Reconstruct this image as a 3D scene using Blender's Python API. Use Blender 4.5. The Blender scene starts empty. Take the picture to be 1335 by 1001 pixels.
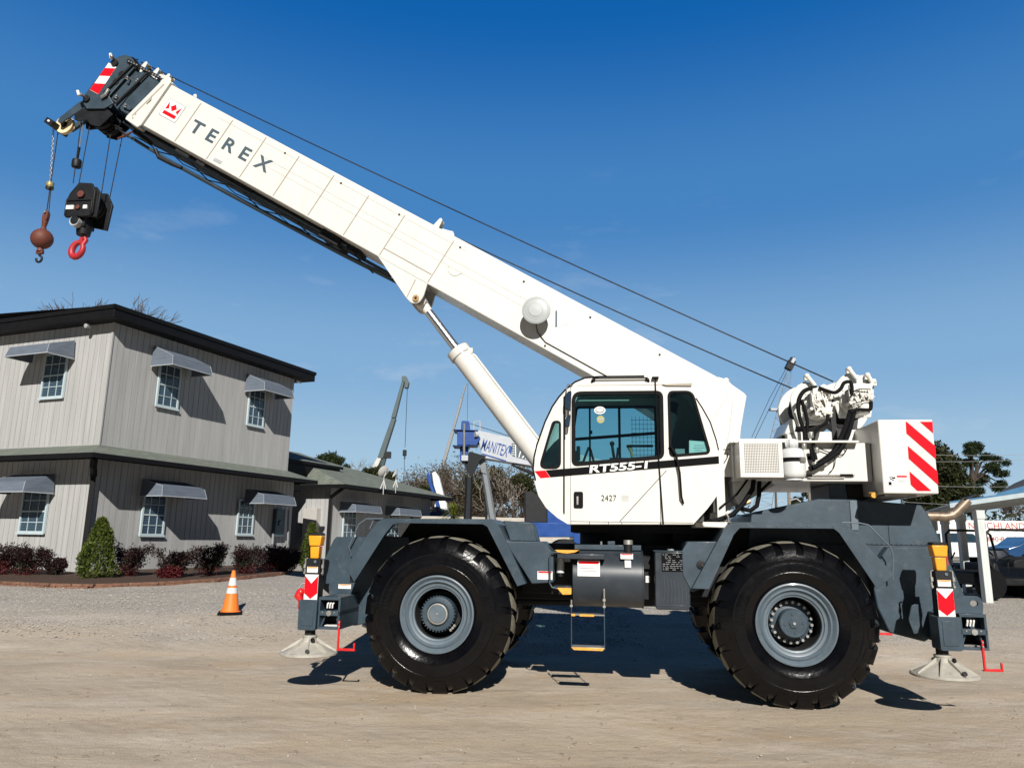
import bpy, bmesh, math, random
from math import sin, cos, tan, pi, radians, sqrt, atan2, exp, hypot
from mathutils import Vector, Matrix, Quaternion, noise
from mathutils.geometry import tessellate_polygon
random.seed(7)
scn = bpy.context.scene
COL = scn.collection

# ------------------------------------------------------------------ camera
F_PX, PITCH, ROLL, CAM_H = 985.0, radians(11.645), radians(0.9), 1.582
cam_d = bpy.data.cameras.new('camera'); cam = bpy.data.objects.new('camera', cam_d); COL.objects.link(cam)
cam_d.sensor_width = 36; cam_d.lens = F_PX / 1335 * 36; cam_d.clip_start = .1; cam_d.clip_end = 3000
_f = Vector((0, cos(PITCH), sin(PITCH))); _r0 = Vector((1, 0, 0)); _u0 = Vector((0, -sin(PITCH), cos(PITCH)))
_r = _r0 * cos(ROLL) + _u0 * sin(ROLL); _u = _u0 * cos(ROLL) - _r0 * sin(ROLL)
cam.matrix_world = Matrix(((_r.x, _u.x, -_f.x, 0), (_r.y, _u.y, -_f.y, 0), (_r.z, _u.z, -_f.z, CAM_H), (0, 0, 0, 1)))
scn.camera = cam
scn.render.resolution_x, scn.render.resolution_y = 1024, 767

# ------------------------------------------------------------------ world, sun, exposure
SUN_TO = Vector((0.085, -0.846, 0.526)).normalized()
world = bpy.data.worlds.new('World'); scn.world = world; world.use_nodes = True
wn, wl = world.node_tree.nodes, world.node_tree.links; wn.clear()
w_out = wn.new('ShaderNodeOutputWorld'); w_bg = wn.new('ShaderNodeBackground')
sky = wn.new('ShaderNodeTexSky'); sky.sky_type = 'NISHITA'; sky.sun_disc = False
sky.sun_elevation = math.asin(SUN_TO.z); sky.sun_rotation = atan2(SUN_TO.x, SUN_TO.y)
sky.altitude = 0; sky.air_density = 1.0; sky.dust_density = 0.3; sky.ozone_density = 3.0
hs = wn.new('ShaderNodeHueSaturation'); hs.inputs['Saturation'].default_value = 1.12
wl.new(sky.outputs[0], hs.inputs['Color'])
# thin wisps of cloud low over the horizon
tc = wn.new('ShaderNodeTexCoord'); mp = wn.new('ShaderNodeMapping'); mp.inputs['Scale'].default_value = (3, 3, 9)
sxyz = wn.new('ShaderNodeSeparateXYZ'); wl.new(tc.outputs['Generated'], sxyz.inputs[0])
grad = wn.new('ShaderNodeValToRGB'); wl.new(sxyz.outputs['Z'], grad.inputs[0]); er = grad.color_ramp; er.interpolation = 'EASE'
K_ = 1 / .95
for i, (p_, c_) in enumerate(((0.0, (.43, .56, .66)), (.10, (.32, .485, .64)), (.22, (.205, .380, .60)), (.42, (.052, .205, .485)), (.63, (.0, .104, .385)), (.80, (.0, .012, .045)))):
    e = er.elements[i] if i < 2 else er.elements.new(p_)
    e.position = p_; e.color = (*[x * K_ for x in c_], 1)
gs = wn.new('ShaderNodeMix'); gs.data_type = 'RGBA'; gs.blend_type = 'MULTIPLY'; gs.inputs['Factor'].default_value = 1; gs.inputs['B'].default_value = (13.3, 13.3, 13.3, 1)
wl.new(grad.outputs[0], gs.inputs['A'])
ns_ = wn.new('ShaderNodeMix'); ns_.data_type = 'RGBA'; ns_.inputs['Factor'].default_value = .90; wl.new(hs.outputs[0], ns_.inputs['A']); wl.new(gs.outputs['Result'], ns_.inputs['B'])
# thin wisps of cloud low over the horizon
nz = wn.new('ShaderNodeTexNoise'); nz.inputs['Scale'].default_value = 2.3; nz.inputs['Detail'].default_value = 7; nz.inputs['Roughness'].default_value = .62
rp = wn.new('ShaderNodeValToRGB'); rp.color_ramp.elements[0].position = .58; rp.color_ramp.elements[1].position = .9
rp.color_ramp.elements[1].color = (.5, .5, .5, 1)
mixc = wn.new('ShaderNodeMix'); mixc.data_type = 'RGBA'; mixc.inputs['B'].default_value = (8.5, 9.2, 10, 1)
wl.new(tc.outputs['Generated'], mp.inputs[0]); wl.new(mp.outputs[0], nz.inputs['Vector']); wl.new(nz.outputs['Fac'], rp.inputs[0])
lowm = wn.new('ShaderNodeMapRange'); lowm.inputs['From Min'].default_value = .50; lowm.inputs['From Max'].default_value = .15; wl.new(sxyz.outputs['Z'], lowm.inputs['Value'])
cm = wn.new('ShaderNodeMath'); cm.operation = 'MULTIPLY'; wl.new(rp.outputs[0], cm.inputs[0]); wl.new(lowm.outputs[0], cm.inputs[1])
wl.new(cm.outputs[0], mixc.inputs['Factor']); wl.new(ns_.outputs['Result'], mixc.inputs['A'])
bk = wn.new('ShaderNodeMapRange'); bk.inputs['From Min'].default_value = .0; bk.inputs['From Max'].default_value = .6; bk.inputs['To Min'].default_value = .17; wl.new(sxyz.outputs['Y'], bk.inputs['Value'])  # dimming added to the unseen sky behind the camera to deepen shadows
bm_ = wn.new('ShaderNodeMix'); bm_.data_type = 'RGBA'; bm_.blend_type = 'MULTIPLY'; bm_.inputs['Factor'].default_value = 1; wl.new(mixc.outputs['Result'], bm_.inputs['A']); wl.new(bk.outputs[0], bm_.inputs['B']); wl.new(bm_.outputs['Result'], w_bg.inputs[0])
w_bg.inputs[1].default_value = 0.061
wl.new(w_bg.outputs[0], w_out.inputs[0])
sun_d = bpy.data.lights.new('sun', 'SUN'); sun_d.energy = 4.3; sun_d.angle = radians(.5); sun_d.color = (1, .955, .89)
sun = bpy.data.objects.new('sun', sun_d); COL.objects.link(sun); sun.rotation_euler = SUN_TO.to_track_quat('Z', 'Y').to_euler()
sun.location = (0, -20, 30)
vs = scn.view_settings; vs.view_transform = 'Standard'; vs.look = 'None'; vs.exposure = 0.42; vs.gamma = 1
scn.render.engine = 'CYCLES'; scn.cycles.diffuse_bounces = 1

# ------------------------------------------------------------------ placement helpers (survey of the place from the photo)
def ray(px, py): return _r * (px - 667.5) + _f * F_PX - _u * (py - 500.5)
def atY(px, py, Y):
    r = ray(px, py); t = Y / r.y; return Vector((r.x * t, Y, CAM_H + r.z * t))
def gz(Y):
    u = max(0, Y - 10.6); return .62 * (1 - exp(-(u / 4) ** 1.3))
def gat(px, py):
    r = ray(px, py); z = 0
    for _ in range(60):
        t = (z - CAM_H) / r.z; z = .5 * z + .5 * gz(r.y * t)
    return Vector((r.x * t, r.y * t, gz(r.y * t)))
YAW = radians(7.5); M_O = Vector((1.228, 9.386, 0)); M_X = Vector((cos(YAW), -sin(YAW), 0)); M_Y = Vector((sin(YAW), cos(YAW), 0))
def mp_(px, py, y):
    r = ray(px, py); o = Vector((0, 0, CAM_H)) - M_O; t = (y - o.dot(M_Y)) / r.dot(M_Y); P = o + r * t
    return P.dot(M_X), P.z
def m3(px, py, y): x, z = mp_(px, py, y); return (x, y, z)

# ------------------------------------------------------------------ materials
MATS = {}
def mat(name, col, rough=.5, metal=0., var=.12, scale=4., bump=0., bscale=60., spec=.5, coat=0., dirt=None, dscale=2.5, dpos=.55, stretch=(1, 1, 1), alpha=None):
    if name in MATS: return MATS[name]
    m = bpy.data.materials.new(name); m.use_nodes = True; N, L = m.node_tree.nodes, m.node_tree.links
    b = N['Principled BSDF']; b.inputs['Roughness'].default_value = rough; b.inputs['Metallic'].default_value = metal
    b.inputs['Specular IOR Level'].default_value = spec; b.inputs['Coat Weight'].default_value = coat; b.inputs['Coat Roughness'].default_value = .12
    tc = N.new('ShaderNodeTexCoord'); mpn = N.new('ShaderNodeMapping'); mpn.inputs['Scale'].default_value = stretch
    L.new(tc.outputs['Object'], mpn.inputs[0])
    n1 = N.new('ShaderNodeTexNoise'); n1.inputs['Scale'].default_value = scale; n1.inputs['Detail'].default_value = 6; n1.inputs['Roughness'].default_value = .6
    L.new(mpn.outputs[0], n1.inputs['Vector'])
    r = N.new('ShaderNodeValToRGB'); r.color_ramp.elements[0].position = .3; r.color_ramp.elements[1].position = .7
    lo = [max(0, c * (1 - var)) for c in col]; hi = [min(1, c * (1 + var)) for c in col]
    r.color_ramp.elements[0].color = (*lo, 1); r.color_ramp.elements[1].color = (*hi, 1); L.new(n1.outputs['Fac'], r.inputs[0])
    out = r.outputs[0]
    if dirt:
        n2 = N.new('ShaderNodeTexNoise'); n2.inputs['Scale'].default_value = dscale; n2.inputs['Detail'].default_value = 9; n2.inputs['Roughness'].default_value = .7
        L.new(mpn.outputs[0], n2.inputs['Vector'])
        r2 = N.new('ShaderNodeValToRGB'); r2.color_ramp.elements[0].position = dpos; r2.color_ramp.elements[1].position = dpos + .2
        r2.color_ramp.elements[1].color = (dirt[3],) * 3 + (1,); L.new(n2.outputs['Fac'], r2.inputs[0])
        mx = N.new('ShaderNodeMix'); mx.data_type = 'RGBA'; mx.inputs['B'].default_value = (*dirt[:3], 1)
        L.new(r2.outputs[0], mx.inputs['Factor']); L.new(out, mx.inputs['A']); out = mx.outputs['Result']
    L.new(out, b.inputs['Base Color'])
    rr = N.new('ShaderNodeMapRange'); rr.inputs['To Min'].default_value = max(.02, rough - .08); rr.inputs['To Max'].default_value = min(1, rough + .1)
    L.new(n1.outputs['Fac'], rr.inputs['Value']); L.new(rr.outputs[0], b.inputs['Roughness'])
    if bump:
        n3 = N.new('ShaderNodeTexNoise'); n3.inputs['Scale'].default_value = bscale; n3.inputs['Detail'].default_value = 4; L.new(mpn.outputs[0], n3.inputs['Vector'])
        bp = N.new('ShaderNodeBump'); bp.inputs['Strength'].default_value = bump; bp.inputs['Distance'].default_value = .02
        L.new(n3.outputs['Fac'], bp.inputs['Height']); L.new(bp.outputs[0], b.inputs['Normal'])
    MATS[name] = m; return m

def glassmat(name, tint, alpha, rough=.03):
    m = bpy.data.materials.new(name); m.use_nodes = True; N, L = m.node_tree.nodes, m.node_tree.links; N.clear()
    o = N.new('ShaderNodeOutputMaterial'); t = N.new('ShaderNodeBsdfTransparent'); t.inputs[0].default_value = (*tint, 1)
    g = N.new('ShaderNodeBsdfGlossy'); g.inputs['Roughness'].default_value = rough; g.inputs['Color'].default_value = (.9, .95, 1, 1)
    lw = N.new('ShaderNodeFresnel'); lw.inputs[0].default_value = 1.45; ad = N.new('ShaderNodeMath'); ad.operation = 'ADD'; ad.inputs[1].default_value = alpha
    mx = N.new('ShaderNodeMixShader'); L.new(lw.outputs[0], ad.inputs[0]); L.new(ad.outputs[0], mx.inputs[0]); L.new(t.outputs[0], mx.inputs[1]); L.new(g.outputs[0], mx.inputs[2]); L.new(mx.outputs[0], o.inputs[0])
    MATS[name] = m; return m

WHITE = mat('white_machine_paint', (.70, .69, .645), .34, var=.03, scale=2, spec=.5, coat=.25, dirt=(.47, .43, .36, .42), dscale=1.3, dpos=.565, bump=.06, bscale=2.2, stretch=(4, 4, .9))
WHITE2 = mat('castings_white_paint', (.74, .72, .66), .42, var=.06, scale=14, dirt=(.33, .28, .2, .7), dscale=14, dpos=.56, bump=.15, bscale=70)
WGROOVE = mat('seam_tan', (.36, .33, .27), .6, var=.1)  # flat tan for boom ribs, seams and trim lines
SLATE = mat('slate_grey_paint', (.034, .057, .078), .44, var=.20, scale=5, spec=.5, coat=.1, dirt=(.12, .13, .138, .55), dscale=6, dpos=.55, bump=.05, bscale=30)
SLATE_D = mat('tank_grey_paint', (.024, .033, .044), .38, var=.18, scale=3, coat=.15, dirt=(.08, .083, .088, .45), dscale=4, dpos=.52)
RIM = mat('rim_grey_paint', (.105, .140, .170), .42, metal=.0, var=.12, scale=9, coat=.15, dirt=(.15, .14, .12, .45), dscale=12, dpos=.55)
RUBBER = mat('tyre_rubber', (.0032, .0032, .0040), .19, var=.35, scale=7, spec=.30, bump=.10, bscale=34, dirt=(.009, .009, .009, .3), dscale=5, dpos=.56)
DUSTY = mat('dusty_tread_rubber', (.20, .19, .148), .85, var=.18, scale=18, bump=.3, bscale=60, dirt=(.08, .075, .06, .8), dscale=22, dpos=.52)
BLACK = mat('black_rubber', (.005, .005, .006), .7, spec=.15, var=.3, scale=9, bump=.05)
BLACKM = mat('black_painted_steel', (.010, .011, .013), .5, spec=.3, var=.25, scale=8, dirt=(.05, .037, .027, .45), dscale=11, dpos=.56)
DARK = mat('dark_greasy_frame', (.011, .013, .016), .65, spec=.25, var=.3, scale=6, dirt=(.04, .035, .03, .45), dscale=9, dpos=.55)
WELL = mat('dark_wheel_well', (.008, .009, .010), .75, var=.3)  # black carries the shade inside the wheel dish; also on arch liners
CHROME = mat('chromed_rod', (.62, .64, .66), .25, metal=1, var=.04, scale=3)
STEEL = mat('bare_steel', (.42, .41, .38), .4, metal=.7, var=.15, scale=12, dirt=(.2, .13, .07, .5), dscale=13)
PADM = mat('worn_aluminium_float', (.44, .42, .37), .55, metal=.15, var=.14, scale=10, dirt=(.13, .09, .06, .8), dscale=11, dpos=.56, bump=.15, bscale=45)
RED = mat('red_paint', (.62, .012, .014), .4, var=.08, scale=7, coat=.2)
REDR = mat('reflective_red_tape', (.72, .004, .014), .6, spec=.12, var=.04, scale=8)
WHT = mat('white_sticker', (.80, .80, .78), .45, var=.03)
GREYST = mat('print_grey', (.35, .37, .38), .6, var=.2)
YEL = mat('amber_yellow_plastic', (.80, .33, .012), .4, var=.07, coat=.2)
YELS = mat('yellow_grip_tape', (.72, .36, .05), .75, var=.2, scale=20, dirt=(.35, .28, .2, .8), dscale=18)
CREAM = mat('cream_nylon_sheave', (.70, .58, .36), .5, var=.08)
ROPE = mat('greasy_wire_rope', (.028, .028, .030), .5, metal=.4, var=.3, scale=50, bump=.4, bscale=200)
RUST = mat('rusted_red_steel', (.14, .036, .022), .62, var=.3, scale=9, dirt=(.065, .035, .025, .9), dscale=9, dpos=.5, bump=.2, bscale=40)
REDHOOK = mat('worn_red_hook', (.42, .02, .03), .45, var=.2, scale=14, dirt=(.12, .05, .03, .8), dscale=14)
GREYD = mat('grey_lamp_dome', (.42, .45, .45), .4, var=.05)
BLKSTK = mat('gloss_black_vinyl', (.004, .004, .005), .75, spec=.12, var=.1)
SLTXT = mat('slate_vinyl_lettering', (.055, .09, .115), .45, var=.05)
TANK_W = mat('propane_tank_paint', (.66, .68, .68), .35, var=.05, coat=.2, dirt=(.4, .36, .3, .4), dscale=6)
EXH = mat('heat_tinted_exhaust', (.26, .205, .155), .45, metal=.55, var=.2, scale=9, dirt=(.13, .075, .04, .8), dscale=8, dpos=.5)
SEATM = mat('seat_black_cloth', (.012, .013, .015), .8, var=.2)
MIRR = mat('mirror_glass', (.55, .65, .75), .06, metal=1, var=.02)
BRASS = mat('pin_brass', (.45, .28, .12), .4, metal=.7, var=.2, scale=20)
CABGL = glassmat('cab_tinted_glass', (.44, .68, .68), .035)
CABGL2 = glassmat('cab_far_glass', (.62, .86, .90), .02)

# ------------------------------------------------------------------ mesh building
class MB:
    def __init__(s, M=None): s.bm = bmesh.new(); s.M = M or Matrix.Identity(4); s.mats = []; s.mi = 0
    def use(s, m):
        if m not in s.mats: s.mats.append(m)
        s.mi = s.mats.index(m); return s
    def v(s, p): return s.bm.verts.new(s.M @ Vector(p))
    def f(s, vs):
        try: fc = s.bm.faces.new(vs)
        except ValueError: return None
        fc.material_index = s.mi; return fc
    def poly(s, pts): return s.f([s.v(p) for p in pts])
    def box(s, c, d, R=None):
        c = Vector(c); R = R or Matrix.Identity(3); vs = []
        for i in (-1, 1):
            for j in (-1, 1):
                for k in (-1, 1): vs.append(s.v(c + R @ Vector((i * d[0] / 2, j * d[1] / 2, k * d[2] / 2))))
        for q in ((0, 1, 3, 2), (4, 6, 7, 5), (0, 4, 5, 1), (2, 3, 7, 6), (0, 2, 6, 4), (1, 5, 7, 3)): s.f([vs[i] for i in q])
        return s
    def b2(s, x0, x1, y0, y1, z0, z1): return s.box(((x0 + x1) / 2, (y0 + y1) / 2, (z0 + z1) / 2), (abs(x1 - x0), abs(y1 - y0), abs(z1 - z0)))
    def plate(s, outer, y0, y1, holes=()):
        """polygon with holes in (x,z) extruded from y0 to y1"""
        loops = [list(outer)] + [list(h) for h in holes]
        flat = [p for l in loops for p in l]
        A = [s.v((p[0], y0, p[1])) for p in flat]; B = [s.v((p[0], y1, p[1])) for p in flat]
        if holes:
            tr = tessellate_polygon([[Vector((p[0], p[1], 0)) for p in l] for l in loops])
            for t in tr: s.f([A[i] for i in t]); s.f([B[i] for i in reversed(t)])
        else: s.f(A); s.f(list(reversed(B)))
        o = 0
        for l in loops:
            n = len(l)
            for i in range(n): s.f([A[o + i], A[o + (i + 1) % n], B[o + (i + 1) % n], B[o + i]])
            o += n
        return s
    def ring(s, c, ax, r, n, up=None):
        ax = Vector(ax).normalized(); up = Vector(up) if up else (Vector((0, 0, 1)) if abs(ax.z) < .9 else Vector((1, 0, 0)))
        a = ax.cross(up).normalized(); b = ax.cross(a)
        return [s.v(Vector(c) + a * (r * cos(2 * pi * i / n)) + b * (r * sin(2 * pi * i / n))) for i in range(n)]
    def bridge(s, A, B):
        n = len(A)
        for i in range(n): s.f([A[i], A[(i + 1) % n], B[(i + 1) % n], B[i]])
    def cyl(s, p0, p1, r0, r1=None, n=16, caps=True):
        r1 = r0 if r1 is None else r1; d = Vector(p1) - Vector(p0)
        A = s.ring(p0, d, r0, n); B = s.ring(p1, d, r1, n); s.bridge(A, B)
        if caps: s.f(list(reversed(A))); s.f(B)
        return s
    def tube(s, pts, r, n=8, caps=True, radii=None):
        pts = [Vector(p) for p in pts]; prev = None; up = None
        for i, p in enumerate(pts):
            d = (pts[min(i + 1, len(pts) - 1)] - pts[max(i - 1, 0)]).normalized()
            if up is None: up = Vector((0, 0, 1)) if abs(d.z) < .9 else Vector((0, 1, 0))
            a = d.cross(up).normalized(); b = a.cross(d).normalized(); up = b
            rr = radii[i] if radii else r
            R = [s.v(p + a * (rr * cos(2 * pi * k / n)) + b * (rr * sin(2 * pi * k / n))) for k in range(n)]
            if prev: s.bridge(prev, R)
            elif caps: s.f(list(reversed(R)))
            prev = R
        if caps: s.f(prev)
        return s
    def lathe(s, prof, c, ax=(0, -1, 0), n=32, a0=0, cap0=False, cap1=False):
        """prof: (radius, distance along ax)"""
        c = Vector(c); axv = Vector(ax).normalized(); prev = None
        for r, h in prof:
            R = s.ring(c + axv * h, axv, max(r, 1e-4), n)
            if prev: s.bridge(prev, R)
            elif cap0: s.f(list(reversed(R)))
            prev = R
        if cap1: s.f(prev)
        return s
    def sphere(s, c, r, n=16, sc=(1, 1, 1)):
        c = Vector(c); prof = [(sin(pi * i / n) * r, -cos(pi * i / n) * r) for i in range(n + 1)]; prev = None
        for rr, h in prof:
            R = [s.v(c + Vector((max(rr, 1e-4) * cos(2 * pi * k / (2 * n)) * sc[0], max(rr, 1e-4) * sin(2 * pi * k / (2 * n)) * sc[1], h * sc[2]))) for k in range(2 * n)]
            if prev: s.bridge(prev, R)
            prev = R
        return s
    def build(s, name, m=None, parent=None, bevel=0, smooth=35, weld=False, label=None, seg=2):
        if m and not s.mats: s.mats = [m]
        if weld: bmesh.ops.remove_doubles(s.bm, verts=s.bm.verts, dist=1e-5)
        bmesh.ops.recalc_face_normals(s.bm, faces=s.bm.faces)
        me = bpy.data.meshes.new(name); s.bm.to_mesh(me); s.bm.free()
        for mm in s.mats: me.materials.append(mm)
        if smooth and len(me.polygons):
            me.polygons.foreach_set('use_smooth', [True] * len(me.polygons)); me.set_sharp_from_angle(angle=radians(smooth))
        o = bpy.data.objects.new(name, me); COL.objects.link(o)
        if parent: o.parent = parent
        if bevel:
            bv = o.modifiers.new('bevel', 'BEVEL'); bv.width = bevel; bv.segments = seg; bv.limit_method = 'ANGLE'; bv.angle_limit = radians(35)
        if label: o['label'] = label
        return o
def rounded(pts, r, n=5):
    out = []; N_ = len(pts)
    for i in range(N_):
        p = Vector(pts[i]); a = Vector(pts[i - 1]) - p; b = Vector(pts[(i + 1) % N_]) - p
        ri = r[i] if isinstance(r, (list, tuple)) else r
        d = min(ri, a.length * .45, b.length * .45); p0 = p + a.normalized() * d; p1 = p + b.normalized() * d
        for k in range(n + 1):
            t = k / n; out.append(tuple(p0 * (1 - t) ** 2 + p * 2 * t * (1 - t) + p1 * t * t))
    return out
def inset(pts, d):
    P = [Vector(p) for p in pts]; n = len(P); area = sum(P[i].x * P[(i + 1) % n].y - P[(i + 1) % n].x * P[i].y for i in range(n)); sg = 1 if area > 0 else -1; out = []
    for i in range(n):
        a = (P[i] - P[i - 1]); b = (P[(i + 1) % n] - P[i])
        if a.length < 1e-6: a = b
        if b.length < 1e-6: b = a
        na = Vector((-a.y, a.x)).normalized() * sg; nb = Vector((-b.y, b.x)).normalized() * sg; m_ = (na + nb)
        m_ = m_.normalized() if m_.length > 1e-6 else na
        out.append(tuple(P[i] + m_ * d / max(.4, m_.dot(na))))
    return out
def empty(name, loc=(0, 0, 0), rz=0, label=None, cat=None, group=None):
    o = bpy.data.objects.new(name, None); COL.objects.link(o); o.location = loc; o.rotation_euler = (0, 0, rz); o.empty_display_size = .2
    return tag(o, label, cat, group)
def tag(o, label=None, cat=None, group=None, kind=None):
    if label: o['label'] = label
    if cat: o['category'] = cat
    if group: o['group'] = group
    if kind: o['kind'] = kind
    return o
def copy_tree(o, parent=None):
    c = o.copy(); COL.objects.link(c)
    if parent: c.parent = parent
    for ch in list(o.children): copy_tree(ch, c)
    return c
def text(name, body, size, m, M, parent=None, depth=.004, shear=0, bold=0, sx=1, space=1, align='LEFT'):
    """lettering standing in the local x-z plane, facing -y, placed by matrix M"""
    cu = bpy.data.curves.new(name, 'FONT'); cu.body = body; cu.size = size; cu.extrude = depth / 2; cu.shear = shear; cu.offset = bold; cu.space_character = space; cu.align_x = align
    t = bpy.data.objects.new(name, cu); COL.objects.link(t)
    dg = bpy.context.evaluated_depsgraph_get(); me = bpy.data.meshes.new_from_object(t.evaluated_get(dg))
    bpy.data.objects.remove(t); bpy.data.curves.remove(cu)
    me.transform(M @ Matrix.Rotation(radians(90), 4, 'X') @ Matrix.Diagonal((sx, 1, 1, 1)))
    me.materials.clear(); me.materials.append(m); o = bpy.data.objects.new(name, me); COL.objects.link(o)
    if parent: o.parent = parent
    return o
def sticker(name, x, z, w, h, y, parent, lines=3, head=None, rot=0, mcol=None):
    mb = MB(Matrix.Translation((x, y, z)) @ Matrix.Rotation(-rot, 4, 'Y')); mb.use(mcol or WHT); mb.box((0, 0, 0), (w, .002, h))
    if head: mb.use(head); mb.box((0, -.002, h * .38), (w * .9, .002, h * .18))
    mb.use(GREYST)
    for i in range(lines): mb.box((-w * .05 + random.uniform(-.04, .04) * w, -.002, h * (.18 - i * .5 / max(1, lines))), (w * random.uniform(.5, .8), .002, h * .05))
    return mb.build(name, parent=parent, smooth=0)

# ================================================================== GROUND
def ground():
    m = bpy.data.materials.new('dirt_lot'); m.use_nodes = True; N, L = m.node_tree.nodes, m.node_tree.links; b = N['Principled BSDF']
    b.inputs['Roughness'].default_value = .93; b.inputs['Specular IOR Level'].default_value = .2
    g = N.new('ShaderNodeNewGeometry')
    def noi(scale, st=(1, 1, 1), det=8, ro=.6, dist=0, rz=0):
        mpn = N.new('ShaderNodeMapping'); mpn.inputs['Scale'].default_value = st; mpn.inputs['Rotation'].default_value = (0, 0, rz); L.new(g.outputs['Position'], mpn.inputs[0])
        n = N.new('ShaderNodeTexNoise'); n.inputs['Scale'].default_value = scale; n.inputs['Detail'].default_value = det; n.inputs['Roughness'].default_value = ro; n.inputs['Distortion'].default_value = dist
        L.new(mpn.outputs[0], n.inputs['Vector']); return n.outputs['Fac']
    def ramp(x, a, b_, ca=(0, 0, 0), cb=(1, 1, 1)):
        r = N.new('ShaderNodeValToRGB'); r.color_ramp.elements[0].position = a; r.color_ramp.elements[1].position = b_
        r.color_ramp.elements[0].color = (*ca, 1); r.color_ramp.elements[1].color = (*cb, 1); L.new(x, r.inputs[0]); return r.outputs[0]
    def mix(fac, A, B, mode='MIX'):
        x = N.new('ShaderNodeMix'); x.data_type = 'RGBA'; x.blend_type = mode
        if isinstance(fac, (int, float)): x.inputs['Factor'].default_value = fac
        else: L.new(fac, x.inputs['Factor'])
        for k, val in (('A', A), ('B', B)):
            if isinstance(val, tuple): x.inputs[k].default_value = (*val, 1)
            else: L.new(val, x.inputs[k])
        return x.outputs['Result']
    base = mix(ramp(noi(.45, (.7, 1.1, 1), rz=.12), .35, .65), (.53, .44, .33), (.62, .53, .42))
    base = mix(ramp(noi(.7, (.6, 1.7, 1), 14, .74, .8, rz=.1), .47, .66), base, (.40, .335, .26))       # damp tracks
    base = mix(ramp(noi(.55, (.8, 1.5, 1), 14, .76), .52, .68), base, (.54, .405, .275))      # orange clay stains
    base = mix(ramp(noi(.8, (.6, 1.5, 1), 13, .74, rz=-.2), .50, .70), base, (.70, .63, .54))    # pale dry dust
    # gravel towards the building
    sp = N.new('ShaderNodeSeparateXYZ'); L.new(g.outputs['Position'], sp.inputs[0])
    mr = N.new('ShaderNodeMapRange'); mr.inputs['From Min'].default_value = 10.2; mr.inputs['From Max'].default_value = 14.0; L.new(sp.outputs['Y'], mr.inputs['Value'])
    ad = N.new('ShaderNodeMath'); ad.operation = 'MULTIPLY_ADD'; L.new(noi(.5, (.6, 1.4, 1), 6), ad.inputs[0]); ad.inputs[1].default_value = 1.6; ad.inputs[2].default_value = -.8
    a2 = N.new('ShaderNodeMath'); a2.operation = 'ADD'; a2.use_clamp = True; L.new(mr.outputs[0], a2.inputs[0]); L.new(ad.outputs[0], a2.inputs[1])
    vo = N.new('ShaderNodeTexVoronoi'); vo.inputs['Scale'].default_value = 26; L.new(g.outputs['Position'], vo.inputs['Vector'])
    grav = mix(ramp(vo.outputs['Distance'], .1, .6), (.62, .60, .56), (.33, .31, .285)); grav = mix(.5, grav, ramp(noi(70, det=2), .3, .7, (.3, .3, .3), (.75, .74, .72)), 'OVERLAY')
    base = mix(a2.outputs[0], base, grav)
    base = mix(ramp(noi(55, det=3), .62, .72), base, (.30, .25, .20))
    base = mix(ramp(noi(140, det=2), .35, .65), base, mix(.5, base, (.72, .68, .62), 'MULTIPLY'))
    # old tyre tracks crossing the lot
    def math_(op, a, b_=None, c_=None):
        n = N.new('ShaderNodeMath'); n.operation = op
        for i_, v_ in enumerate((a, b_, c_)):
            if v_ is None: continue
            if isinstance(v_, (int, float)): n.inputs[i_].default_value = v_
            else: L.new(v_, n.inputs[i_])
        return n.outputs[0]
    wob = noi(.35, det=3); tmask = None
    for (k0, k1, k2, wd) in ((6.15, .05, .012, .20), (6.75, .05, .012, .20), (5.75, -.10, .02, .16), (7.5, -.16, -.01, .24), (11.6, .12, .01, .25), (12.4, .12, .01, .25), (9.6, .30, .0, .22), (10.4, .30, .0, .22)):
        yc = math_('ADD', math_('MULTIPLY_ADD', sp.outputs['X'], k1, k0), math_('MULTIPLY', math_('MULTIPLY', sp.outputs['X'], sp.outputs['X']), k2)); yc = math_('MULTIPLY_ADD', wob, .5, yc)
        dd = math_('ABSOLUTE', math_('SUBTRACT', math_('ADD', sp.outputs['Y'], .25), yc)); mm_ = N.new('ShaderNodeMapRange'); mm_.interpolation_type = 'SMOOTHSTEP'; mm_.inputs['From Min'].default_value = wd; mm_.inputs['From Max'].default_value = wd * .35; L.new(dd, mm_.inputs['Value'])
        tmask = mm_.outputs[0] if tmask is None else math_('MAXIMUM', tmask, mm_.outputs[0])
    trk = math_('MULTIPLY', tmask, ramp(noi(1.5, det=6), .38, .62))
    base = mix(math_('MULTIPLY', trk, .45), base, (.43, .365, .29))
    wv = N.new('ShaderNodeTexWave'); wv.inputs['Scale'].default_value = 2.4; wv.inputs['Distortion'].default_value = 2.5; wv.inputs['Detail'].default_value = 3; wv.bands_direction = 'DIAGONAL'; L.new(g.outputs['Position'], wv.inputs['Vector'])
    trb = math_('MULTIPLY', trk, wv.outputs['Fac'])
    L.new(base, b.inputs['Base Color'])
    h1 = N.new('ShaderNodeBump'); h1.inputs['Strength'].default_value = .7; h1.inputs['Distance'].default_value = .018; L.new(noi(55, det=8, ro=.7), h1.inputs['Height'])
    h2 = N.new('ShaderNodeBump'); h2.inputs['Strength'].default_value = .35; h2.inputs['Distance'].default_value = .045; L.new(noi(7, (.8, 1.2, 1), det=8), h2.inputs['Height']); L.new(h1.outputs[0], h2.inputs['Normal'])
    h3 = N.new('ShaderNodeBump'); h3.inputs['Strength'].default_value = .22; h3.inputs['Distance'].default_value = .02; h3.invert = True; L.new(trb, h3.inputs['Height']); L.new(h2.outputs[0], h3.inputs['Normal']); L.new(h3.outputs[0], b.inputs['Normal'])
    mb = MB(); mb.use(m)
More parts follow.
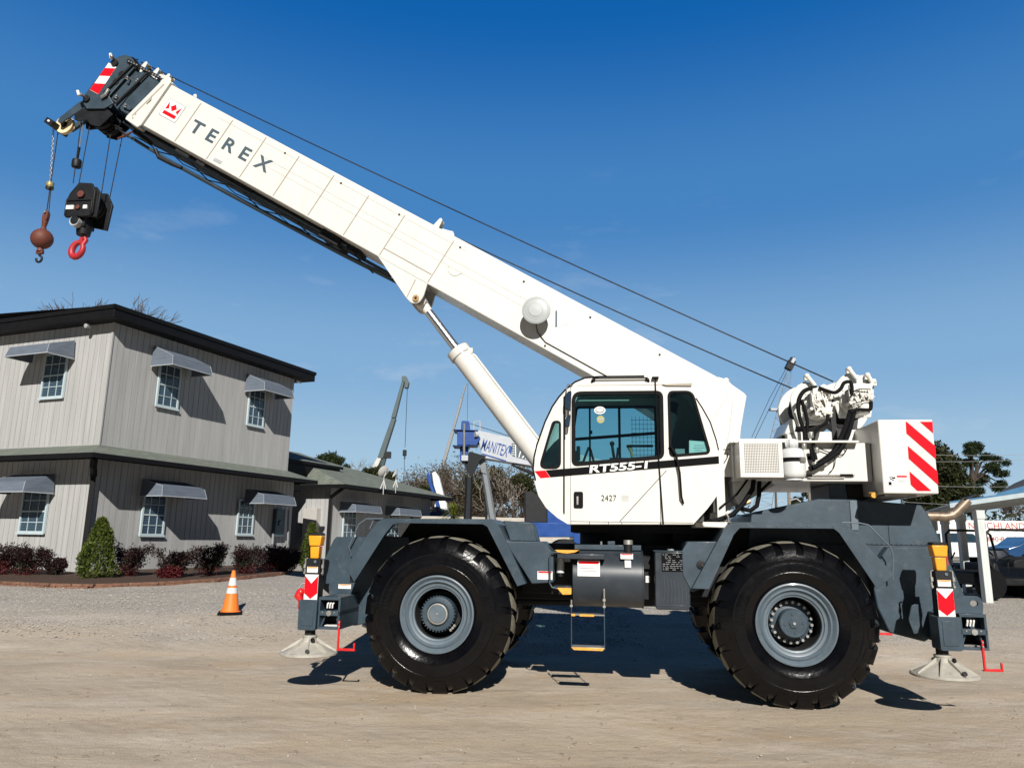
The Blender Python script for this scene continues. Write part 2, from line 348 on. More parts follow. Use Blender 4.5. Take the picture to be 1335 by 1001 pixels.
    ys = [-4 + .12 * i for i in range(int(28 / .12))]; y = ys[-1]
    while y < 900: y += max(.3, (y - 15) * .12); ys.append(y)
    xs = [-16 + .12 * i for i in range(int(32 / .12))]; xr = xs[-1]; stp = .4
    ext = []
    while xr < 900: stp *= 1.35; xr += stp; ext.append(xr)
    xs = [-e for e in reversed(ext)] + xs + ext
    rows = []
    for y in ys:
        row = []
        for x in xs:
            z = gz(y)
            if abs(x) < 16 and y < 22:
                p = Vector((x * .5, y * 1.5, 0)); z += .016 * noise.noise(p) + .006 * noise.noise(Vector((x * 2.2, y * 3, 3))) + .003 * noise.noise(Vector((x * 6, y * 6, 7)))
                d = hypot(x - 1.2, (y - 8.6) * 1.2); 
                if d < 3.5 : z -= 0
            row.append(mb.v((x, y, z)))
        rows.append(row)
    for j in range(len(rows) - 1):
        for i in range(len(xs) - 1): mb.f([rows[j][i], rows[j][i + 1], rows[j + 1][i + 1], rows[j + 1][i]])
    g_ = mb.build('ground', smooth=180); tag(g_, kind='structure')
ground()
def stones():
    st = mat('loose_stone', (.36, .33, .29), .9, var=.45, scale=3)
    mb = MB(); mb.use(st)
    def one(x, y, r):
        c = Vector((x, y, gz(y) + r * .25)); a = random.random() * 6; vs = []
        for k in range(5): aa = a + k * 2 * pi / 5; vs.append(mb.v(c + Vector((cos(aa) * r * random.uniform(.7, 1.2), sin(aa) * r * random.uniform(.7, 1.2), random.uniform(-.2, .1) * r))))
        t = mb.v(c + Vector((0, 0, r * random.uniform(.4, .7))))
        for k in range(5): mb.f([vs[k], vs[(k + 1) % 5], t])
    for _ in range(2600):
        y = 5.0 + random.random() ** 1.3 * 10; x = random.uniform(-.8, .8) * y; one(x, y, random.choice((.005, .006, .008, .012)))
    for _ in range(5200):
        y = random.uniform(11.5, 16.5); x = random.uniform(-11.5, 2); one(x, y, random.uniform(.01, .024))
    tag(mb.build('loose_stones', smooth=0), kind='stuff', label='small stones and gravel scattered over the dirt lot')
    tw = mat('dead_twig', (.12, .08, .05), .9, var=.3); mb = MB(); mb.use(tw)
    for _ in range(150):
        y = random.uniform(5.2, 12); x = random.uniform(-.7, .7) * y; a = random.random() * 3.14; l = random.uniform(.015, .06); z = gz(y) + .010
        mb.tube([(x, y, z), (x + cos(a) * l * .5, y + sin(a) * l * .5, z + .004), (x + cos(a + .5) * l, y + sin(a + .5) * l, z)], .0018, 4)
    tag(mb.build('twigs', smooth=0), kind='stuff', label='dead twigs and leaf litter lying on the dirt')
stones()

# ================================================================== MOBILE CRANE (machine frame: x to the rear, y away from the camera, z up)
crane = empty('mobile_crane', M_O, -YAW, 'large white and slate grey rough terrain crane with its boom raised to the left', 'crane')

# ---- wheels
def make_wheel(front):
    R0 = .778; RT = .810; NL = 22
    w = MB(); w.use(RIM)                     # rim barrel
    w.lathe([(.398, .0), (.402, .012), (.398, .026), (.385, .030), (.372, .018), (.362, .0), (.352, -.012), (.345, -.004), (.332, .004), (.322, -.012), (.312, -.03), (.300, -.034), (.285, -.036), (.278, -.05), (.262, -.055), (.258, -.075)], (0, 0, 0), n=64)
    w.use(WELL); w.lathe([(.258, -.075), (.256, -.24), (.25, -.36), (.02, -.36)], (0, 0, 0), n=48)
    w.use(RIM); w.lathe([(.40, .0), (.36, -.02), (.34, -.3), (.34, -.55), (.40, -.57)], (0, 0, 0), n=48)
    rim = w.build('wheel', parent=crane, smooth=40)
    t = MB(); t.use(RUBBER)
    prof = [(.398, -.005), (.415, .012), (.44, .028), (.47, .045), (.50, .056), (.505, .060), (.51, .058), (.55, .064), (.60, .060), (.62, .055), (.625, .058), (.63, .054), (.67, .042), (.70, .026), (.73, .002), (.752, -.03), (R0, -.07), (R0 + .008, -.18), (R0 + .01, -.28), (R0 + .008, -.38), (R0, -.49), (.752, -.53), (.73, -.562), (.67, -.60), (.60, -.62), (.50, -.61), (.42, -.58), (.398, -.55)]
    t.lathe(prof, (0, 0, 0), n=96); tyre = t.build('tyre', parent=rim, smooth=50)
    L_ = MB()
    def P(r, a, h): return Vector((cos(a) * r, -h, sin(a) * r))
    for side in (0, 1):
        for i in range(NL):
            a = 2 * pi * (i + .5 * side) / NL
            path = [(.668, .046, 0, .055), (.715, .026, 0, .064), (.765, .004, .004, .074), (.796, -.022, .012, .082), (RT, -.07, .035, .080), (RT + .004, -.16, .085, .066), (RT + .006, -.24, .13, .046), (RT + .006, -.285, .15, .036)]
            secs = []
            for (r, h, sh, hw) in path:
                hh = h if side == 0 else -.56 - h
                sg = -1 if front else 1
                ac = a + sg * sh; da = hw / r
                depth = .02 if r < .70 else .055
                if r < .78: top = P(r, ac, 0); out = (r, hh); inn = (r - .012, hh - (.03 if side == 0 else -.03))
                else: out = (r, hh); inn = (R0 - .01, hh - (.0 if abs(h) > .05 else (.03 if side == 0 else -.03)))
                secs.append([P(out[0], ac - da, out[1]), P(out[0], ac + da, out[1]), P(inn[0], ac + da * 1.12, inn[1]), P(inn[0], ac - da * 1.12, inn[1])])
            V = [[L_.bm.verts.new(q) for q in s_] for s_ in secs]
            for k in range(len(V) - 1):
                L_.use(DUSTY if k >= 3 else RUBBER); L_.f([V[k][0], V[k][1], V[k + 1][1], V[k + 1][0]])
                L_.use(RUBBER); L_.f([V[k][1], V[k][2], V[k + 1][2], V[k + 1][1]]); L_.f([V[k][3], V[k][0], V[k + 1][0], V[k + 1][3]])
            L_.f([V[0][0], V[0][3], V[0][2], V[0][1]]); L_.f([V[-1][0], V[-1][1], V[-1][2], V[-1][3]])
    L_.build('tread', parent=tyre, smooth=30)
    h = MB(); h.use(SLATE)
    if front:
        h.lathe([(.175, -.35), (.175, -.17), (.18, -.13), (.18, -.06), (.172, -.045), (.12, -.035)], (0, 0, 0), n=40, cap1=True)
        for i in range(34):
            a = 2 * pi * i / 34; h.box((cos(a) * .182, .055, sin(a) * .182), (.012, .02, .012), Matrix.Rotation(-a, 3, 'Y'))
        h.lathe([(.125, -.035), (.12, -.02)], (0, 0, 0), n=40)
        h.use(STEEL); h.lathe([(.108, -.034), (.108, -.015), (.094, -.013), (.092, -.02)], (0, 0, 0), n=40)
        h.use(RIM); h.lathe([(.092, -.02), (.088, -.013), (.02, -.012)], (0, 0, 0), n=40, cap1=True)
        h.use(STEEL); h.lathe([(.014, -.012), (.012, .0)], (0, 0, 0), n=12, cap1=True)
        for i in range(3): h.cyl((cos(-.5 + i * .14) * .215, .07, sin(-.5 + i * .14) * .215), (cos(-.5 + i * .14) * .215, .045, sin(-.5 + i * .14) * .215), .014, n=8)
    else:
        h.lathe([(.225, -.35), (.22, -.235), (.14, -.22), (.142, -.10), (.132, -.09)], (0, 0, 0), n=40, cap1=True)
        for i in range(4): a = i * pi / 2 + .2; h.cyl((cos(a) * .09, .09, sin(a) * .09), (cos(a) * .09, .082, sin(a) * .09), .014, n=8)
        h.cyl((0, .09, 0), (0, .078, 0), .05, n=6)
        h.use(STEEL); h.cyl((0, .08, 0), (0, .066, 0), .015, n=10)
        for i in range(20): a = 2 * pi * i / 20; h.cyl((cos(a) * .198, .22, sin(a) * .198), (cos(a) * .198, .188, sin(a) * .198), .015, n=8)
    h.build('hub', parent=rim, smooth=40)
    return rim
wf = make_wheel(True); wf.location = (-1.83, -1.30, .80); wr = make_wheel(False); wr.location = (1.83, -1.30, .80)
wf.rotation_euler = (0, .35, 0); wr.rotation_euler = (0, .1, 0)
c = copy_tree(wf, crane); c.location = (-1.83, 1.30, .80); c.rotation_euler = (0, .2, pi)
c = copy_tree(wr, crane); c.location = (1.83, 1.30, .80); c.rotation_euler = (0, .4, pi)

# ---- chassis
mb = MB(); mb.use(DARK); mb.b2(-2.9, 3.3, -.48, .48, .92, 1.42); mb.b2(-1.0, 1.15, -.72, .72, 1.0, 1.55); mb.b2(.7, 1.62, -.55, .55, 1.42, 1.74)
mb.use(SLATE)
mb.plate([(-3.20, 1.55), (-3.17, 1.585), (-2.3, 1.60), (-2.2, 1.2), (-2.3, .72), (-2.9, .60), (-3.05, .70), (-3.16, .90), (-3.30, 1.0), (-3.30, 1.32)], -.82, .82)
mb.build('chassis', parent=crane, bevel=.012)
for x in (-1.83, 1.83):
    mb = MB(); mb.use(DARK); mb.cyl((x, -1.02, .80), (x, 1.02, .80), .12, n=20); mb.sphere((x, 0, .80), .27, 12, (1, .8, 1)); mb.cyl((x, -1.04, .8), (x, -.92, .8), .22, n=24); mb.cyl((x, .92, .8), (x, 1.04, .8), .22, n=24)
    for sy in (-1, 1):
        mb.tube([(x - .2, sy * .95, .72), (x - .25, sy * .5, .70)], .035, 8); mb.tube([(x + .2, sy * .45, .95), (x + .12, sy * .9, .92)], .04, 8)
    mb.build('axle', parent=crane, smooth=40)
mb = MB(); mb.use(DARK); mb.cyl((-1.7, 0, .85), (1.7, 0, .9), .05, n=10); mb.build('drive_shaft', parent=crane)
# rear engine hood
mb = MB(); mb.use(SLATE)
mb.plate([(1.50, 1.60), (1.55, 1.90), (1.60, 1.93), (2.281, 2.077), (2.665, 2.072), (3.34, 2.02), (3.405, 1.925), (3.69, 1.08), (3.6, .95), (1.55, .95)], -.70, .70)
hood = mb.build('engine_hood', parent=crane, bevel=.014)
mb = MB(); mb.use(RIM); mb.b2(2.60, 2.675, -.712, -.70, 1.74, 2.06); mb.build('hood_post', parent=hood, bevel=.004)
mb = MB(); mb.use(DARK); mb.b2(2.597, 2.60, -.706, -.70, 1.60, 1.86); mb.b2(2.98, 2.984, -.706, -.70, 1.58, 1.82); mb.b2(1.6, 3.42, -.704, -.70, 1.588, 1.594)
for i in range(34): mb.box((1.75 + i * .05, -.702, 1.60), (.008, .008, .006))
mb.build('panel_seam', parent=hood, smooth=0)
mb = MB(); mb.use(SLATE)
mb.plate([(2.72, 1.26), (2.86, 1.50), (2.92, 1.575), (3.43, 1.582), (3.47, 1.50), (3.60, 1.12), (3.50, 1.0), (3.42, .90), (3.36, .72), (3.2, .62), (2.86, .70), (2.76, .95)], -.84, .84)
mb.build('rear_body', parent=crane, bevel=.014)
mb = MB(); mb.use(SLATE); mb.plate([(2.42, 2.05), (2.42, 2.25), (2.60, 2.25), (2.61, 2.06)], -.62, .2); mb.use(BLACKM); mb.plate([(2.62, 2.06), (2.62, 2.25), (2.8, 2.25), (2.8, 2.05)], -.56, .2)
mb.build('air_intake', parent=crane, bevel=.01)
mb = MB(); mb.use(EXH)
mb.tube([(3.36, -.2, 1.92), (3.60, -.2, 1.918), (3.78, -.2, 1.915), (3.85, -.2, 1.93), (3.90, -.2, 1.97), (4.03, -.2, 2.10)], .052, 18, caps=False); mb.tube([(3.36, -.2, 1.92), (3.78, -.2, 1.915), (3.9, -.2, 1.97), (4.03, -.2, 2.10)], .046, 12)
mb.lathe([(.055, -.01), (.057, 0), (.055, .01)], (3.80, -.2, 1.918), (1, 0, 0), 18); mb.build('exhaust_pipe', parent=crane, smooth=50)
mb = MB(); mb.use(BLACKM); mb.plate([(3.98, 2.12), (4.10, 2.165), (4.115, 2.15), (3.99, 2.105)], -.26, -.14); mb.build('exhaust_flap', parent=crane, bevel=.003)

# ---- fenders
def fender(pts_out, name, x0=None):
    # pts_out: outer outline from lower-left round the top to lower-right; lip face + deep skin
    out = pts_out; w = .058
    inn = [(out[0][0] + .075, out[0][1] - .11)]
    return out
def make_fender(outer, inner, ynear=-1.31, yfar=-.62):
    mb = MB(); mb.use(RIM)
    for x_ in ((-2.2, -1.9, -1.6, -1.36) if outer[0][0] < 0 else (1.40, 1.7, 2.0, 2.25)): mb.cyl((x_, ynear - .008, 1.77), (x_, ynear + .004, 1.77), .008, n=8)
    mb.use(SLATE)
    mb.plate(outer + list(reversed(inner)), ynear, ynear + .012)
    th = .012; n = len(outer)
    for i in range(n - 1):
        a, b = Vector(outer[i]), Vector(outer[i + 1]); nn = Vector(((b - a).y, -(b - a).x)).normalized() * th
        mb.plate([tuple(a), tuple(b), tuple(b + nn), tuple(a + nn)], ynear + .012, yfar)
    return mb.build('fender', parent=crane, bevel=.005)
fo = [(-2.845, 1.25), (-2.63, 1.62), (-2.53, 1.755), (-2.44, 1.790), (-1.254, 1.798), (-1.19, 1.74), (-.885, 1.135)]
fi = [(-2.757, 1.105), (-2.44, 1.62), (-2.355, 1.725), (-2.30, 1.742), (-1.36, 1.742), (-1.31, 1.715), (-.976, 1.105)]
f1 = make_fender(fo, fi)
ro = [(.823, 1.125), (1.165, 1.72), (1.242, 1.797), (2.339, 1.805), (2.43, 1.74), (2.801, 1.297)]
ri = [(.993, 1.120), (1.262, 1.67), (1.325, 1.738), (2.25, 1.743), (2.30, 1.70), (2.62, 1.165)]
f2 = make_fender(ro, ri)
for f_ in (f1, f2):
    c = f_.copy(); COL.objects.link(c); c.scale = (1, -1, 1)
for pl_ in ([(-2.74, 1.15), (-2.32, 1.775), (-1.28, 1.775), (-.97, 1.15), (-1.2, .9), (-2.5, .9)], [(.98, 1.15), (1.30, 1.78), (2.30, 1.78), (2.62, 1.2), (2.5, .95), (1.2, .95)]):
    for sy in (-1, 1):
        mb = MB(); mb.use(WELL); mb.plate(pl_, sy * .66, sy * .64); mb.build('arch_liner', parent=crane)
# side lockers and deck pieces between the wheels
mb = MB(); mb.use(SLATE); mb.plate([(-1.19, 1.66), (-1.09, 1.568), (-.72, 1.572), (-.60, 1.45), (-.60, 1.15), (-.83, 1.13)], -1.25, -.62)
mb.plate([(-1.18, 1.79), (-.86, 1.775), (-.80, 1.57), (-1.10, 1.57)], -1.0, -.6)
mb.build('side_locker', parent=crane, bevel=.01)
mb = MB(); mb.use(SLATE); mb.plate([(.80, 1.595), (1.16, 1.60), (1.10, 1.45), (.93, 1.12), (.83, 1.08), (.74, 1.25), (.74, 1.50)], -1.22, -.62); mb.build('side_locker', parent=crane, bevel=.01)
mb = MB(); mb.use(BLACKM); mb.lathe([(.045, 0), (.045, .012), (.03, .014)], (.93, -1.22, 1.36), n=16, cap1=True); mb.tube([(.93, -1.235, 1.36), (1.0, -1.26, 1.30), (1.04, -1.24, 1.22)], .008, 6); mb.build('locker_latch', parent=crane)
sticker('decal', -.69, 1.22, .16, .085, -1.253, crane, 1, REDR)
sticker('decal', -3.05 + .02, 1.03, .15, .05, -.823, crane, 1, YEL)
mb = MB(); mb.use(RIM); mb.tube([m3(458, 725, -.84), m3(455, 712, -.9), m3(468, 683, -.95), m3(478, 676, -.95), m3(500, 676, -1.0)], .008, 8); mb.tube([m3(482, 689, -.95), m3(487, 678, -.95), m3(497, 678, -.95), m3(503, 688, -.95)], .008, 8); mb.build('grab_rail', parent=crane, smooth=60)
mb = MB(); mb.use(RIM); mb.tube([m3(1098, 681, -1.0), m3(1120, 681.5, -1.0), m3(1132, 684, -1.0), m3(1160, 712, -1.0), m3(1164, 722, -.98), m3(1164, 755, -.95)], .008, 8); mb.build('grab_rail', parent=crane, smooth=60)
# fender end bracket + headlights at the front
mb = MB(); mb.use(BLACKM); mb.box((-2.80, -1.2, 1.16), (.05, .12, .12)); mb.build('fender_bracket', parent=crane, bevel=.006)

# ---- fuel tank, steps, valve box
mb = MB(); mb.use(SLATE_D)
mb.lathe([(.0, 0), (.29, 0), (.30, .008), (.30, .735), (.29, .745), (0, .745)], (-.40, -.93, 1.19), (1, 0, 0), 56)
for x in (-.395, .335): mb.lathe([(.303, 0), (.306, .003), (.306, .012), (.303, .015)], (x - .005, -.93, 1.19), (1, 0, 0), 56)
tank = mb.build('fuel_tank', parent=crane, smooth=40)
mb = MB(); mb.use(SLATE); mb.b2(-.39, .33, -1.0, -.62, 1.49, 1.545); mb.b2(-.03, .05, -.98, -.9, 1.545, 1.585); mb.build('tank_cradle', parent=crane, bevel=.006)
mb = MB(); mb.use(BLACKM); mb.cyl((.19, -1.0, 1.45), (.19, -1.0, 1.55), .045, n=20); mb.use(STEEL); mb.cyl((.19, -1.0, 1.55), (.19, -1.0, 1.60), .052, .05, n=20); mb.build('filler_cap', parent=tank, bevel=.004)
mb = MB(); mb.use(STEEL); mb.cyl((-.10, -.98, 1.54), (-.10, -.98, 1.58), .012, n=8); mb.build('breather', parent=tank)
sticker('decal', -.23, 1.30, .235, .16, -1.236, tank, 3, REDR); sticker('decal', .17, 1.43, .13, .055, -1.20, tank, 1, REDR); sticker('decal', .18, 1.352, .065, .075, -1.225, tank, 2)
mb = MB(); mb.use(SLATE_D); mb.b2(-.56, -.06, -1.30, -.9, 1.395, 1.45); top = mb.build('step', parent=crane, bevel=.008)
mb = MB(); mb.use(YELS); mb.plate([(-.585, 1.485), (-.33, 1.485), (-.37, 1.462), (-.46, 1.448), (-.55, 1.460)], -1.31, -1.0); mb.build('tread_plate', parent=top, bevel=.004)
mb = MB(); mb.use(YELS); mb.plate([(-.56, 1.10), (-.41, 1.10), (-.41, 1.035), (-.50, 1.030)], -1.31, -1.1); mb.use(SLATE_D); mb.b2(-.6, -.41, -1.29, -1.0, 1.10, 1.115); mb.build('step', parent=crane, bevel=.004)
mb = MB(); mb.use(SLATE); mb.tube([(-.55, -1.3, 1.46), (-.62, -1.3, 1.46), (-.635, -1.3, 1.42), (-.635, -1.3, 1.14), (-.61, -1.3, 1.10), (-.55, -1.3, 1.09)], .010, 8); mb.build('step_handle', parent=crane, smooth=60)
mb = MB(); mb.use(TANK_W); mb.cyl((-.54, -1.05, 1.24), (-.54, -1.05, 1.40), .043, n=20); mb.use(BLACKM); mb.cyl((-.54, -1.05, 1.20), (-.54, -1.05, 1.24), .034, n=16); mb.cyl((-.54, -1.05, 1.40), (-.54, -1.05, 1.44), .05, n=16); mb.build('oil_filter', parent=crane, bevel=.004)
mb = MB(); mb.use(BLACKM); mb.b2(-.68, -.42, -.75, -.62, 1.0, 1.45); mb.build('frame_bracket', parent=crane)
lad = MB(); lad.use(SLATE)
for x in (-.41, -.07): lad.cyl((x, -1.27, .49), (x, -1.27, .97), .006, n=8)
ladder = lad.build('hanging_ladder', parent=crane)
mb = MB(); mb.use(STEEL); mb.b2(-.41, -.07, -1.29, -1.13, .828, .838); mb.use(YELS); mb.box((-.39, -1.292, .83), (.04, .006, .022)); mb.box((-.25, -1.292, .83), (.15, .006, .022)); mb.build('rung', parent=ladder)
mb = MB(); mb.use(STEEL); mb.b2(-.41, -.07, -1.29, -1.11, .505, .515); mb.use(YELS); mb.plate([(-.41, .512), (-.07, .512), (-.09, .484), (-.385, .484)], -1.296, -1.288); mb.build('rung', parent=ladder, bevel=.002)
mb = MB(); mb.use(STEEL)
for x, z0, z1 in ((-.41, .9, .98), (-.07, .9, 1.10)): mb.cyl((x, -1.27, z0), (x, -1.27, z1), .009, n=8); mb.box((x, -1.28, z0 + .02), (.028, .02, .02)); 
mb.box((-.07, -1.28, .985), (.028, .02, .022)); mb.build('ladder_hinge', parent=ladder)
mb = MB(); mb.use(SLATE_D); mb.plate([(.455, .93), (.47, .90), (.79, .90), (.812, .93), (.835, 1.487), (.461, 1.487)], -1.21, -.72)
vb = mb.build('battery_box', parent=crane, bevel=.012)
mb = MB(); mb.use(SLATE); mb.b2(.46, .82, -1.218, -1.21, .94, .945); mb.b2(.45, .84, -1.22, -.72, 1.488, 1.496); mb.b2(.60, .66, -1.1, -1.0, 1.496, 1.515); mb.use(STEEL); mb.b2(.60, .66, -1.21, -1.18, 1.50, 1.51); mb.build('box_lid', parent=vb, bevel=.003)
mb = MB(); mb.use(BLKSTK); mb.b2(.53, .765, -1.216, -1.21, 1.285, 1.47); mb.use(GREYST)
random.seed(3)
for r_ in range(9):
    z = 1.455 - r_ * .019; x = .54
    while x < .75:
        l = random.uniform(.008, .04)
        if random.random() < .72: mb.box((x + l / 2, -1.217, z), (min(l, .757 - x), .002, .004))
        x += l + random.uniform(.005, .02)
mb.build('data_plate', parent=vb, smooth=0)
mb = MB(); mb.use(RIM)
for i in range(7): x = .55 + i * .035; mb.tube([(x, -1.2105, 1.25 - .02 * i), (x + .01, -1.2105, 1.1), (x - .01 + .004 * i, -1.2105, .97)], .0012, 4)
mb.build('scratches', parent=vb, smooth=0)
sticker('decal', .395, 1.19, .045, .07, -.96, crane, 2)
mb = MB(); mb.use(BLACKM); mb.b2(.35, .46, -.95, -.6, .98, 1.42); mb.plate([(.34, 1.30), (.42, 1.44), (.42, 1.30)], -1.0, -.97); mb.build('tank_bracket', parent=crane)

# ---- outriggers
def outrigger(x, rear):
    sgn = 1 if rear else -1
    o = MB(); o.use(SLATE)
    o.plate(rounded([(x - .10, .615), (x + .095, .615), (x + .10, .925), (x - .105, .925)], .02, 3), -1.47, -1.26)       # jack box
    o.plate([(x - .07, .66), (x + .065, .66), (x + .065, .89), (x - .07, .89)], -1.476, -1.47)
    x1, x2 = x + .105, x + .345                    # open beam housing beside it
    for a in ((x1, x2, .925, .955), (x1, x2, .625, .65), (x1, x1 + .018, .65, .925), (x2 - .022, x2, .65, .925), (x1, x2, .765, .815)):
        o.b2(a[0], a[1], -1.44, -.80, a[2], a[3])
    ob = o.build('outrigger', parent=crane, bevel=.006)
    b = MB(); b.use(DARK); b.b2(x1 + .018, x2 - .022, -1.20, -.82, .65, .925); b.use(WHT)
    for i in range(3): b.tube([(x1 + .08 + i * .028, -1.39, .84), (x1 + .085 + i * .028, -1.40, .88), (x1 + .095 + i * .028, -1.38, .90)], .009, 6)
    b.use(STEEL); b.cyl((x1 + .12, -1.45, .79), (x1 + .12, -1.40, .79), .028, n=14); b.cyl((x1 + .05, -1.445, .80), (x1 + .05, -1.44, .80), .008, n=8); b.cyl((x2 - .06, -1.445, .80), (x2 - .06, -1.44, .80), .008, n=8)
    b.use(SLATE); b.tube([(x1 + .02, -1.38, .65), (x1 + .06, -1.38, .76)], .01, 6); b.tube([(x2 - .03, -1.38, .65), (x2 - .05, -1.38, .76)], .01, 6)
    b.use(WHT if not rear else STEEL); b.b2(x1 + .05, x2 - .04, -1.36, -1.1, .652, .66); b.build('beam_end', parent=ob)
    j = MB(); j.use(BLACKM); j.b2(x - .065, x + .085, -1.42, -1.28, .925, 1.35); j.use(RIM); j.cyl((x + .03, -1.425, 1.32), (x + .03, -1.43, 1.32), .016, n=14); jk = j.build('jack_cylinder', parent=ob, bevel=.008)
    s = MB(); s.use(WHT); s.b2(x - .072, x + .078, -1.424, -1.42, .925, 1.185)
    s.use(REDR); zt = 1.175; s.plate([(x - .070, zt - .005), (x + .003, zt - .085), (x + .076, zt - .005), (x + .076, .99), (x + .003, .932), (x - .070, .99)][:6], -1.428, -1.424); s.build('chevron_tape', parent=jk, smooth=0)
    sticker('decal', x + .005, 1.235, .12, .06, -1.4225, jk, 2, YEL)
    w = MB(); w.use(STEEL)
    for q in (-.095, .105):
        w.tube([(x + q, -1.38, 1.18), (x + q, -1.38, 1.345), (x + q * .75, -1.38, 1.355)], .009, 6); w.box((x + q, -1.385, 1.27), (.022, .03, .04)); w.cyl((x + q, -1.40, 1.20), (x + q, -1.37, 1.20), .011, n=8)
    w.build('jack_latch', parent=jk)
    y = MB(); y.use(YEL); y.plate([(x - .042, 1.35), (x + .05, 1.35), (x + .058, 1.48), (x - .05, 1.48)], -1.395, -1.30); y.plate([(x - .055, 1.485), (x + .065, 1.485), (x + .078, 1.595), (x - .072, 1.595)], -1.41, -1.285)
    y.use(BLACKM); y.plate([(x - .075, 1.597), (x + .08, 1.597), (x + .065, 1.625), (x - .06, 1.625)], -1.413, -1.282); y.build('amber_lamp', parent=jk, bevel=.01)
    y = MB(); y.use(RED); y.b2(x + .055, x + .066, -1.404, -1.396, 1.40, 1.56); y.build('pull_tab', parent=jk)
    zc = .375 if rear else .365; xp = x; x = x - (.05 if rear else 0)
    p = MB(); p.use(BLACKM); p.cyl((x + .0, -1.36, .545), (x, -1.36, .62), .055, n=20); p.sphere((x, -1.36, .555), .05, 8)
    p.use(PADM); R = .30
    p.lathe([(R * .97, -.006), (R, 0), (R, .016), (R * .96, .026), (R * .90, .028)], (x, -1.36, zc), (0, 0, 1), 48)
    p.lathe([(R * .90, .028), (.10, .115), (.075, .13), (.072, .17), (.078, .175), (.078, .19), (.05, .195)], (x, -1.36, zc), (0, 0, 1), 48, cap1=True)
    p.lathe([(R * .97, -.006), (.02, -.006)], (x, -1.36, zc), (0, 0, 1), 48)
    for k in range(8):
        a = k * pi / 4 + .3; M2 = Matrix.Translation((x, -1.36, zc)) @ Matrix.Rotation(a, 4, 'Z'); q = MB(M2)
        V = [p.v(M2 @ Vector(v_)) for v_ in ((.07, -.006, .17), (.07, .006, .17), (.285, .006, .035), (.285, -.006, .035), (.07, -.006, .11), (.07, .006, .11), (.28, .006, .02), (.28, -.006, .02))]
        for ff in ((0, 1, 2, 3), (4, 7, 6, 5), (0, 3, 7, 4), (1, 5, 6, 2), (0, 4, 5, 1), (3, 2, 6, 7)): p.f([V[i] for i in ff])
        q.bm.free()
    p.use(BLACKM); p.cyl((x + .06, -1.44, zc + .15), (x + .075, -1.455, zc + .155), .022, n=10); p.cyl((x + .08, -1.60, zc + .055), (x + .083, -1.62, zc + .06), .022, n=10)
    p.build('float_pad', parent=ob, smooth=30); x = xp
    r = MB(); r.use(RED)
    xx = x2 - (.075 if rear else .005); zo = .055 if rear else .035; lw = .17 if rear else .195
    for z in range(12): pass
    r.b2(xx, xx + .02, -1.46, -1.44, .40 + zo, .72)
    r.b2(xx, xx + lw, -1.46, -1.44, .385 + zo, .410 + zo); r.b2(xx + lw - .018, xx + lw, -1.46, -1.44, .41 + zo, .465 + zo); r.b2(xx, xx + lw, -1.44, -1.40, .383 + zo, .39 + zo)
    r.use(STEEL); r.cyl((xx + .01, -1.462, .70), (xx + .01, -1.468, .70), .01, n=8); r.cyl((xx + .01, -1.462, .66), (xx + .01, -1.468, .66), .01, n=8); r.build('pad_hanger', parent=ob, bevel=.003)
    return ob
oL = outrigger(-3.195, False); oR = outrigger(3.205, True)
for o_ in (oL, oR):
    c = copy_tree(o_, crane); c.scale = (1, -1, 1)
# rear lug plate and outrigger box beams
mb = MB(); mb.use(SLATE)
hole = [(3.515 + .038 * cos(a * pi / 8), 1.045 + .03 * sin(a * pi / 8)) for a in range(16)]
mb.plate(rounded([(3.25, .95), (3.30, 1.06), (3.42, 1.115), (3.57, 1.115), (3.60, 1.04), (3.555, .80), (3.53, .66), (3.40, .95)], [.01, .02, .02, .05, .03, .02, .01, .01], 4), -1.30, -1.27, [hole])
mb.build('tie_down_lug', parent=crane, bevel=.006)
for x in (-3.08, 3.36):
    mb = MB(); mb.use(SLATE); mb.b2(x - .11, x + .11, -1.05, 1.05, .64, .93); mb.build('outrigger_beam', parent=crane, bevel=.01)
mb = MB(); mb.use(SLATE); mb.plate(rounded([(2.96, .86), (3.0, 1.0), (3.06, 1.02), (3.10, .92), (3.06, .74), (3.0, .72)], .02, 4), -1.12, -1.10); mb.build('mud_plate', parent=crane, bevel=.004)
# front tow hook
mb = MB(); mb.use(RED); mb.tube([(-3.385, -1.25, .99), (-3.40, -1.25, .95), (-3.36, -1.25, .89), (-3.37, -1.25, .82), (-3.35, -1.25, .775)], .026, 10, radii=[.038, .05, .034, .028, .02]); mb.sphere((-3.375, -1.25, .985), .045, 8); mb.build('tow_shackle', parent=crane, smooth=60)
mb = MB(); mb.use(STEEL); mb.tube([(-3.32, -1.2, 1.08), (-3.38, -1.22, 1.07), (-3.41, -1.23, 1.02), (-3.40, -1.25, .98)], .008, 6); mb.use(SLATE); mb.plate([(-3.30, .90), (-3.33, 1.02), (-3.30, 1.10), (-3.2, 1.10), (-3.2, .90)], -1.18, -1.15); mb.build('shackle_bracket', parent=crane, smooth=50)

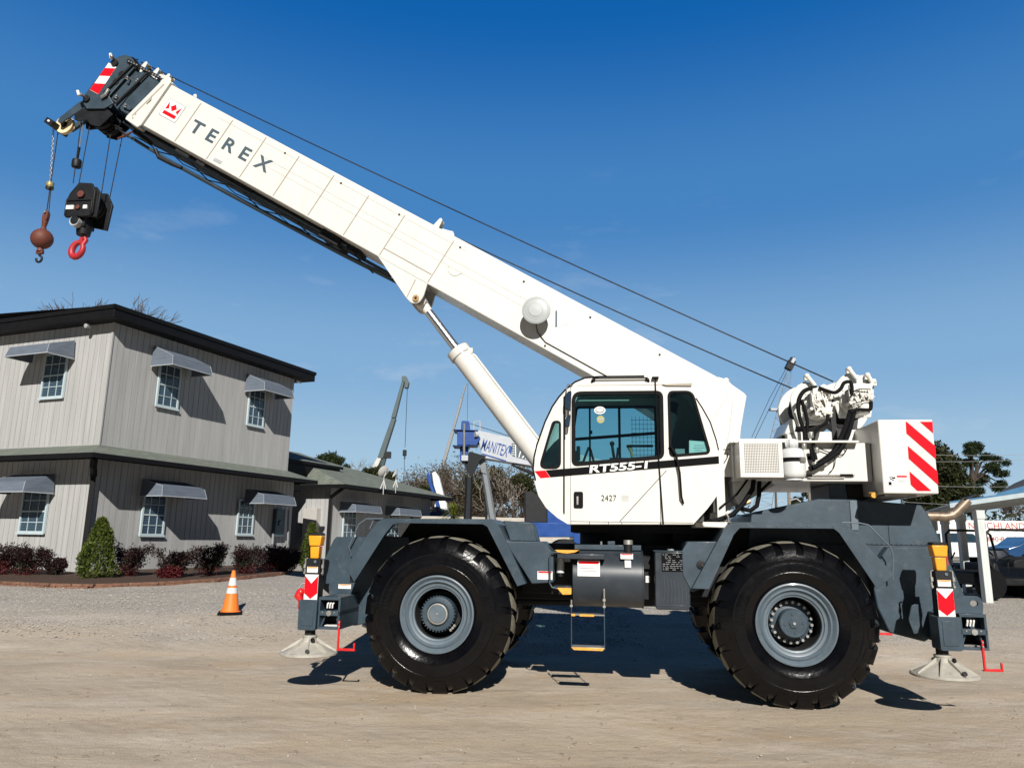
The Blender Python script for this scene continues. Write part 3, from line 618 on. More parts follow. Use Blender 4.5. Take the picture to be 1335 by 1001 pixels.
# ---- superstructure: turntable, turret, deck
mb = MB(); mb.use(DARK); mb.cyl((.25, 0, 1.50), (.25, 0, 1.72), .62, n=40); mb.b2(-.45, 1.3, -.65, .75, 1.68, 1.76); mb.build('turntable', parent=crane)
mb = MB(); mb.use(WHITE)
mb.plate([(-.35, 1.76), (1.10, 1.76), (1.24, 1.82), (1.40, 1.985), (1.63, 2.10), (1.90, 2.255), (1.90, 2.45), (1.25, 2.66), (.2, 2.5), (-.35, 2.2)], -.40, .55)
turret = mb.build('turret', parent=crane, bevel=.01)
for y0, y1 in ((-.335, -.30), (.40, .435)):
    mb = MB(); mb.use(WHITE)
    mb.plate([(.5, 2.0), (1.16, 1.96), (1.30, 2.10), (1.475, 2.36), (1.53, 2.78)] + [mp_(q_[0], q_[1], -.335) for q_ in ((966, 558), (973.5, 516), (970, 512), (957, 503), (943, 493), (936, 491))] + [(1.0, 3.4), (.6, 2.9)], y0, y1); mb.build('boom_foot_plate', parent=turret, bevel=.008)
mb = MB(); mb.use(WHITE)   # gusset box behind the cab
mb.plate([(1.10, 1.79), (1.18, 1.79), (1.33, 1.93), (1.22, 1.95), (1.20, 2.55), (1.27, 2.62), (1.34, 2.62), (1.36, 2.1), (1.42, 2.0), (1.56, 2.10), (1.56, 2.66), (1.10, 2.66)], -.78, -.40)
mb.b2(1.145, 1.235, -1.0, -.78, 1.80, 2.66); mb.b2(1.235, 1.36, -.84, -.8, 2.3, 2.66)
mb.build('turret_gusset', parent=turret, bevel=.006)
mb = MB(); mb.use(WGROOVE); mb.b2(1.16, 1.36, -.846, -.843, 2.60, 2.612); mb.build('seam', parent=turret, smooth=0)
mb = MB(); mb.use(WHITE); mb.b2(1.34, 2.79, -.93, .95, 2.25, 2.665); mb.b2(1.34, 2.65, -1.03, -.93, 2.655, 2.68)
mb.plate([(1.30, 2.655), (1.9, 2.665), (2.0, 2.70), (1.34, 2.70)], -1.02, -.1)
deck = mb.build('counterweight_deck', parent=crane, bevel=.008)
mb = MB(); mb.use(STEEL); mb.tube([(2.1, -.955, 2.31), (2.60, -.955, 2.315)], .008, 6); mb.tube([(2.12, -.955, 2.288), (2.5, -.955, 2.29)], .006, 6); mb.use(BLACK); mb.cyl((2.45, -.955, 2.315), (2.58, -.955, 2.316), .012, n=8); mb.cyl((2.1, -.955, 2.31), (2.16, -.955, 2.31), .012, n=8); mb.cyl((2.15, -.93, 2.50), (2.15, -.945, 2.50), .022, n=12); mb.build('deck_pipe', parent=deck)
# radiator cage
GR = mat('perforated_grille', (.62, .62, .60), .5, metal=.2, var=.05)
cage = MB(); cage.use(WHITE); xa, xb, za, zb = 1.362, 1.80, 2.262, 2.645; y0 = -1.27
gx0, gx1, gz0, gz1 = xa + .045, xb - .04, za + .045, zb - .03
cage.plate([(xa, za), (xb, za), (xb, zb), (xa, zb)], y0, y0 + .01, [[(gx0, gz0), (gx1, gz0), (gx1, gz1), (gx0, gz1)]])
cage.b2(xa, xa + .012, y0 + .01, -.93, za, zb); cage.b2(xb - .012, xb, y0 + .01, -.93, za, zb); cage.b2(xa + .012, xb - .012, y0 + .01, -.93, zb - .012, zb); cage.b2(xa + .012, xb - .012, y0 + .01, -.93, za, za + .012)
cg = cage.build('cooler_cage', parent=crane, bevel=.003)
def grille_mat():
    m = bpy.data.materials.new('grille_holes'); m.use_nodes = True; N, L = m.node_tree.nodes, m.node_tree.links; b = N['Principled BSDF']; b.inputs['Roughness'].default_value = .45; b.inputs['Base Color'].default_value = (.72, .70, .66, 1)
    return m
g = MB(); g.use(WHITE)
nx, nz_ = 21, 18; dx = (gx1 - gx0) / nx; dz = (gz1 - gz0) / nz_
for i in range(nx + 1): g.b2(gx0 + i * dx - .0034, gx0 + i * dx + .0034, y0 + .002, y0 + .006, gz0, gz1)
for k in range(nz_ + 1): g.b2(gx0, gx1, y0 + .0035, y0 + .0075, gz0 + k * dz - .0036, gz0 + k * dz + .0036)
g.build('perforated_grille', parent=cg, smooth=0)
g = MB(); g.use(mat('cooler_core', (.16, .17, .20), .5, metal=.5, var=.3, scale=30)); g.b2(xa + .02, xb - .02, -1.16, -.95, za + .02, zb - .02); g.build('cooler_core', parent=cg)
g = MB(); g.use(STEEL)
for z in (za + .06, (za + zb) / 2, zb - .05):
    for x in (xa + .02, xb - .016): g.cyl((x, y0 - .004, z), (x, y0, z), .006, n=8)
g.build('screws', parent=cg)
# hoses under the cage
mb = MB(); mb.use(BLACK)
mb.tube([(1.55, -.95, 2.26), (1.53, -.98, 2.16), (1.42, -1.0, 2.0), (1.30, -1.02, 1.88), (1.12, -1.05, 1.815), (1.02, -1.05, 1.80)], .026, 10)
mb.tube([(1.62, -.9, 2.26), (1.60, -.95, 2.10), (1.57, -.95, 1.98), (1.50, -.95, 1.93), (1.42, -.93, 1.95), (1.36, -.9, 1.98)], .024, 10)
mb.tube([(1.76, -.9, 2.27), (1.66, -.95, 2.18), (1.60, -.93, 2.12)], .016, 8)
mb.tube([(1.50, -.95, 2.28), (1.36, -.98, 2.10), (1.17, -1.02, 1.95)], .012, 8)
mb.tube([(1.16, -.86, 2.42), (1.25, -.86, 2.44), (1.30, -.86, 2.52), (1.30, -.86, 2.56)], .005, 6)
mb.build('hydraulic_hose', parent=crane, smooth=60)
mb = MB(); mb.use(BRASS); mb.tube([(1.50, -.95, 2.03), (1.44, -.96, 2.0), (1.40, -.96, 1.99)], .022, 8); mb.build('hose_fitting', parent=crane)
mb = MB(); mb.use(WHITE2); mb.b2(.90, 1.28, -1.10, -.5, 1.745, 1.80); mb.tube([(.95, -1.12, 1.80), (1.0, -1.14, 1.755), (1.2, -1.14, 1.75), (1.26, -1.12, 1.79)], .012, 6); mb.use(STEEL); mb.tube([(1.26, -1.12, 1.70), (1.24, -1.12, 1.86), (1.22, -1.12, 1.89)], .012, 6); mb.build('turret_base', parent=turret, bevel=.005)

# counterweight
cwp = [(2.795, 2.108), (3.332, 2.108), (3.338, 2.876), (2.797, 2.876)]
mb = MB(); mb.use(WHITE); mb.plate(cwp, -1.20, 1.20); cw = mb.build('counterweight', parent=crane, bevel=.012)
mb = MB(); mb.use(REDR); ys0, ys1 = -1.205, -1.2005
def stripe(pts): mb.plate([(m3(1110 + a / 8.34, 530 + b / 8.34, -1.2)[0], m3(1110 + a / 8.34, 530 + b / 8.34, -1.2)[2]) for a, b in pts], ys0, ys1)
stripe([(590, 165), (600, 165), (912, 430), (918, 570), (597, 290)]); stripe([(745, 165), (880, 165), (886, 288)]); stripe([(612, 428), (935, 705), (942, 850), (622, 565)]); stripe([(632, 705), (868, 915), (715, 915), (644, 845)])
mb.build('hazard_stripes', parent=cw, smooth=0)
sticker('decal', 2.875, 2.245, .105, .10, -1.202, cw, 0); sticker('decal', 2.985, 2.245, .11, .10, -1.202, cw, 4, REDR)
mb = MB(); mb.use(BLKSTK); mb.box((2.865, -1.205, 2.212), (.028, .002, .03)); mb.box((2.885, -1.205, 2.252), (.05, .002, .008), Matrix.Rotation(.5, 3, 'Y')); mb.box((2.905, -1.205, 2.268), (.03, .002, .016)); mb.box((2.878, -1.205, 2.275), (.03, .002, .006)); mb.build('pictogram', parent=cw, smooth=0)
mb = MB(); mb.use(STEEL); mb.b2(2.84, 3.15, -1.1, .9, 2.085, 2.105); mb.use(YELS); mb.cyl((2.75, -1.05, 2.10), (2.75, -.95, 2.11), .03, n=10); mb.build('counterweight_bracket', parent=cw)

# winches
def winch(px_pts, ynear, cx, cz, r, lugs):
    pl = [mp_(a, b, ynear) for a, b in px_pts]
    mb = MB(); mb.use(WHITE); mb.plate(pl, ynear, ynear + .03)
    w = mb.build('winch', parent=crane, bevel=.01)
    d = MB(); d.use(DARK); d.lathe([(.0, 0), (r * .55, 0), (r * .55, .6), (0, .6)], (cx, ynear + .03, cz), (0, 1, 0), 36)
    for k in range(26): d.lathe([(r * .55, .01 + k * .022), (r * .57, .02 + k * .022), (r * .55, .03 + k * .022)], (cx, ynear + .03, cz), (0, 1, 0), 36)
    d.build('rope_drum', parent=w, smooth=50)
    fl = MB(); fl.use(WHITE); fl.lathe([(.05, 0), (r * .86, 0), (r * .88, .01), (r * .86, .02), (.05, .02)], (cx, -.06, cz), (0, 1, 0), 40); fl.build('drum_flange', parent=w, smooth=40)
    fl = MB(); fl.use(WHITE); fl.plate(pl, .28, .31); fl.build('winch_plate', parent=w, bevel=.008)
    g_ = MB(); g_.use(WHITE2)
    mx, mz = cx + .04, cz + .0; yn = ynear
    g_.lathe([(.17, 0), (.165, .05), (.12, .07)], (mx, yn, mz), (0, -1, 0), 28, cap1=True)
    g_.box((mx + .01, yn - .12, mz + .03), (.20, .16, .17)); g_.box((mx + .04, yn - .14, mz - .10), (.13, .14, .12)); g_.box((mx - .01, yn - .16, mz + .14), (.16, .12, .08)); g_.box((mx + .12, yn - .1, mz + .13), (.08, .10, .12))
    rr = random.Random(int(cx * 100))
    for k in range(26):
        a = rr.uniform(0, 6.28); q = rr.uniform(.03, .15); g_.cyl((mx + cos(a) * q, yn - .24, mz + sin(a) * q), (mx + cos(a) * q, yn - .05, mz + sin(a) * q), rr.uniform(.008, .024), n=8)
    for k in range(8):
        a = rr.uniform(-.12, .12); g_.tube([(mx + a, yn - .2, mz + .12), (mx + a + rr.uniform(-.05, .05), yn - .25, mz + .02), (mx + rr.uniform(-.1, .1), yn - .22, mz - .14)], .007, 6)
    g_.lathe([(.05, 0), (.05, .03), (.03, .04)], (mx + .05, yn - .21, mz - .1), (0, -1, 0), 16, cap1=True)
    for k in range(14): a = 2 * pi * k / 14; g_.cyl((mx + cos(a) * .185, yn - .012, mz + sin(a) * .185), (mx + cos(a) * .185, yn, mz + sin(a) * .185), .009, n=6)
    g_.build('winch_motor', parent=w, smooth=40, bevel=.004)
    l = MB(); l.use(WHITE2)
    for (a, b) in lugs: x1, z1 = mp_(*a, ynear - .05); x2, z2 = mp_(*b, ynear - .05); l.cyl((x1, ynear - .05, z1), (x2, ynear - .05, z2), .026, .022, 12); l.box((x1, ynear - .03, z1 - .02), (.06, .05, .06)); l.sphere((x1, ynear - .05, z1), .032, 6)
    l.build('rope_guard_arm', parent=w, smooth=45, bevel=.003)
    return w
w1 = winch([(1030, 520), (1033, 511), (1040, 502), (1049, 497), (1058, 499), (1066, 505), (1074, 500), (1080, 503), (1084, 512), (1082, 530), (1081, 552), (1040, 556), (1034, 540)], -.42, 2.36, 3.16, .36, [((1052, 490), (1063, 503))])
w2 = winch([(1086, 510), (1090, 499), (1097, 491), (1104, 487), (1113, 487), (1121, 489), (1131, 488), (1137, 492), (1140, 500), (1139, 520), (1136, 544), (1094, 545), (1088, 528)], -.42, 2.78, 3.2, .36, [((1107, 481), (1118, 495)), ((1131, 489), (1138, 500)), ((1139, 497), (1133, 506))])
def arc_shell(pts, y0, y1, parent):
    mb = MB(); mb.use(WHITE); P_ = [mp_(a, b, y0) for a, b in pts]
    for i in range(len(P_) - 1):
        a, b = Vector(P_[i]), Vector(P_[i + 1]); nn = Vector(((b - a).y, -(b - a).x)).normalized() * .015
        mb.plate([tuple(a), tuple(b), tuple(b + nn), tuple(a + nn)], y0, y1)
    mb.build('winch_flange', parent=parent, bevel=.004)
arc_shell([(1025, 555), (1018, 540), (1018, 530), (1022, 518), (1029, 510)], .10, .2, w1)
mb = MB(); mb.use(WHITE); mb.b2(2.05, 2.60, -.42, .31, 2.665, 2.86); mb.b2(2.60, 2.98, -.42, .31, 2.665, 2.90)
mb.plate([(2.02, 2.84), (2.10, 3.02), (2.17, 2.98), (2.12, 2.80)], -.42, .31)
mb.build('winch_base', parent=crane, bevel=.01)
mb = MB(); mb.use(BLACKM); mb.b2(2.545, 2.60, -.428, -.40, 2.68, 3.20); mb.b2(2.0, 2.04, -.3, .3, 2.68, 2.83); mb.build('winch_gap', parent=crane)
mb = MB(); mb.use(BLACK)
def hose(pts, r, y=-.9, yk=None):
    P_ = [Vector(m3(1000 + a / 6.67, 470 + b / 6.67, (yk[i] if yk else y))) for i, (a, b) in enumerate(pts)]
    out = []
    for i in range(len(P_) - 1):                  # catmull-rom for soft bends
        p0, p1, p2, p3 = P_[max(i - 1, 0)], P_[i], P_[i + 1], P_[min(i + 2, len(P_) - 1)]
        for k in range(6):
            t = k / 6; out.append(.5 * ((2 * p1) + (p2 - p0) * t + (2 * p0 - 5 * p1 + 4 * p2 - p3) * t * t + (3 * p1 - p0 - 3 * p2 + p3) * t ** 3))
    out.append(P_[-1]); mb.tube(out, r * .8, 8)
hose([(430, 232), (330, 260), (280, 330), (272, 420), (290, 520), (325, 620), (330, 750)], .030, -.62)
hose([(300, 340), (345, 500), (350, 640), (355, 760)], .026, -.62)
hose([(450, 235), (520, 262), (590, 278), (640, 245), (670, 195), (720, 185), (738, 230), (735, 300)], .026, -.66)
hose([(725, 440), (690, 560), (640, 680), (590, 780), (500, 860), (370, 945)], .036, -.97, [-.62, -.8, -.95, -.98, -.99, -1.0])
hose([(760, 440), (730, 560), (690, 680), (630, 780), (540, 850), (400, 935)], .032, -.97, [-.62, -.8, -.97, -1.0, -1.02, -1.03])
hose([(905, 350), (900, 420), (850, 428), (780, 425), (730, 450)], .024, -.68)
hose([(530, 470), (515, 540), (440, 590), (405, 660), (405, 760), (425, 860)], .026, -.9, [-.66, -.7, -.85, -.95, -.98, -1.0])
hose([(380, 770), (395, 840), (410, 880)], .022, -1.0)
hose([(430, 755), (520, 790), (600, 815), (660, 815), (690, 770), (660, 740)], .007, -.96)
hose([(540, 800), (590, 850), (580, 930), (540, 975)], .006, -.96)
hose([(900, 250), (800, 248), (745, 280), (720, 330)], .007, -.70); hose([(740, 380), (840, 350), (920, 340)], .006, -.70)
mb.build('hydraulic_hose', parent=crane, smooth=60)
mb = MB(); mb.use(STEEL)
for a, b in ((380, 650), (430, 780), (320, 745), (415, 905), (500, 885)): x, y, z = m3(1000 + a / 6.67, 470 + b / 6.67, -1.0); mb.cyl((x, y, z - .03), (x, y, z + .03), .03, n=8)
mb.build('hose_fitting', parent=crane, bevel=.004)

# ---- cab
cab_out = [(-.827, 2.335), (-.818, 2.47), (-.79, 2.60), (-.70, 2.86), (-.621, 3.029), (-.55, 3.135), (-.477, 3.218), (-.37, 3.305), (-.257, 3.352), (-.1, 3.362), (.388, 3.362), (.80, 3.345), (.93, 3.26), (1.0, 3.15), (1.075, 2.98), (1.13, 2.78), (1.15, 2.56), (1.15, 2.13), (1.13, 2.09), (1.035, 1.955), (.864, 1.772), (-.451, 1.756), (-.56, 1.82), (-.682, 1.924), (-.765, 2.05), (-.81, 2.2)]
win1 = [(-.395, 2.385), (.57, 2.468), (.575, 3.185), (-.395, 3.185)]
win2 = [(.645, 2.485), (1.06, 2.52), (.895, 3.182), (.645, 3.182)]
win0 = [(-.755, 2.355), (-.535, 2.36), (-.535, 2.86), (-.61, 2.86)]
W1 = rounded(win1, [.06, .06, .07, .10], 6); W2 = rounded(win2, [.05, .05, .07, .05], 5); W0 = rounded(win0, [.08, .06, .05, .06], 5)
mb = MB(); mb.use(WHITE); mb.plate(cab_out, -1.25, -1.215, [W1, W2, W0]); cab = mb.build('cab', parent=crane, bevel=.004)
FW1 = rounded([(-.50, 2.42), (.56, 2.44), (.56, 3.17), (-.40, 3.17)], .05, 4)
mb = MB(); mb.use(WHITE); mb.plate(cab_out, -.46, -.43, [FW1]); mb.build('far_side_panel', parent=cab)
mb = MB(); ci = inset(cab_out, .03); n = len(cab_out)
for i in range(n):
    j = (i + 1) % n; a, b, c_, d = cab_out[i], cab_out[j], ci[j], ci[i]
    zmid = (a[1] + b[1]) / 2; isglass = a[0] < -.4 and b[0] < -.3 and zmid > 2.3
    if isglass: continue
    mb.use(WHITE); mb.plate([a, b, c_, d], -1.215, -.46)
mb.build('cab_shell', parent=cab)
mb = MB(); mb.use(CABGL2)
for i in range(n):
    j = (i + 1) % n; a, b = cab_out[i], cab_out[j]
    if a[0] < -.4 and b[0] < -.3 and (a[1] + b[1]) / 2 > 2.3: mb.poly([(a[0], -1.215, a[1]), (b[0], -1.215, b[1]), (b[0], -.46, b[1]), (a[0], -.46, a[1])])
mb.build('windscreen', parent=cab, smooth=60)
mb = MB(); mb.use(BLACK)
edge = [(x, z) for x, z in cab_out[:12]]
mb.tube([(x, -1.252, z) for x, z in [(-.80, 2.22)] + edge[:11]], .009, 8)
mb.tube([(x, -1.254, z) for x, z in [(.935, 3.11), (1.0, 3.0), (1.075, 2.85), (1.13, 2.66), (1.15, 2.55)]], .006, 6)
mb.build('edge_seal', parent=cab, smooth=60)
def gasket(W, w, name='window_seal'):
    mb = MB(); mb.use(BLACK); mb.plate(inset(W, -.012), -1.262, -1.25, [inset(W, w)]); mb.plate(W, -1.25, -1.225, [inset(W, w)]); return mb.build(name, parent=cab, bevel=.003)
gasket(W1, .028); gasket(W2, .014); gasket(W0, .012)
for W in (W1, W2, W0): mb = MB(); mb.use(CABGL); mb.poly([(x, -1.238, z) for x, z in inset(W, .01)]); mb.build('window', parent=cab, smooth=0)
mb = MB(); mb.use(CABGL2); mb.poly([(x, -.445, z) for x, z in FW1]); mb.build('window', parent=cab, smooth=0)
mb = MB(); mb.use(BLACK)
for x, w in ((-.23, .022), (.12, .03)): mb.b2(x - w / 2, x + w / 2, -.475, -.46, 2.42, 3.17)
mb.box((.03, -.485, 2.80), (1.06, .02, .035), Matrix.Rotation(-.075, 3, 'Y')); mb.b2(-.24, -.2, -.5, -.485, 2.83, 2.87)
mb.plate(inset(FW1, -.0), -.47, -.46, [inset(FW1, .03)]); mb.build('far_window_frame', parent=cab)
mb = MB(); mb.use(BLACKM)
for i in range(8): x = .27 + i * .045; mb.b2(x - .002, x + .002, -.40, -.396, 2.50, 3.05)
for i in range(10): z = 2.54 + i * .052; mb.b2(.26, .60, -.404, -.40, z - .002, z + .002)
mb.build('window_guard', parent=cab, smooth=0)
INT = mat('cab_lining', (.05, .055, .055), .7, var=.1); LIN = mat('cab_headliner', (.42, .46, .40), .7, var=.05)
mb = MB(); mb.use(INT); mb.b2(-.42, .98, -1.20, -.47, 1.80, 1.86); mb.build('cab_floor', parent=cab); mb = MB(); mb.use(INT); mb.b2(1.08, 1.10, -1.20, -.47, 1.9, 2.6); mb.build('rear_lining', parent=cab); mb = MB(); mb.use(LIN); mb.b2(-.25, .75, -1.20, -.47, 3.262, 3.30); mb.b2(-.34, .22, -1.19, -1.18, 3.10, 3.125); mb.b2(-.30, .24, -1.19, -1.18, 3.145, 3.17); mb.build('headliner_and_bright_strip', parent=cab)  # two pale strips added inside the near glass to read as a sunlit band
mb = MB(); mb.use(YEL); mb.b2(-.12, -.04, -.9, -.88, 3.21, 3.245); mb.use(BLACKM); mb.b2(-.18, -.12, -.9, -.88, 3.235, 3.25); mb.use(WHT); mb.b2(.02, .12, -.9, -.89, 3.235, 3.25); mb.build('overhead_labels', parent=cab)
mb = MB(); mb.use(SEATM); mb.plate(rounded([(.18, 2.28), (.62, 2.30), (.64, 2.42), (.20, 2.40)], .04, 4), -1.05, -.58); mb.plate(rounded([(.50, 2.38), (.60, 2.36), (.76, 2.96), (.66, 3.02), (.58, 2.9)], .05, 4), -1.04, -.60); mb.plate(rounded([(.64, 2.98), (.74, 2.96), (.78, 3.12), (.69, 3.14)], .03, 4), -.95, -.69)
seat = mb.build('operator_seat', parent=cab, bevel=.02)
mb = MB(); mb.use(SEATM); mb.b2(.0, .58, -1.12, -1.04, 2.42, 2.48); mb.b2(.0, .5, -.6, -.52, 2.42, 2.50); mb.b2(-.5, -.28, -1.15, -.55, 2.30, 2.44); mb.plate([(-.50, 2.44), (-.34, 2.44), (-.36, 2.56), (-.47, 2.56)], -1.1, -.95)
mb.tube([(-.30, -.9, 2.44), (-.235, -.88, 2.62), (-.225, -.88, 2.62)], .014, 6); mb.tube([(-.22, -.8, 2.62), (-.17, -.8, 2.44)], .014, 6); mb.tube([(.05, -1.08, 2.48), (.03, -1.08, 2.62)], .016, 8); mb.sphere((.03, -1.08, 2.64), .028, 6); mb.tube([(.08, -.56, 2.5), (.10, -.56, 2.66)], .014, 6); mb.b2(-.38, -.34, -.7, -.6, 2.5, 2.66)
mb.build('control_levers', parent=cab, bevel=.004)
mb = MB(); mb.use(mat('tan_control', (.45, .33, .18), .6)); mb.tube([(.28, -.6, 2.48), (.25, -.62, 2.60), (.22, -.62, 2.68)], .022, 8, radii=[.02, .016, .03]); mb.use(BLACK); mb.b2(.2, .5, -.66, -.58, 2.66, 2.68); mb.build('side_console', parent=cab)
def disc(cx, cz, rx, rz, y, m, n=24): 
    mb = MB(); mb.use(m); mb.plate([(cx + rx * cos(2 * pi * i / n), cz + rz * sin(2 * pi * i / n)) for i in range(n)], y, y + .002); return mb
sx_, sz_ = mp_(782, 534.8, -1.242); mb = disc(sx_, sz_, .062, .042, -1.242, WHT); mb.use(SLATE); mb.plate([(sx_ + .048 * cos(i * pi / 10), sz_ + .028 * sin(i * pi / 10)) for i in range(20)], -1.246, -1.243); mb.use(WHT); mb.plate([(sx_ + .040 * cos(i * pi / 10), sz_ + .021 * sin(i * pi / 10)) for i in range(20)], -1.250, -1.247); mb.build('window_sticker', parent=cab, smooth=0)
sx_, sz_ = mp_(783, 546.5, -1.242); mb = disc(sx_, sz_, .042, .042, -1.242, mat('olive_print', (.35, .34, .12), .6)); mb.use(GREYST); mb.b2(sx_ - .032, sx_ + .032, -1.245, -1.243, sz_ - .008, sz_ + .010); mb.build('window_sticker', parent=cab, smooth=0)
mb = MB(); mb.use(WHT); mb.plate([(.845, 2.508), (1.055, 2.53), (1.045, 2.64), (.85, 2.655)], -1.23, -1.228); mb.use(GREYST); mb.box((.95, -1.232, 2.60), (.10, .002, .003)); mb.box((.95, -1.232, 2.575), (.12, .002, .003)); mb.box((.94, -1.232, 2.55), (.08, .002, .003)); mb.b2(.70, .80, -1.23, -1.228, 2.51, 2.565); mb.build('paper_notice', parent=cab, smooth=0)
# stripe and lettering
mb = MB(); mb.use(BLKSTK); mb.plate([(-.585 - .05, 2.253), (1.150, 2.406), (1.150, 2.484), (-.69, 2.328)], -1.2545, -1.2505); st = mb.build('black_stripe', parent=cab, smooth=0)
mb = MB(); mb.use(REDR); mb.plate([(-.745, 2.243), (-.64, 2.2525), (-.695, 2.3275), (-.811, 2.318)], -1.2545, -1.2505); mb.build('red_flash', parent=cab, smooth=0)
rt = Matrix.Translation((-.225, -1.257, 2.302)) @ Matrix.Rotation(-radians(4.7), 4, 'Y')
text('lettering', 'RT555-1', .112, BLKSTK, rt @ Matrix.Translation((-.004, .0004, -.003)), cab, .003, .12, .009, 1.66, 1.0)
text('lettering', 'RT555-1', .112, WHT, rt, cab, .005, .12, .0035, 1.66, 1.0)
text('unit_number', '2427', .088, BLKSTK, Matrix.Translation((-.095, -1.2535, 2.005)), cab, .003, 0, 0, .88, 1.08)
mb = MB(); mb.use(mat('faded_print', (.52, .52, .50), .6)); rq = random.Random(5)
for k in range(5): mb.box((.16 + rq.uniform(-.004, .004), -1.252, 2.062 - k * .013), (rq.uniform(.06, .085), .002, .006))
mb.build('worn_label', parent=cab, smooth=0)
# door lines, handle, trims
mb = MB(); mb.use(BLACK)
mb.b2(-.497, -.482, -1.258, -1.25, 1.865, 3.14); mb.tube([(-.49, -1.27, 3.14), (-.49, -1.27, 1.90)], .006, 6)
mb.b2(.527, .533, -1.256, -1.25, 1.76, 2.40); mb.tube([(.505, -1.275, 3.33), (.515, -1.275, 2.6), (.555, -1.275, 1.75)], .006, 6); mb.b2(-.42, -.416, -1.253, -1.25, 1.76, 3.25)
mb.tube([(.10, -1.252, 1.79), (.60, -1.252, 2.33)], .0035, 6); mb.tube([(.92, -1.252, 1.81), (1.10, -1.252, 2.04)], .003, 6)
mb.b2(-.42, .86, -1.253, -1.25, 1.783, 1.787)
for x in (-.22, -.02, .12, .52): mb.b2(x, x + .005, -1.254, -1.25, 1.758, 1.785)
mb.build('door_seam', parent=cab, smooth=0)
mb = MB(); mb.use(BLACK); mb.plate(rounded([(-.385, 1.925), (-.285, 1.925), (-.285, 2.10), (-.385, 2.10)], .02, 3), -1.262, -1.25); mb.use(STEEL); mb.b2(-.355, -.335, -1.266, -1.262, 1.96, 2.05); mb.build('door_handle', parent=cab, bevel=.004)
mb = MB(); mb.use(BLACK); mb.tube([(.64, -1.29, 2.60), (.70, -1.30, 2.50), (.735, -1.30, 2.30), (.745, -1.30, 2.05), (.765, -1.27, 1.985)], .011, 8); mb.build('grab_handle', parent=cab, smooth=60)
mb = MB(); mb.use(BLACK); mb.tube([(-.19, -1.24, 3.32), (-.17, -1.28, 3.335), (.42, -1.28, 3.335), (.44, -1.24, 3.32)], .008, 8); mb.tube([(-.19, -1.25, 3.30), (-.15, -1.27, 3.325)], .012, 6); mb.tube([(.44, -1.25, 3.30), (.40, -1.27, 3.325)], .012, 6); mb.b2(.47, .54, -1.30, -1.24, 3.325, 3.345); mb.build('roof_rail', parent=cab, smooth=50)
mb = MB(); mb.use(WGROOVE); mb.b2(-.35, .60, -1.253, -1.25, 3.262, 3.266); mb.plate([(.58, 3.265), (.90, 3.275), (.89, 3.245), (.62, 3.25)], -1.27, -1.25); mb.build('roof_seam', parent=cab, smooth=0)
def mirror(pts):
    mb = MB(); mb.use(BLACK); P_ = rounded([mp_(690 + a / 7.42, 485 + b / 7.42, -1.36) for a, b in pts], .03, 4); mb.plate(P_, -1.36, -1.34); mb.use(MIRR); mb.plate(inset(P_, .006), -1.363, -1.36); return mb.build('mirror', parent=cab, bevel=.003)
mirror([(375, 185), (408, 180), (400, 385), (340, 340), (342, 240)]); mirror([(345, 455), (400, 400), (388, 535), (345, 520)])
mb = MB(); mb.use(STEEL); mb.tube([(-.40, -1.25, 3.26), (-.45, -1.30, 3.27), (-.46, -1.34, 3.2), (-.462, -1.34, 2.72)], .007, 6); mb.build('mirror_arm', parent=cab)

# ---- boom.  boom frame: s from the foot along the boom, t down across it
BA = Vector((1.31, 0, 3.575)); BD = Vector((-.8625, 0, .506)).normalized(); BN = Vector((-.506, 0, -.8625)).normalized()
BM = Matrix(((BD.x, 0, BN.x, BA.x), (0, 1, 0, 0), (BD.z, 0, BN.z, BA.z), (0, 0, 0, 1)))     # local x=s, y=y, z=t
def BMB(): return MB(BM)
YN, YF = -.20, .30
mb = BMB(); mb.use(WHITE)
mb.plate([(-.15, .10), (.0, 0), (9.0, 0), (9.0, .74), (1.0, .745), (.1, .80), (-.30, .75), (-.36, .45)], YN, YF)
boom = mb.build('boom', parent=crane, bevel=.012)
mb = BMB(); mb.use(WHITE)   # bottom flange chamfer strip + collar
mb.plate([(8.88, -.035), (9.0, -.04), (9.16, .74), (9.15, .79), (8.90, .81), (8.86, .74), (8.86, .0)], YN - .03, YN - .002); mb.plate([(8.88, -.035), (9.0, -.04), (9.16, .74), (9.15, .79), (8.90, .81), (8.86, .74), (8.86, .0)], YF, YF + .03)
mb.b2(8.98, 9.15, YN - .002, YF, .75, .79); mb.b2(8.86, 9.02, YN - .002, YF, -.035, -.002); mb.build('boom_collar', parent=boom, bevel=.006)
mb = BMB(); mb.use(WGROOVE)
mb.plate([(8.93, .06), (8.955, .06), (9.09, .70), (9.07, .70)], YN - .032, YN - .03); mb.b2(8.86, 8.868, YN - .033, YN - .03, -.02, .75)
for z_ in (.65, .72): mb.cyl((9.05, YN - .036, z_), (9.05, YN - .03, z_), .012, n=10)
mb.tube([(9.0, YN - .035, .30), (8.97, YN - .04, .36), (8.99, YN - .035, .44)], .008, 6); mb.build('collar_detail', parent=boom, smooth=0)
mb = BMB(); mb.use(WGROOVE)
for s_, z0 in ((8.26, .04), (7.66, .04), (7.05, .03), (6.445, .04), (5.83, .05), (5.22, .07), (4.615, .07), (3.825, .06)):
    mb.b2(s_ - .006, s_ + .006, YN - .006, YN - .001, z0, .715)
mb.b2(3.84, 4.61, YN - .005, YN - .001, .598, .61)
mb.build('weld_rib', parent=boom, smooth=0)
FAINT = mat('faint_seam', (.60, .585, .53), .5, var=.05)
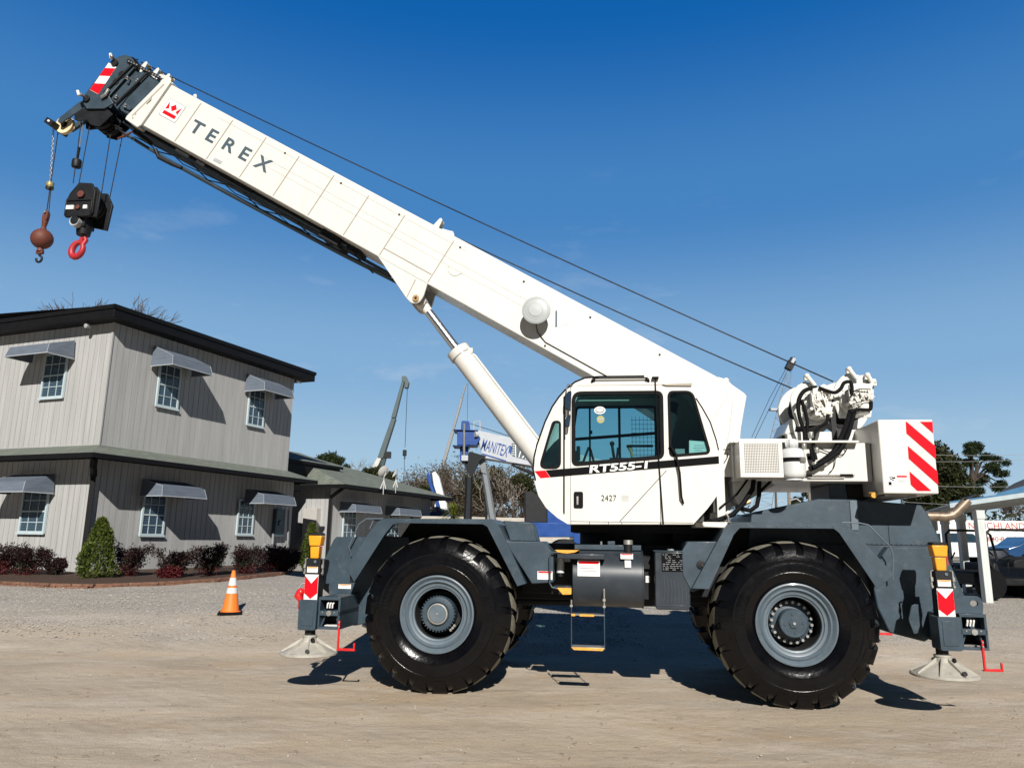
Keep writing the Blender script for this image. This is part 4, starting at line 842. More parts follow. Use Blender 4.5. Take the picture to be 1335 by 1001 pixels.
mb = BMB(); mb.use(FAINT); mb.b2(3.6, 7.9, YN - .003, YN - .001, .098, .104); mb.b2(2.45, 6.9, YN - .003, YN - .001, .295, .30); mb.b2(2.55, 6.9, YN - .003, YN - .001, .39, .395); mb.build('panel_line', parent=boom, smooth=0)
mb = BMB(); mb.use(BLACKM)
for s_ in (6.66, 5.675, 4.69, 3.70, 2.71, 1.72, .73): mb.cyl((s_, YN - .005, .10), (s_, YN - .001, .10), .015, n=12)
mb.build('bolt_plug', parent=boom)
mb = BMB(); mb.use(FAINT)
mb.tube([(3.60 + .10 * cos(a), YN - .003, .38 + .10 * sin(a)) for a in [pi * .1 + i * pi * .9 / 10 for i in range(11)]], .004, 6); mb.cyl((3.5, YN - .008, .40), (3.5, YN - .001, .40), .01, n=8); mb.cyl((3.70, YN - .008, .40), (3.70, YN - .001, .40), .01, n=8); mb.build('round_cover', parent=boom)
# lettering: local text x-z -> boom frame reading left (far s) to right
def BT(s_, t_): return Matrix(((-BD.x, 0, -BN.x, (BA + BD * s_ + BN * t_).x), (0, 1, 0, YN - .003), (-BD.z, 0, -BN.z, (BA + BD * s_ + BN * t_).z), (0, 0, 0, 1)))
for ch, s0, w_ in (('T', 8.185, 1.25), ('E', 7.885, 1.2), ('R', 7.58, 1.2), ('E', 7.27, 1.2), ('X', 6.965, 1.15)):
    text('lettering', ch, .27, SLTXT, BT(s0, .475), boom, .003, 0, .006, w_)
mb = BMB(); mb.use(GREYST); mb.plate(rounded([(8.43, .19), (8.755, .19), (8.755, .485), (8.43, .485)], .03, 3), YN - .003, YN - .001); mb.use(WHT); mb.plate(rounded([(8.44, .20), (8.745, .20), (8.745, .475), (8.44, .475)], .025, 3), YN - .0045, YN - .003)
mb.use(REDR); Y0, Y1 = YN - .006, YN - .0045; mb.b2(8.475, 8.71, Y0, Y1, .385, .44)
mb.plate([(8.592, .235), (8.648, .295), (8.592, .355), (8.536, .295)], Y0, Y1); mb.plate([(8.71, .235), (8.71, .365), (8.655, .335)], Y0, Y1); mb.plate([(8.475, .235), (8.475, .365), (8.53, .335)], Y0, Y1); mb.build('logo_plate', parent=boom, smooth=0)
mb = BMB(); mb.use(GREYST); mb.b2(7.42, 7.56, YN - .003, YN - .001, .64, .69); mb.build('decal', parent=boom, smooth=0)
# cable reel and angle indicator
mb = BMB(); mb.use(BLACKM); mb.cyl((2.32, YN, .40), (2.32, YN - .17, .40), .10, n=24); mb.cyl((2.32, YN - .17, .40), (2.32, YN - .2, .40), .165, n=40); mb.use(GREYD)
mb.lathe([(.176, .2), (.18, .205), (.176, .225), (.15, .235), (.145, .232), (.09, .245), (.085, .25), (.075, .25), (.02, .256)], (2.32, YN, .40), (0, -1, 0), 48, cap1=True); mb.build('cable_reel', parent=boom, smooth=30)
mb = BMB(); mb.use(BLACK); pts = [(2.27, YN - .1, .52), (2.20, YN - .02, .60), (2.05, YN - .01, .66), (1.9, YN - .01, .66), (1.2, YN - .01, .66), (.4, YN - .01, .64)]; mb.tube(pts, .006, 6); mb.box((2.03, YN - .01, .70), (.02, .01, .02)); mb.build('reel_cable', parent=boom, smooth=60)
mb = BMB(); mb.use(SLTXT); a1, a2 = Vector((2.14, .235)), Vector((2.035, .415)); dd = (a2 - a1).normalized() * .0; pn = Vector((-(a2 - a1).y, (a2 - a1).x)).normalized() * .011
mb.plate([tuple(a1 - pn), tuple(a2 - pn), tuple(a2 + pn), tuple(a1 + pn)], YN - .008, YN - .004)
mb.use(mat('scale_print', (.35, .5, .6), .6)); c0 = Vector((2.14, .20))
for k in range(15):
    a = -.1 + k * .11; base = Vector((2.035, .415)) - c0; rr = base.length; a0 = atan2(base.y, base.x); aa = a0 - .62 + k * .088; p0 = c0 + Vector((cos(aa), sin(aa))) * (rr - .012); p1 = c0 + Vector((cos(aa), sin(aa))) * (rr + .012)
    q = Vector((-(p1 - p0).y, (p1 - p0).x)).normalized() * .0035; mb.plate([tuple(p0 - q), tuple(p1 - q), tuple(p1 + q), tuple(p0 + q)], YN - .003, YN - .001)
mb.build('angle_indicator', parent=boom, smooth=0)
# cylinder lug
mb = BMB(); mb.use(WHITE)
for y0_, y1_ in ((YN - .0, YN + .04), (YF - .04, YF)):
    mb.plate(rounded([(4.62, .741), (3.98, 1.04), (3.86, 1.075), (3.78, 1.02), (3.77, .92), (3.82, .741)], [.0, .03, .05, .05, .05, .01], 4), y0_, y1_)
mb.b2(3.86, 4.55, YN + .04, YF - .04, .742, .765); mb.plate([(4.6, .75), (4.0, 1.03), (3.99, 1.01), (4.5, .765)], YN + .04, YF - .04); mb.build('cylinder_lug', parent=boom, bevel=.008)
mb = BMB(); mb.use(BRASS); mb.cyl((3.845, YN - .02, .985), (3.845, YF + .02, .985), .045, n=20); mb.use(BLACKM); mb.cyl((3.845, YN - .025, .985), (3.845, YN - .02, .985), .02, n=6); mb.use(WGROOVE); mb.plate([(3.98, .77), (4.0, .77), (3.97, 1.03), (3.955, 1.03)], YN - .002, YN); mb.build('lug_pin', parent=boom, bevel=.004)
# inner dark sections and boom head
mb = BMB(); mb.use(SLATE); mb.plate([(8.9, .03), (9.36, .03), (9.40, .09), (9.42, .66), (9.36, .70), (8.9, .70)], YN + .03, YF - .03); sec = mb.build('boom_section', parent=boom, bevel=.008)
mb = BMB(); mb.use(SLATE); mb.plate([(9.36, -.01), (9.43, -.01), (9.50, .62), (9.50, .68), (9.40, .72)], YN + .01, YF - .01); mb.plate([(9.40, .04), (9.64, .05), (9.68, .1), (9.70, .60), (9.40, .66)], YN + .06, YF - .06); mb.build('boom_section', parent=boom, bevel=.008)
mb = BMB(); mb.use(BLACKM)
for a, b in (((9.32, .02), (9.45, .66)), ((9.62, .02), (9.74, .60))): mb.tube([(a[0], YN - .01, a[1]), (b[0], YN - .01, b[1])], .018, 8)
for s0 in (9.20, 9.42, 9.66):
    mb.b2(s0 - .12, s0 + .08, YN - .015, YN + .02, -.03, .015)
mb.use(STEEL)
for s0 in (9.14, 9.37, 9.62):
    for k in range(4): mb.cyl((s0 - .08 + k * .05, YN - .03, -.008 + .004 * k), (s0 - .08 + k * .05, YN - .012, -.008 + .004 * k), .013, n=8)
for a in ((9.30, .60), (9.52, .55), (9.55, .22), (9.38, .18)): mb.cyl((a[0], YN - .03, a[1]), (a[0], YN + .05, a[1]), .014, n=8); mb.box((a[0], YN - .01, a[1] + .03), (.05, .02, .015))
mb.use(SLATE); mb.b2(9.2, 9.34, YN, YN + .03, .60, .64); mb.b2(9.46, 9.62, YN + .03, YN + .06, .54, .58)
mb.build('wear_pads', parent=boom, bevel=.003)
mb = BMB(); mb.use(SLATE)
hd = [(9.58, .03), (9.62, -.03), (9.74, -.085), (9.84, -.075), (9.92, -.01), (9.98, .09), (10.01, .22), (10.03, .78), (9.98, .88), (9.85, .93), (9.60, .80), (9.52, .66), (9.66, .60)]
for y0_, y1_ in ((YN + .01, YN + .04), (YF - .04, YF - .01)): mb.plate(hd, y0_, y1_)
mb.plate([(9.70, -.05), (9.9, -.04), (9.96, .1), (9.96, .6), (9.70, .58)], YN + .04, YF - .04)
head = mb.build('boom_head', parent=boom, bevel=.006)
mb = BMB(); mb.use(WHT); y0_, y1_ = YN + .002, YN + .01; q = [(10.0, .16), (9.84, .16), (9.82, .66), (9.99, .66)]; mb.plate(q, y0_, y1_)
mb.use(REDR); mb.plate([(9.998, .26), (9.84, .19), (9.835, .33), (9.995, .40)], y0_ - .003, y0_); mb.plate([(9.99, .54), (9.828, .47), (9.82, .655), (9.99, .655)], y0_ - .003, y0_); mb.build('hazard_tape', parent=head, smooth=0)
mb = BMB(); mb.use(BLACKM); mb.cyl((9.68, YN, .22), (9.68, YN + .02, .22), .06, n=20); mb.cyl((9.70, YN - .0, .36), (9.70, YN + .02, .36), .05, n=16)
for y_ in (YN + .09, YN + .19, YN + .29, YN + .39): q_ = BMB(); q_.use(BLACKM); q_.lathe([(.01, -.02), (.16, -.02), (.185, -.03), (.17, 0), (.185, .03), (.16, .02), (.01, .02)], (9.72, y_, .90), (0, 1, 0), 32); q_.build('head_sheave', parent=head, smooth=40)
for y_ in (YN + .14, YN + .32): q_ = BMB(); q_.use(BLACKM); q_.lathe([(.01, -.02), (.13, -.02), (.15, -.03), (.13, 0), (.15, .03), (.13, .02), (.01, .02)], (9.80, y_, .03), (0, 1, 0), 28); q_.build('head_sheave', parent=head, smooth=40)
mb.plate([(9.45, .80), (9.52, 1.06), (9.68, 1.10), (9.86, 1.02), (9.86, .88), (9.6, .78)], YN + .045, YN + .06); mb.build('sheave_guard', parent=head, smooth=40); mb = BMB(); mb.use(BLACKM); mb.plate([(9.45, .80), (9.52, 1.06), (9.68, 1.10), (9.86, 1.02), (9.86, .88), (9.6, .78)], YF - .06, YF - .045)
mb.build('sheave_guard', parent=head, smooth=40)
mb = BMB(); mb.use(STEEL); mb.cyl((9.95, YN - .06, .07), (9.95, YN + .45, .07), .02, n=10); mb.cyl((9.98, YN - .10, .80), (9.98, YN + .45, .80), .02, n=10); mb.sphere((9.95, YN - .06, .07), .03, 6); mb.use(BLACKM); mb.cyl((9.90, YN - .02, .12), (9.90, YN + .02, .12), .055, n=16); mb.cyl((9.94, YN - .02, .80), (9.94, YN + .02, .80), .05, n=14); mb.use(WHT); mb.cyl((10.01, YN - .05, .04), (9.95, YN - .05, .10), .022, n=10); mb.cyl((10.06, YN - .09, .78), (9.99, YN - .09, .83), .022, n=10); mb.use(STEEL); mb.tube([(9.70, YN - .02, .52), (9.68, YN - .03, .62), (9.72, YN - .02, .68)], .025, 6); mb.build('head_pin', parent=head, bevel=.002)
mb = BMB(); mb.use(SLATE)
for y0_, y1_ in ((YN + .06, YN + .085), (YF - .19, YF - .165)):
    mb.use(SLATE); mb.plate(rounded([(9.88, .82), (10.02, .80), (10.09, .90), (10.21, 1.24), (10.20, 1.31), (10.14, 1.31), (10.0, 1.02)], .025, 3), y0_, y1_); mb.use(BLACKM); mb.plate(rounded([(9.84, .80), (9.96, .95), (10.02, 1.08), (9.96, 1.16), (9.90, 1.15), (9.78, 1.07), (9.55, 1.05), (9.48, .92), (9.52, .78)], .02, 3), y0_ - .01, y0_ + .01)  # lower plate set black, darker than the slate arm
mb.use(BLACKM); mb.b2(10.22, 10.36, YN + .02, YF - .13, 1.33, 1.42); mb.use(WHT); mb.b2(10.27, 10.31, YN + .012, YN + .02, 1.355, 1.385); nose = mb.build('nose_bracket', parent=head, bevel=.005)
mb = BMB(); mb.use(CREAM); mb.lathe([(.03, -.022), (.115, -.022), (.13, -.03), (.142, -.03), (.125, 0), (.142, .03), (.13, .03), (.115, .022), (.03, .022)], (10.17, -.02, 1.285), (0, 1, 0), 44); mb.use(BLACKM); mb.cyl((10.17, -.10, 1.285), (10.17, .06, 1.285), .028, n=12); mb.cyl((10.17, -.055, 1.285), (10.17, -.045, 1.285), .05, n=16); mb.build('nose_sheave', parent=nose, smooth=30)
# rope rollers on top of each section
mb = BMB(); mb.use(WHITE)
for s_ in (9.66, 9.42, 9.20, 4.24):
    mb.plate([(s_ - .055, .01), (s_ + .055, .01), (s_ + .02, -.17), (s_ - .0, -.19), (s_ - .03, -.17)], -.0, .02); mb.plate([(s_ - .055, .01), (s_ + .055, .01), (s_ + .02, -.17), (s_ - .0, -.19), (s_ - .03, -.17)], .12, .14)
mb.plate([(4.12, .01), (4.10, -.04), (4.0, -.06), (3.95, -.075), (3.9, -.03), (3.92, .01)], -.1, -.07); mb.plate([(9.16, .0), (9.12, -.06), (9.0, -.085), (8.93, -.08), (8.9, -.03)], YN - .01, YN + .02); mb.plate([(8.46, .0), (8.45, -.04), (8.42, -.05), (8.38, .0)], YN, YN + .02)
mb.build('rope_guide', parent=boom, bevel=.008)
mb = BMB(); mb.use(CREAM)
for s_ in (9.66, 9.42, 9.20, 4.24): mb.cyl((s_ - .005, .02, -.15), (s_ - .005, .12, -.15), .028, n=12)
mb.build('guide_roller', parent=boom)
mb = BMB(); mb.use(WHITE2); mb.plate([(-.33, .08), (-.24, .02), (-.22, .08)], -.1, .0); mb.cyl((-.14, -.22, .02), (-.22, -.22, .05), .035, n=12); mb.sphere((-.12, -.22, .0), .04, 6); mb.use(STEEL); mb.box((-.22, -.24, .12), (.10, .06, .06)); mb.use(WHITE2); mb.tube([(-.22, -.35, .16), (-.2, -.35, .5), (-.36, -.35, .95)], .006, 6); mb.tube([(-.30, -.345, .18), (-.42, -.345, .5), (-.60, -.345, 1.0)], .006, 6); mb.build('foot_light', parent=boom, bevel=.003)
# swing-away jib stowed beneath the far side of the boom
mb = BMB(); mb.use(SLATE)
ya, yb = .30, .52
ch = [(9.55, .80), (5.1, .78), (3.9, .79)]; cl = [(9.35, .90), (8.5, .925), (7.5, .915), (6.5, .895), (5.4, .87), (4.45, .83)]
mb.tube([(s_, .12, t_ + .03) for s_, t_ in cl], .024, 8); mb.tube([(s_, .40, t_ - .0) for s_, t_ in cl], .024, 8); mb.tube([(9.5, .42, .80), (4.2, .42, .77)], .026, 8); mb.tube([(9.4, .02, .80), (5.2, .02, .79)], .02, 8)
for i in range(9):
    s_ = 9.2 - i * .5; y_ = .12; tt = .955 if i % 2 else .80; tt2 = .80 if i % 2 else .955
    mb.tube([(s_, .12, min(.925, tt)), (s_ - .5, .12, min(.925, tt2))], .010, 6); mb.tube([(s_, .42 if i % 2 else .12, .80 if i % 2 else .90), (s_ - .5, .12 if i % 2 else .42, .90 if i % 2 else .80)], .008, 6)
mb.use(DARK); mb.b2(5.0, 9.35, .02, .30, .745, .82); mb.use(BLACKM); mb.b2(9.0, 9.15, .0, .3, .82, .87); mb.b2(5.3, 5.62, -.05, .35, .742, .86); mb.b2(6.9, 7.5, .0, .35, .745, .80); mb.tube([(8.68, .05, .92), (8.55, .05, 1.0), (8.3, .05, .99), (8.15, .08, .965)], .03, 8); mb.tube([(9.55, .0, .90), (9.15, .0, .97)], .012, 6); mb.b2(9.3, 9.55, -.02, .0, .90, .92)  # dark slab stands in for the boom's dark underside
mb.use(STEEL); mb.b2(8.1, 8.35, .0, .06, .76, .80); mb.b2(7.8, 7.95, .0, .06, .76, .80)
mb.build('swing_away_jib', parent=boom, bevel=.002)
# lift cylinder
P0 = Vector((-2.492, .05, 4.69)); P1 = Vector((-.16, .05, 1.66)); D = (P1 - P0).normalized(); tb = (Vector((-1.945, .05, 4.03)) - P0).length
mb = MB(); mb.use(WHITE); A = P0 + D * tb; mb.cyl(A, P1, .137, n=40); mb.lathe([(.137, .0), (.155, .005), (.157, .10), (.150, .11), (.137, .112)], A - D * .02, D, 40); mb.lathe([(.155, -.005), (.06, -.01)], A - D * .015, D, 40)
lc = mb.build('lift_cylinder', parent=crane, smooth=30)
mb = MB(); mb.use(WHITE2); off = Vector((.16, -.0, .10)); mb.tube([A + D * .15 + Vector((.10, -.05, .07)), A + D * .2 + Vector((.115, -.05, .085)), P1 + Vector((.115, -.05, .085))], .014, 8); mb.box(A + D * .12 + Vector((.10, -.05, .08)), (.07, .06, .07)); mb.build('cylinder_pipe', parent=lc, bevel=.003)
mb = MB(); mb.use(CHROME); mb.cyl(P0 + D * .08, A, .058, n=32); mb.use(WHITE2); mb.cyl(P0 + D * .07, P0 + D * .17, .068, .06, n=24); mb.cyl(P0 + Vector((0, -.12, 0)), P0 + Vector((0, .12, 0)), .085, n=24); mb.build('piston_rod', parent=lc, smooth=40)
# hoist ropes
mb = MB(); mb.use(ROPE)
def sag(a, b, y, k=.0, n=14):
    a = Vector((a[0], y, a[1])); b = Vector((b[0], y, b[1])); return [a.lerp(b, i / n) + Vector((0, 0, -k * 4 * (i / n) * (1 - i / n))) for i in range(n + 1)]
tp = BM @ Vector((9.80, .0, -.15)); tp = (tp.x, tp.z)
mb.tube(sag(tp, (2.74, 3.548), .06, .05), .0085, 6); mb.tube(sag(tp, (2.25, 3.478), .10, .0)[:1] + sag((-6.3, 8.085), (-2.37, 5.80), .12, .0) + sag((-2.37, 5.80), (2.27, 3.475), .12, .03), .0085, 6)
tail = BM @ Vector((9.95, .0, 0)); ns = BM @ Vector((10.17, -.02, 1.285)); hb = BM @ Vector((9.9, 0, -.1))
mb.tube([(tp[0], .0, tp[1]), tuple(BM @ Vector((10.0, .0, -.05))), tuple(BM @ Vector((10.06, .0, .5))), tuple(BM @ Vector((10.26, -.02, 1.18)))], .008, 6)
mb.build('hoist_rope', parent=crane, smooth=60)

# ---- hanging things (ropes run to the crane)
BX = ns.x - .122
ballr = MB(); ballr.use(RUST)
def W3(x, y, z): return (M_O + M_X * x + M_Y * y + Vector((0, 0, z)))
hball = empty('headache_ball', W3(BX, 0, 5.30), -YAW, 'rusty round overhaul ball with small hook hanging from the boom nose', 'hook ball')
z0 = 5.30; X0 = 0
mb = MB(); mb.use(RUST); mb.sphere((X0 - .0, 0, .50), .150, 16, (1, 1, 1)); ball = mb.build('ball', parent=hball, smooth=60)
mb = MB(); mb.use(RUST); mb.cyl((0, 0, .62), (0, 0, .68), .05, .035, 14); mb.cyl((0, 0, .68), (.01, 0, .78), .03, .045, 12); mb.plate(rounded([(-.03, .78), (.045, .78), (.055, .86), (.045, .93), (-.005, .93), (-.03, .86)], .02, 3), -.03, .03); mb.use(STEEL); mb.cyl((.02, -.06, .90), (.02, .06, .90), .014, n=8); mb.use(RUST); mb.cyl((0, 0, .30), (0, 0, .37), .05, .04, 12); mb.box((0, 0, .29), (.10, .05, .05)); mb.build('rope_socket', parent=hball, bevel=.004)
mb = MB(); mb.use(BLACKM); mb.tube([(0, 0, .30), (0, 0, .24)] + [(.045 * sin(a) * (1), 0, .19 + .05 * cos(a)) for a in [i * 2 * pi / 14 for i in range(0, 12)]], .016, 8); mb.build('hook', parent=hball, smooth=60)
mb = MB(); mb.use(ROPE); tz = ns.z - 5.30; mb.tube([(.0, 0, tz), (.01, 0, .90)], .008, 6); mb.tube([(.02, 0, 1.35), (.045, 0, .92)], .007, 6); mb.build('rope', parent=hball)
abw = empty('anti_two_block_weight', W3(BX, 0, 5.30 + 1.32), -YAW, 'small brass coloured ring weight on a chain above the rusty ball', 'weight')
mb = MB(); mb.use(mat('weathered_brass_ring', (.36, .30, .12), .5, metal=.3, var=.2, scale=20)); mb.lathe([(.02, 0), (.05, 0), (.052, .03), (.045, .035), (.052, .04), (.052, .09), (.02, .09)], (0, 0, -.02), (0, 0, 1), 20); mb.use(BLACKM); mb.lathe([(.054, 0), (.056, .02), (.054, .03)], (0, 0, -.03), (0, 0, 1), 20); mb.build('ring_weight', parent=abw, smooth=40)
mb = MB(); mb.use(STEEL); n = 22; L0 = Vector((-.005, 0, .08)); L1 = Vector(((BM @ Vector((10.32, 0, 1.40))).x - BX, -.02, (BM @ Vector((10.32, 0, 1.42))).z - 6.62))
for i in range(n):
    c_ = L0.lerp(L1, (i + .5) / n); d_ = (L1 - L0).normalized(); a_ = Vector((1, 0, 0)) if i % 2 else Vector((0, 1, 0)); hl = (L1 - L0).length / n * .62
    mb.tube([c_ + d_ * hl * sin(t) + a_ * .011 * cos(t) for t in [k * 2 * pi / 8 for k in range(9)]], .0045, 5, caps=False)
mb.build('chain', parent=abw, smooth=60)

BKX, BKZ = -7.59, 6.30
hblk = empty('hook_block', W3(BKX, .05, 5.47), -YAW, 'black multi sheave hook block with worn red hook hanging below the boom head', 'hook block')
zz0 = 5.47
def octo(x0, x1, z0, z1, c_): return [(x0 + c_, z0), (x1 - c_, z0), (x1, z0 + c_), (x1, z1 - c_), (x1 - c_, z1), (x0 + c_, z1), (x0, z1 - c_), (x0, z0 + c_)]
mb = MB(); mb.use(BLACKM)
mb.plate([(-.24, .62), (-.22, .60), (.14, .60), (.20, .66), (.20, 1.0), (.13, 1.12), (-.08, 1.14), (-.20, .98), (-.24, .88)], -.17, -.13)
mb.plate([(-.24, .62), (-.22, .60), (.14, .60), (.20, .66), (.20, 1.0), (.13, 1.12), (-.08, 1.14), (-.20, .98), (-.24, .88)], .17, .21)
mb.plate([(-.18, .66), (.24, .60), (.26, .98), (.18, 1.08), (-.14, 1.05)], -.13, -.10); mb.plate([(-.18, .60), (.24, .50), (.28, .90), (.18, 1.08), (-.14, 1.05)], .12, .16)
mb.b2(-.235, .195, -.19, -.17, .845, .87); mb.b2(-.235, -.21, -.19, -.17, .62, .86); mb.b2(.165, .19, -.19, -.17, .66, .86); mb.b2(-.22, .14, -.19, -.17, .60, .625); mb.cyl((0, -.20, .94), (0, .22, .94), .055, n=20)
bd = mb.build('block_body', parent=hblk, bevel=.008)
mb = MB(); mb.use(BLACKM)
for y_ in (-.06, .02, .10): mb.lathe([(.04, -.02), (.17, -.02), (.20, -.032), (.18, 0), (.20, .032), (.17, .02), (.04, .02)], (0, y_, .86), (0, 1, 0), 32)
mb.build('sheave', parent=bd, smooth=30)
mb = MB(); mb.use(RUST); mb.cyl((.0, -.21, .94), (.0, -.20, .94), .05, n=16); mb.cyl((-.03, -.195, .745), (-.03, -.18, .745), .032, n=14); mb.build('sheave_pin', parent=bd, smooth=40); mb = MB(); mb.use(GREYD); mb.cyl((-.06, -.19, .53), (-.06, -.1, .53), .075, n=20); mb.use(BLACKM); mb.cyl((-.05, -.20, .54), (-.05, -.17, .54), .062, n=20); mb.box((-.03, 0, .55), (.16, .22, .14)); mb.cyl((-.03, 0, .38), (-.03, 0, .52), .09, .11, 20); mb.build('swivel', parent=bd, smooth=40, bevel=.003)
mb = MB(); mb.use(WHT); mb.b2(-.215, -.095, -.192, -.17, .715, .775); mb.b2(.055, .115, -.192, -.17, .715, .77); mb.use(GREYST); mb.b2(-.20, -.11, -.194, -.192, .743, .748); mb.build('capacity_plate', parent=bd)
mb = MB(); mb.use(REDHOOK)
hk = [(.02, .36), (.06, .33)] + [(-.005 + .085 * cos(a), .155 + .115 * sin(a)) for a in [radians(60 - i * 24) for i in range(15)]] + [(-.02, .33), (.0, .36)]
ang = .35; hk = [((x + .02) * cos(ang) + (z - .38) * sin(ang) * 1 - .03, (z - .38) * cos(ang) - (x + .02) * sin(ang) + .38) for x, z in hk]
mb.tube([(x, 0, z) for x, z in hk], .04, 10, radii=[.03, .034] + [.036 + .012 * sin(pi * i / 14) for i in range(15)] + [.03, .03]); mb.build('hook', parent=hblk, smooth=60)
mb = MB(); mb.use(ROPE)
def toB(x, z, y=0): return (x - BKX, y - .05, z - zz0)
hd1 = BM @ Vector((9.86, 0, .98))
for (xt, zt, yt), (xb_, zb_, yb_) in (((-7.672, 7.60, -.06), (-7.70, 6.60, -.08)), ((-7.80, 7.74, -.09), (-7.76, 6.60, -.12)), ((-7.389, 7.615, .04), (-7.395, 6.50, .02)), ((-7.25, 7.55, .12), (-7.33, 6.45, .12))):
    mb.tube([toB(xt, zt, yt), toB(xb_, zb_, yb_)], .0075, 6)
mb.build('reeved_rope', parent=hblk)
a2 = empty('anti_two_block_weight', W3(-7.775, -.09, 6.93), -YAW, 'small black drum weight on the left rope above the black hook block', 'weight')
mb = MB(); mb.use(BLACKM); mb.lathe([(.02, -.01), (.062, 0), (.066, .03), (.066, .10), (.058, .12), (.02, .125)], (0, 0, -.06), (0, 0, 1), 24); mb.build('drum_weight', parent=a2, smooth=40)
mb = MB(); mb.use(BLACK); mb.tube([(0, 0, .06), (.01, 0, .26)], .016, 8); mb.use(STEEL); mb.tube([(.01, 0, .26), (.018, 0, .85)], .007, 6); mb.build('chain', parent=a2)
mb = MB(); mb.use(RUST); mb.tube([tuple(BM @ Vector((9.16, .02, .86))), tuple(BM @ Vector((9.24, .02, .99)))], .02, 8, radii=[.014, .024]); mb.tube([tuple(BM @ Vector((9.24, .02, .99))), tuple(BM @ Vector((9.30, .02, 1.06)))], .014, 8); mb.build('rope_wedge', parent=boom).parent = crane

# propane cylinder
prop = empty('propane_cylinder', W3(1.932, -1.12, 2.262), -YAW, 'white propane bottle with black band strapped beside the cooler cage', 'gas bottle')
mb = MB(); mb.use(TANK_W); mb.lathe([(.09, 0), (.10, -.0), (.118, .02), (.126, .05), (.128, .24), (.122, .28), (.10, .31), (.05, .325)], (0, 0, 0), (0, 0, 1), 36, cap0=True, cap1=True); mb.lathe([(.09, 0), (.094, -.02), (.086, -.02)], (0, 0, .0), (0, 0, 1), 30); mb.build('bottle', parent=prop, smooth=50)
mb = MB(); mb.use(BLACK); mb.lathe([(.129, .17), (.132, .172), (.132, .212), (.129, .214)], (0, 0, 0), (0, 0, 1), 36); mb.use(STEEL); mb.box((.075, -.112, .19), (.07, .02, .05), Matrix.Rotation(.6, 3, 'Z')); mb.build('strap', parent=prop)
mb = MB(); mb.use(TANK_W)
for a0, a1 in ((-.9, .9), (pi - .9, pi + .9)):
    n = 10
    for k in range(n):
        p, q = a0 + (a1 - a0) * k / n, a0 + (a1 - a0) * (k + 1) / n; p += pi / 2; q += pi / 2
        mb.poly([(.072 * cos(p), .072 * sin(p), .315), (.072 * cos(q), .072 * sin(q), .315), (.075 * cos(q), .075 * sin(q), .41), (.075 * cos(p), .075 * sin(p), .41)])
mb.use(BRASS); mb.cyl((0, 0, .32), (0, 0, .38), .02, n=10); mb.box((.02, -.01, .36), (.07, .03, .03)); col = mb.build('collar', parent=prop, smooth=50); sm = col.modifiers.new('solid', 'SOLIDIFY'); sm.thickness = .004

# ================================================================== OFFICE BUILDING  (local x along the right hand face, y along the left hand face)
SIDE_C = (.415, .417, .412)
def siding(name, c):
    m = bpy.data.materials.new(name); m.use_nodes = True; N, L = m.node_tree.nodes, m.node_tree.links; b = N['Principled BSDF']; b.inputs['Roughness'].default_value = .7; b.inputs['Specular IOR Level'].default_value = .3
    tc = N.new('ShaderNodeTexCoord'); n1 = N.new('ShaderNodeTexNoise'); mpn = N.new('ShaderNodeMapping'); mpn.inputs['Scale'].default_value = (5, 5, .35); L.new(tc.outputs['Object'], mpn.inputs[0]); L.new(mpn.outputs[0], n1.inputs['Vector']); n1.inputs['Scale'].default_value = 1.4; n1.inputs['Detail'].default_value = 8
    r = N.new('ShaderNodeValToRGB'); r.color_ramp.elements[0].position = .3; r.color_ramp.elements[1].position = .7; r.color_ramp.elements[0].color = (*[x * .84 for x in c], 1); r.color_ramp.elements[1].color = (*[min(1, x * 1.05) for x in c], 1)
    L.new(n1.outputs['Fac'], r.inputs[0]); L.new(r.outputs[0], b.inputs['Base Color']); return m
SID = siding('painted_plank_siding', SIDE_C)
FASC = mat('dark_bronze_fascia', (.006, .006, .007), .6, spec=.2, var=.2)
SOFF = mat('dark_soffit', (.008, .008, .009), .8, spec=.2, var=.2)
def shingle():
    m = bpy.data.materials.new('green_grey_shingles'); m.use_nodes = True; N, L = m.node_tree.nodes, m.node_tree.links; b = N['Principled BSDF']; b.inputs['Roughness'].default_value = .9
    tc = N.new('ShaderNodeTexCoord'); br = N.new('ShaderNodeTexBrick'); mpn = N.new('ShaderNodeMapping'); L.new(tc.outputs['Object'], mpn.inputs[0]); L.new(mpn.outputs[0], br.inputs['Vector'])
    br.inputs['Scale'].default_value = 1; br.inputs['Brick Width'].default_value = .32; br.inputs['Row Height'].default_value = .14; br.inputs['Mortar Size'].default_value = .006
    br.inputs['Color1'].default_value = (.13, .15, .125, 1); br.inputs['Color2'].default_value = (.175, .195, .165, 1); br.inputs['Mortar'].default_value = (.06, .07, .055, 1)
    n = N.new('ShaderNodeTexNoise'); n.inputs['Scale'].default_value = 40; L.new(tc.outputs['Object'], n.inputs['Vector']); mx = N.new('ShaderNodeMix'); mx.data_type = 'RGBA'; mx.blend_type = 'OVERLAY'; mx.inputs['Factor'].default_value = .6
    L.new(br.outputs['Color'], mx.inputs['A']); L.new(n.outputs['Fac'], mx.inputs['B']); L.new(mx.outputs['Result'], b.inputs['Base Color']); return m
SHIN = shingle()
AWN = mat('slate_awning_canvas', (.115, .14, .18), .75, var=.16, scale=3, stretch=(1, 1, 7))
AWNE = mat('awning_valance_trim', (.46, .49, .52), .7, var=.08)
WFR = mat('pale_window_frame', (.46, .55, .58), .5, var=.05)
PANE = mat('dark_window_glass', (.02, .045, .07), .04, var=.2, spec=.8, coat=.5)
BLIND = mat('window_blind', (.06, .10, .135), .6, var=.1)
KB = Vector((-10.424, 19.013, .56)); BANG = atan2(.92833, .37174)
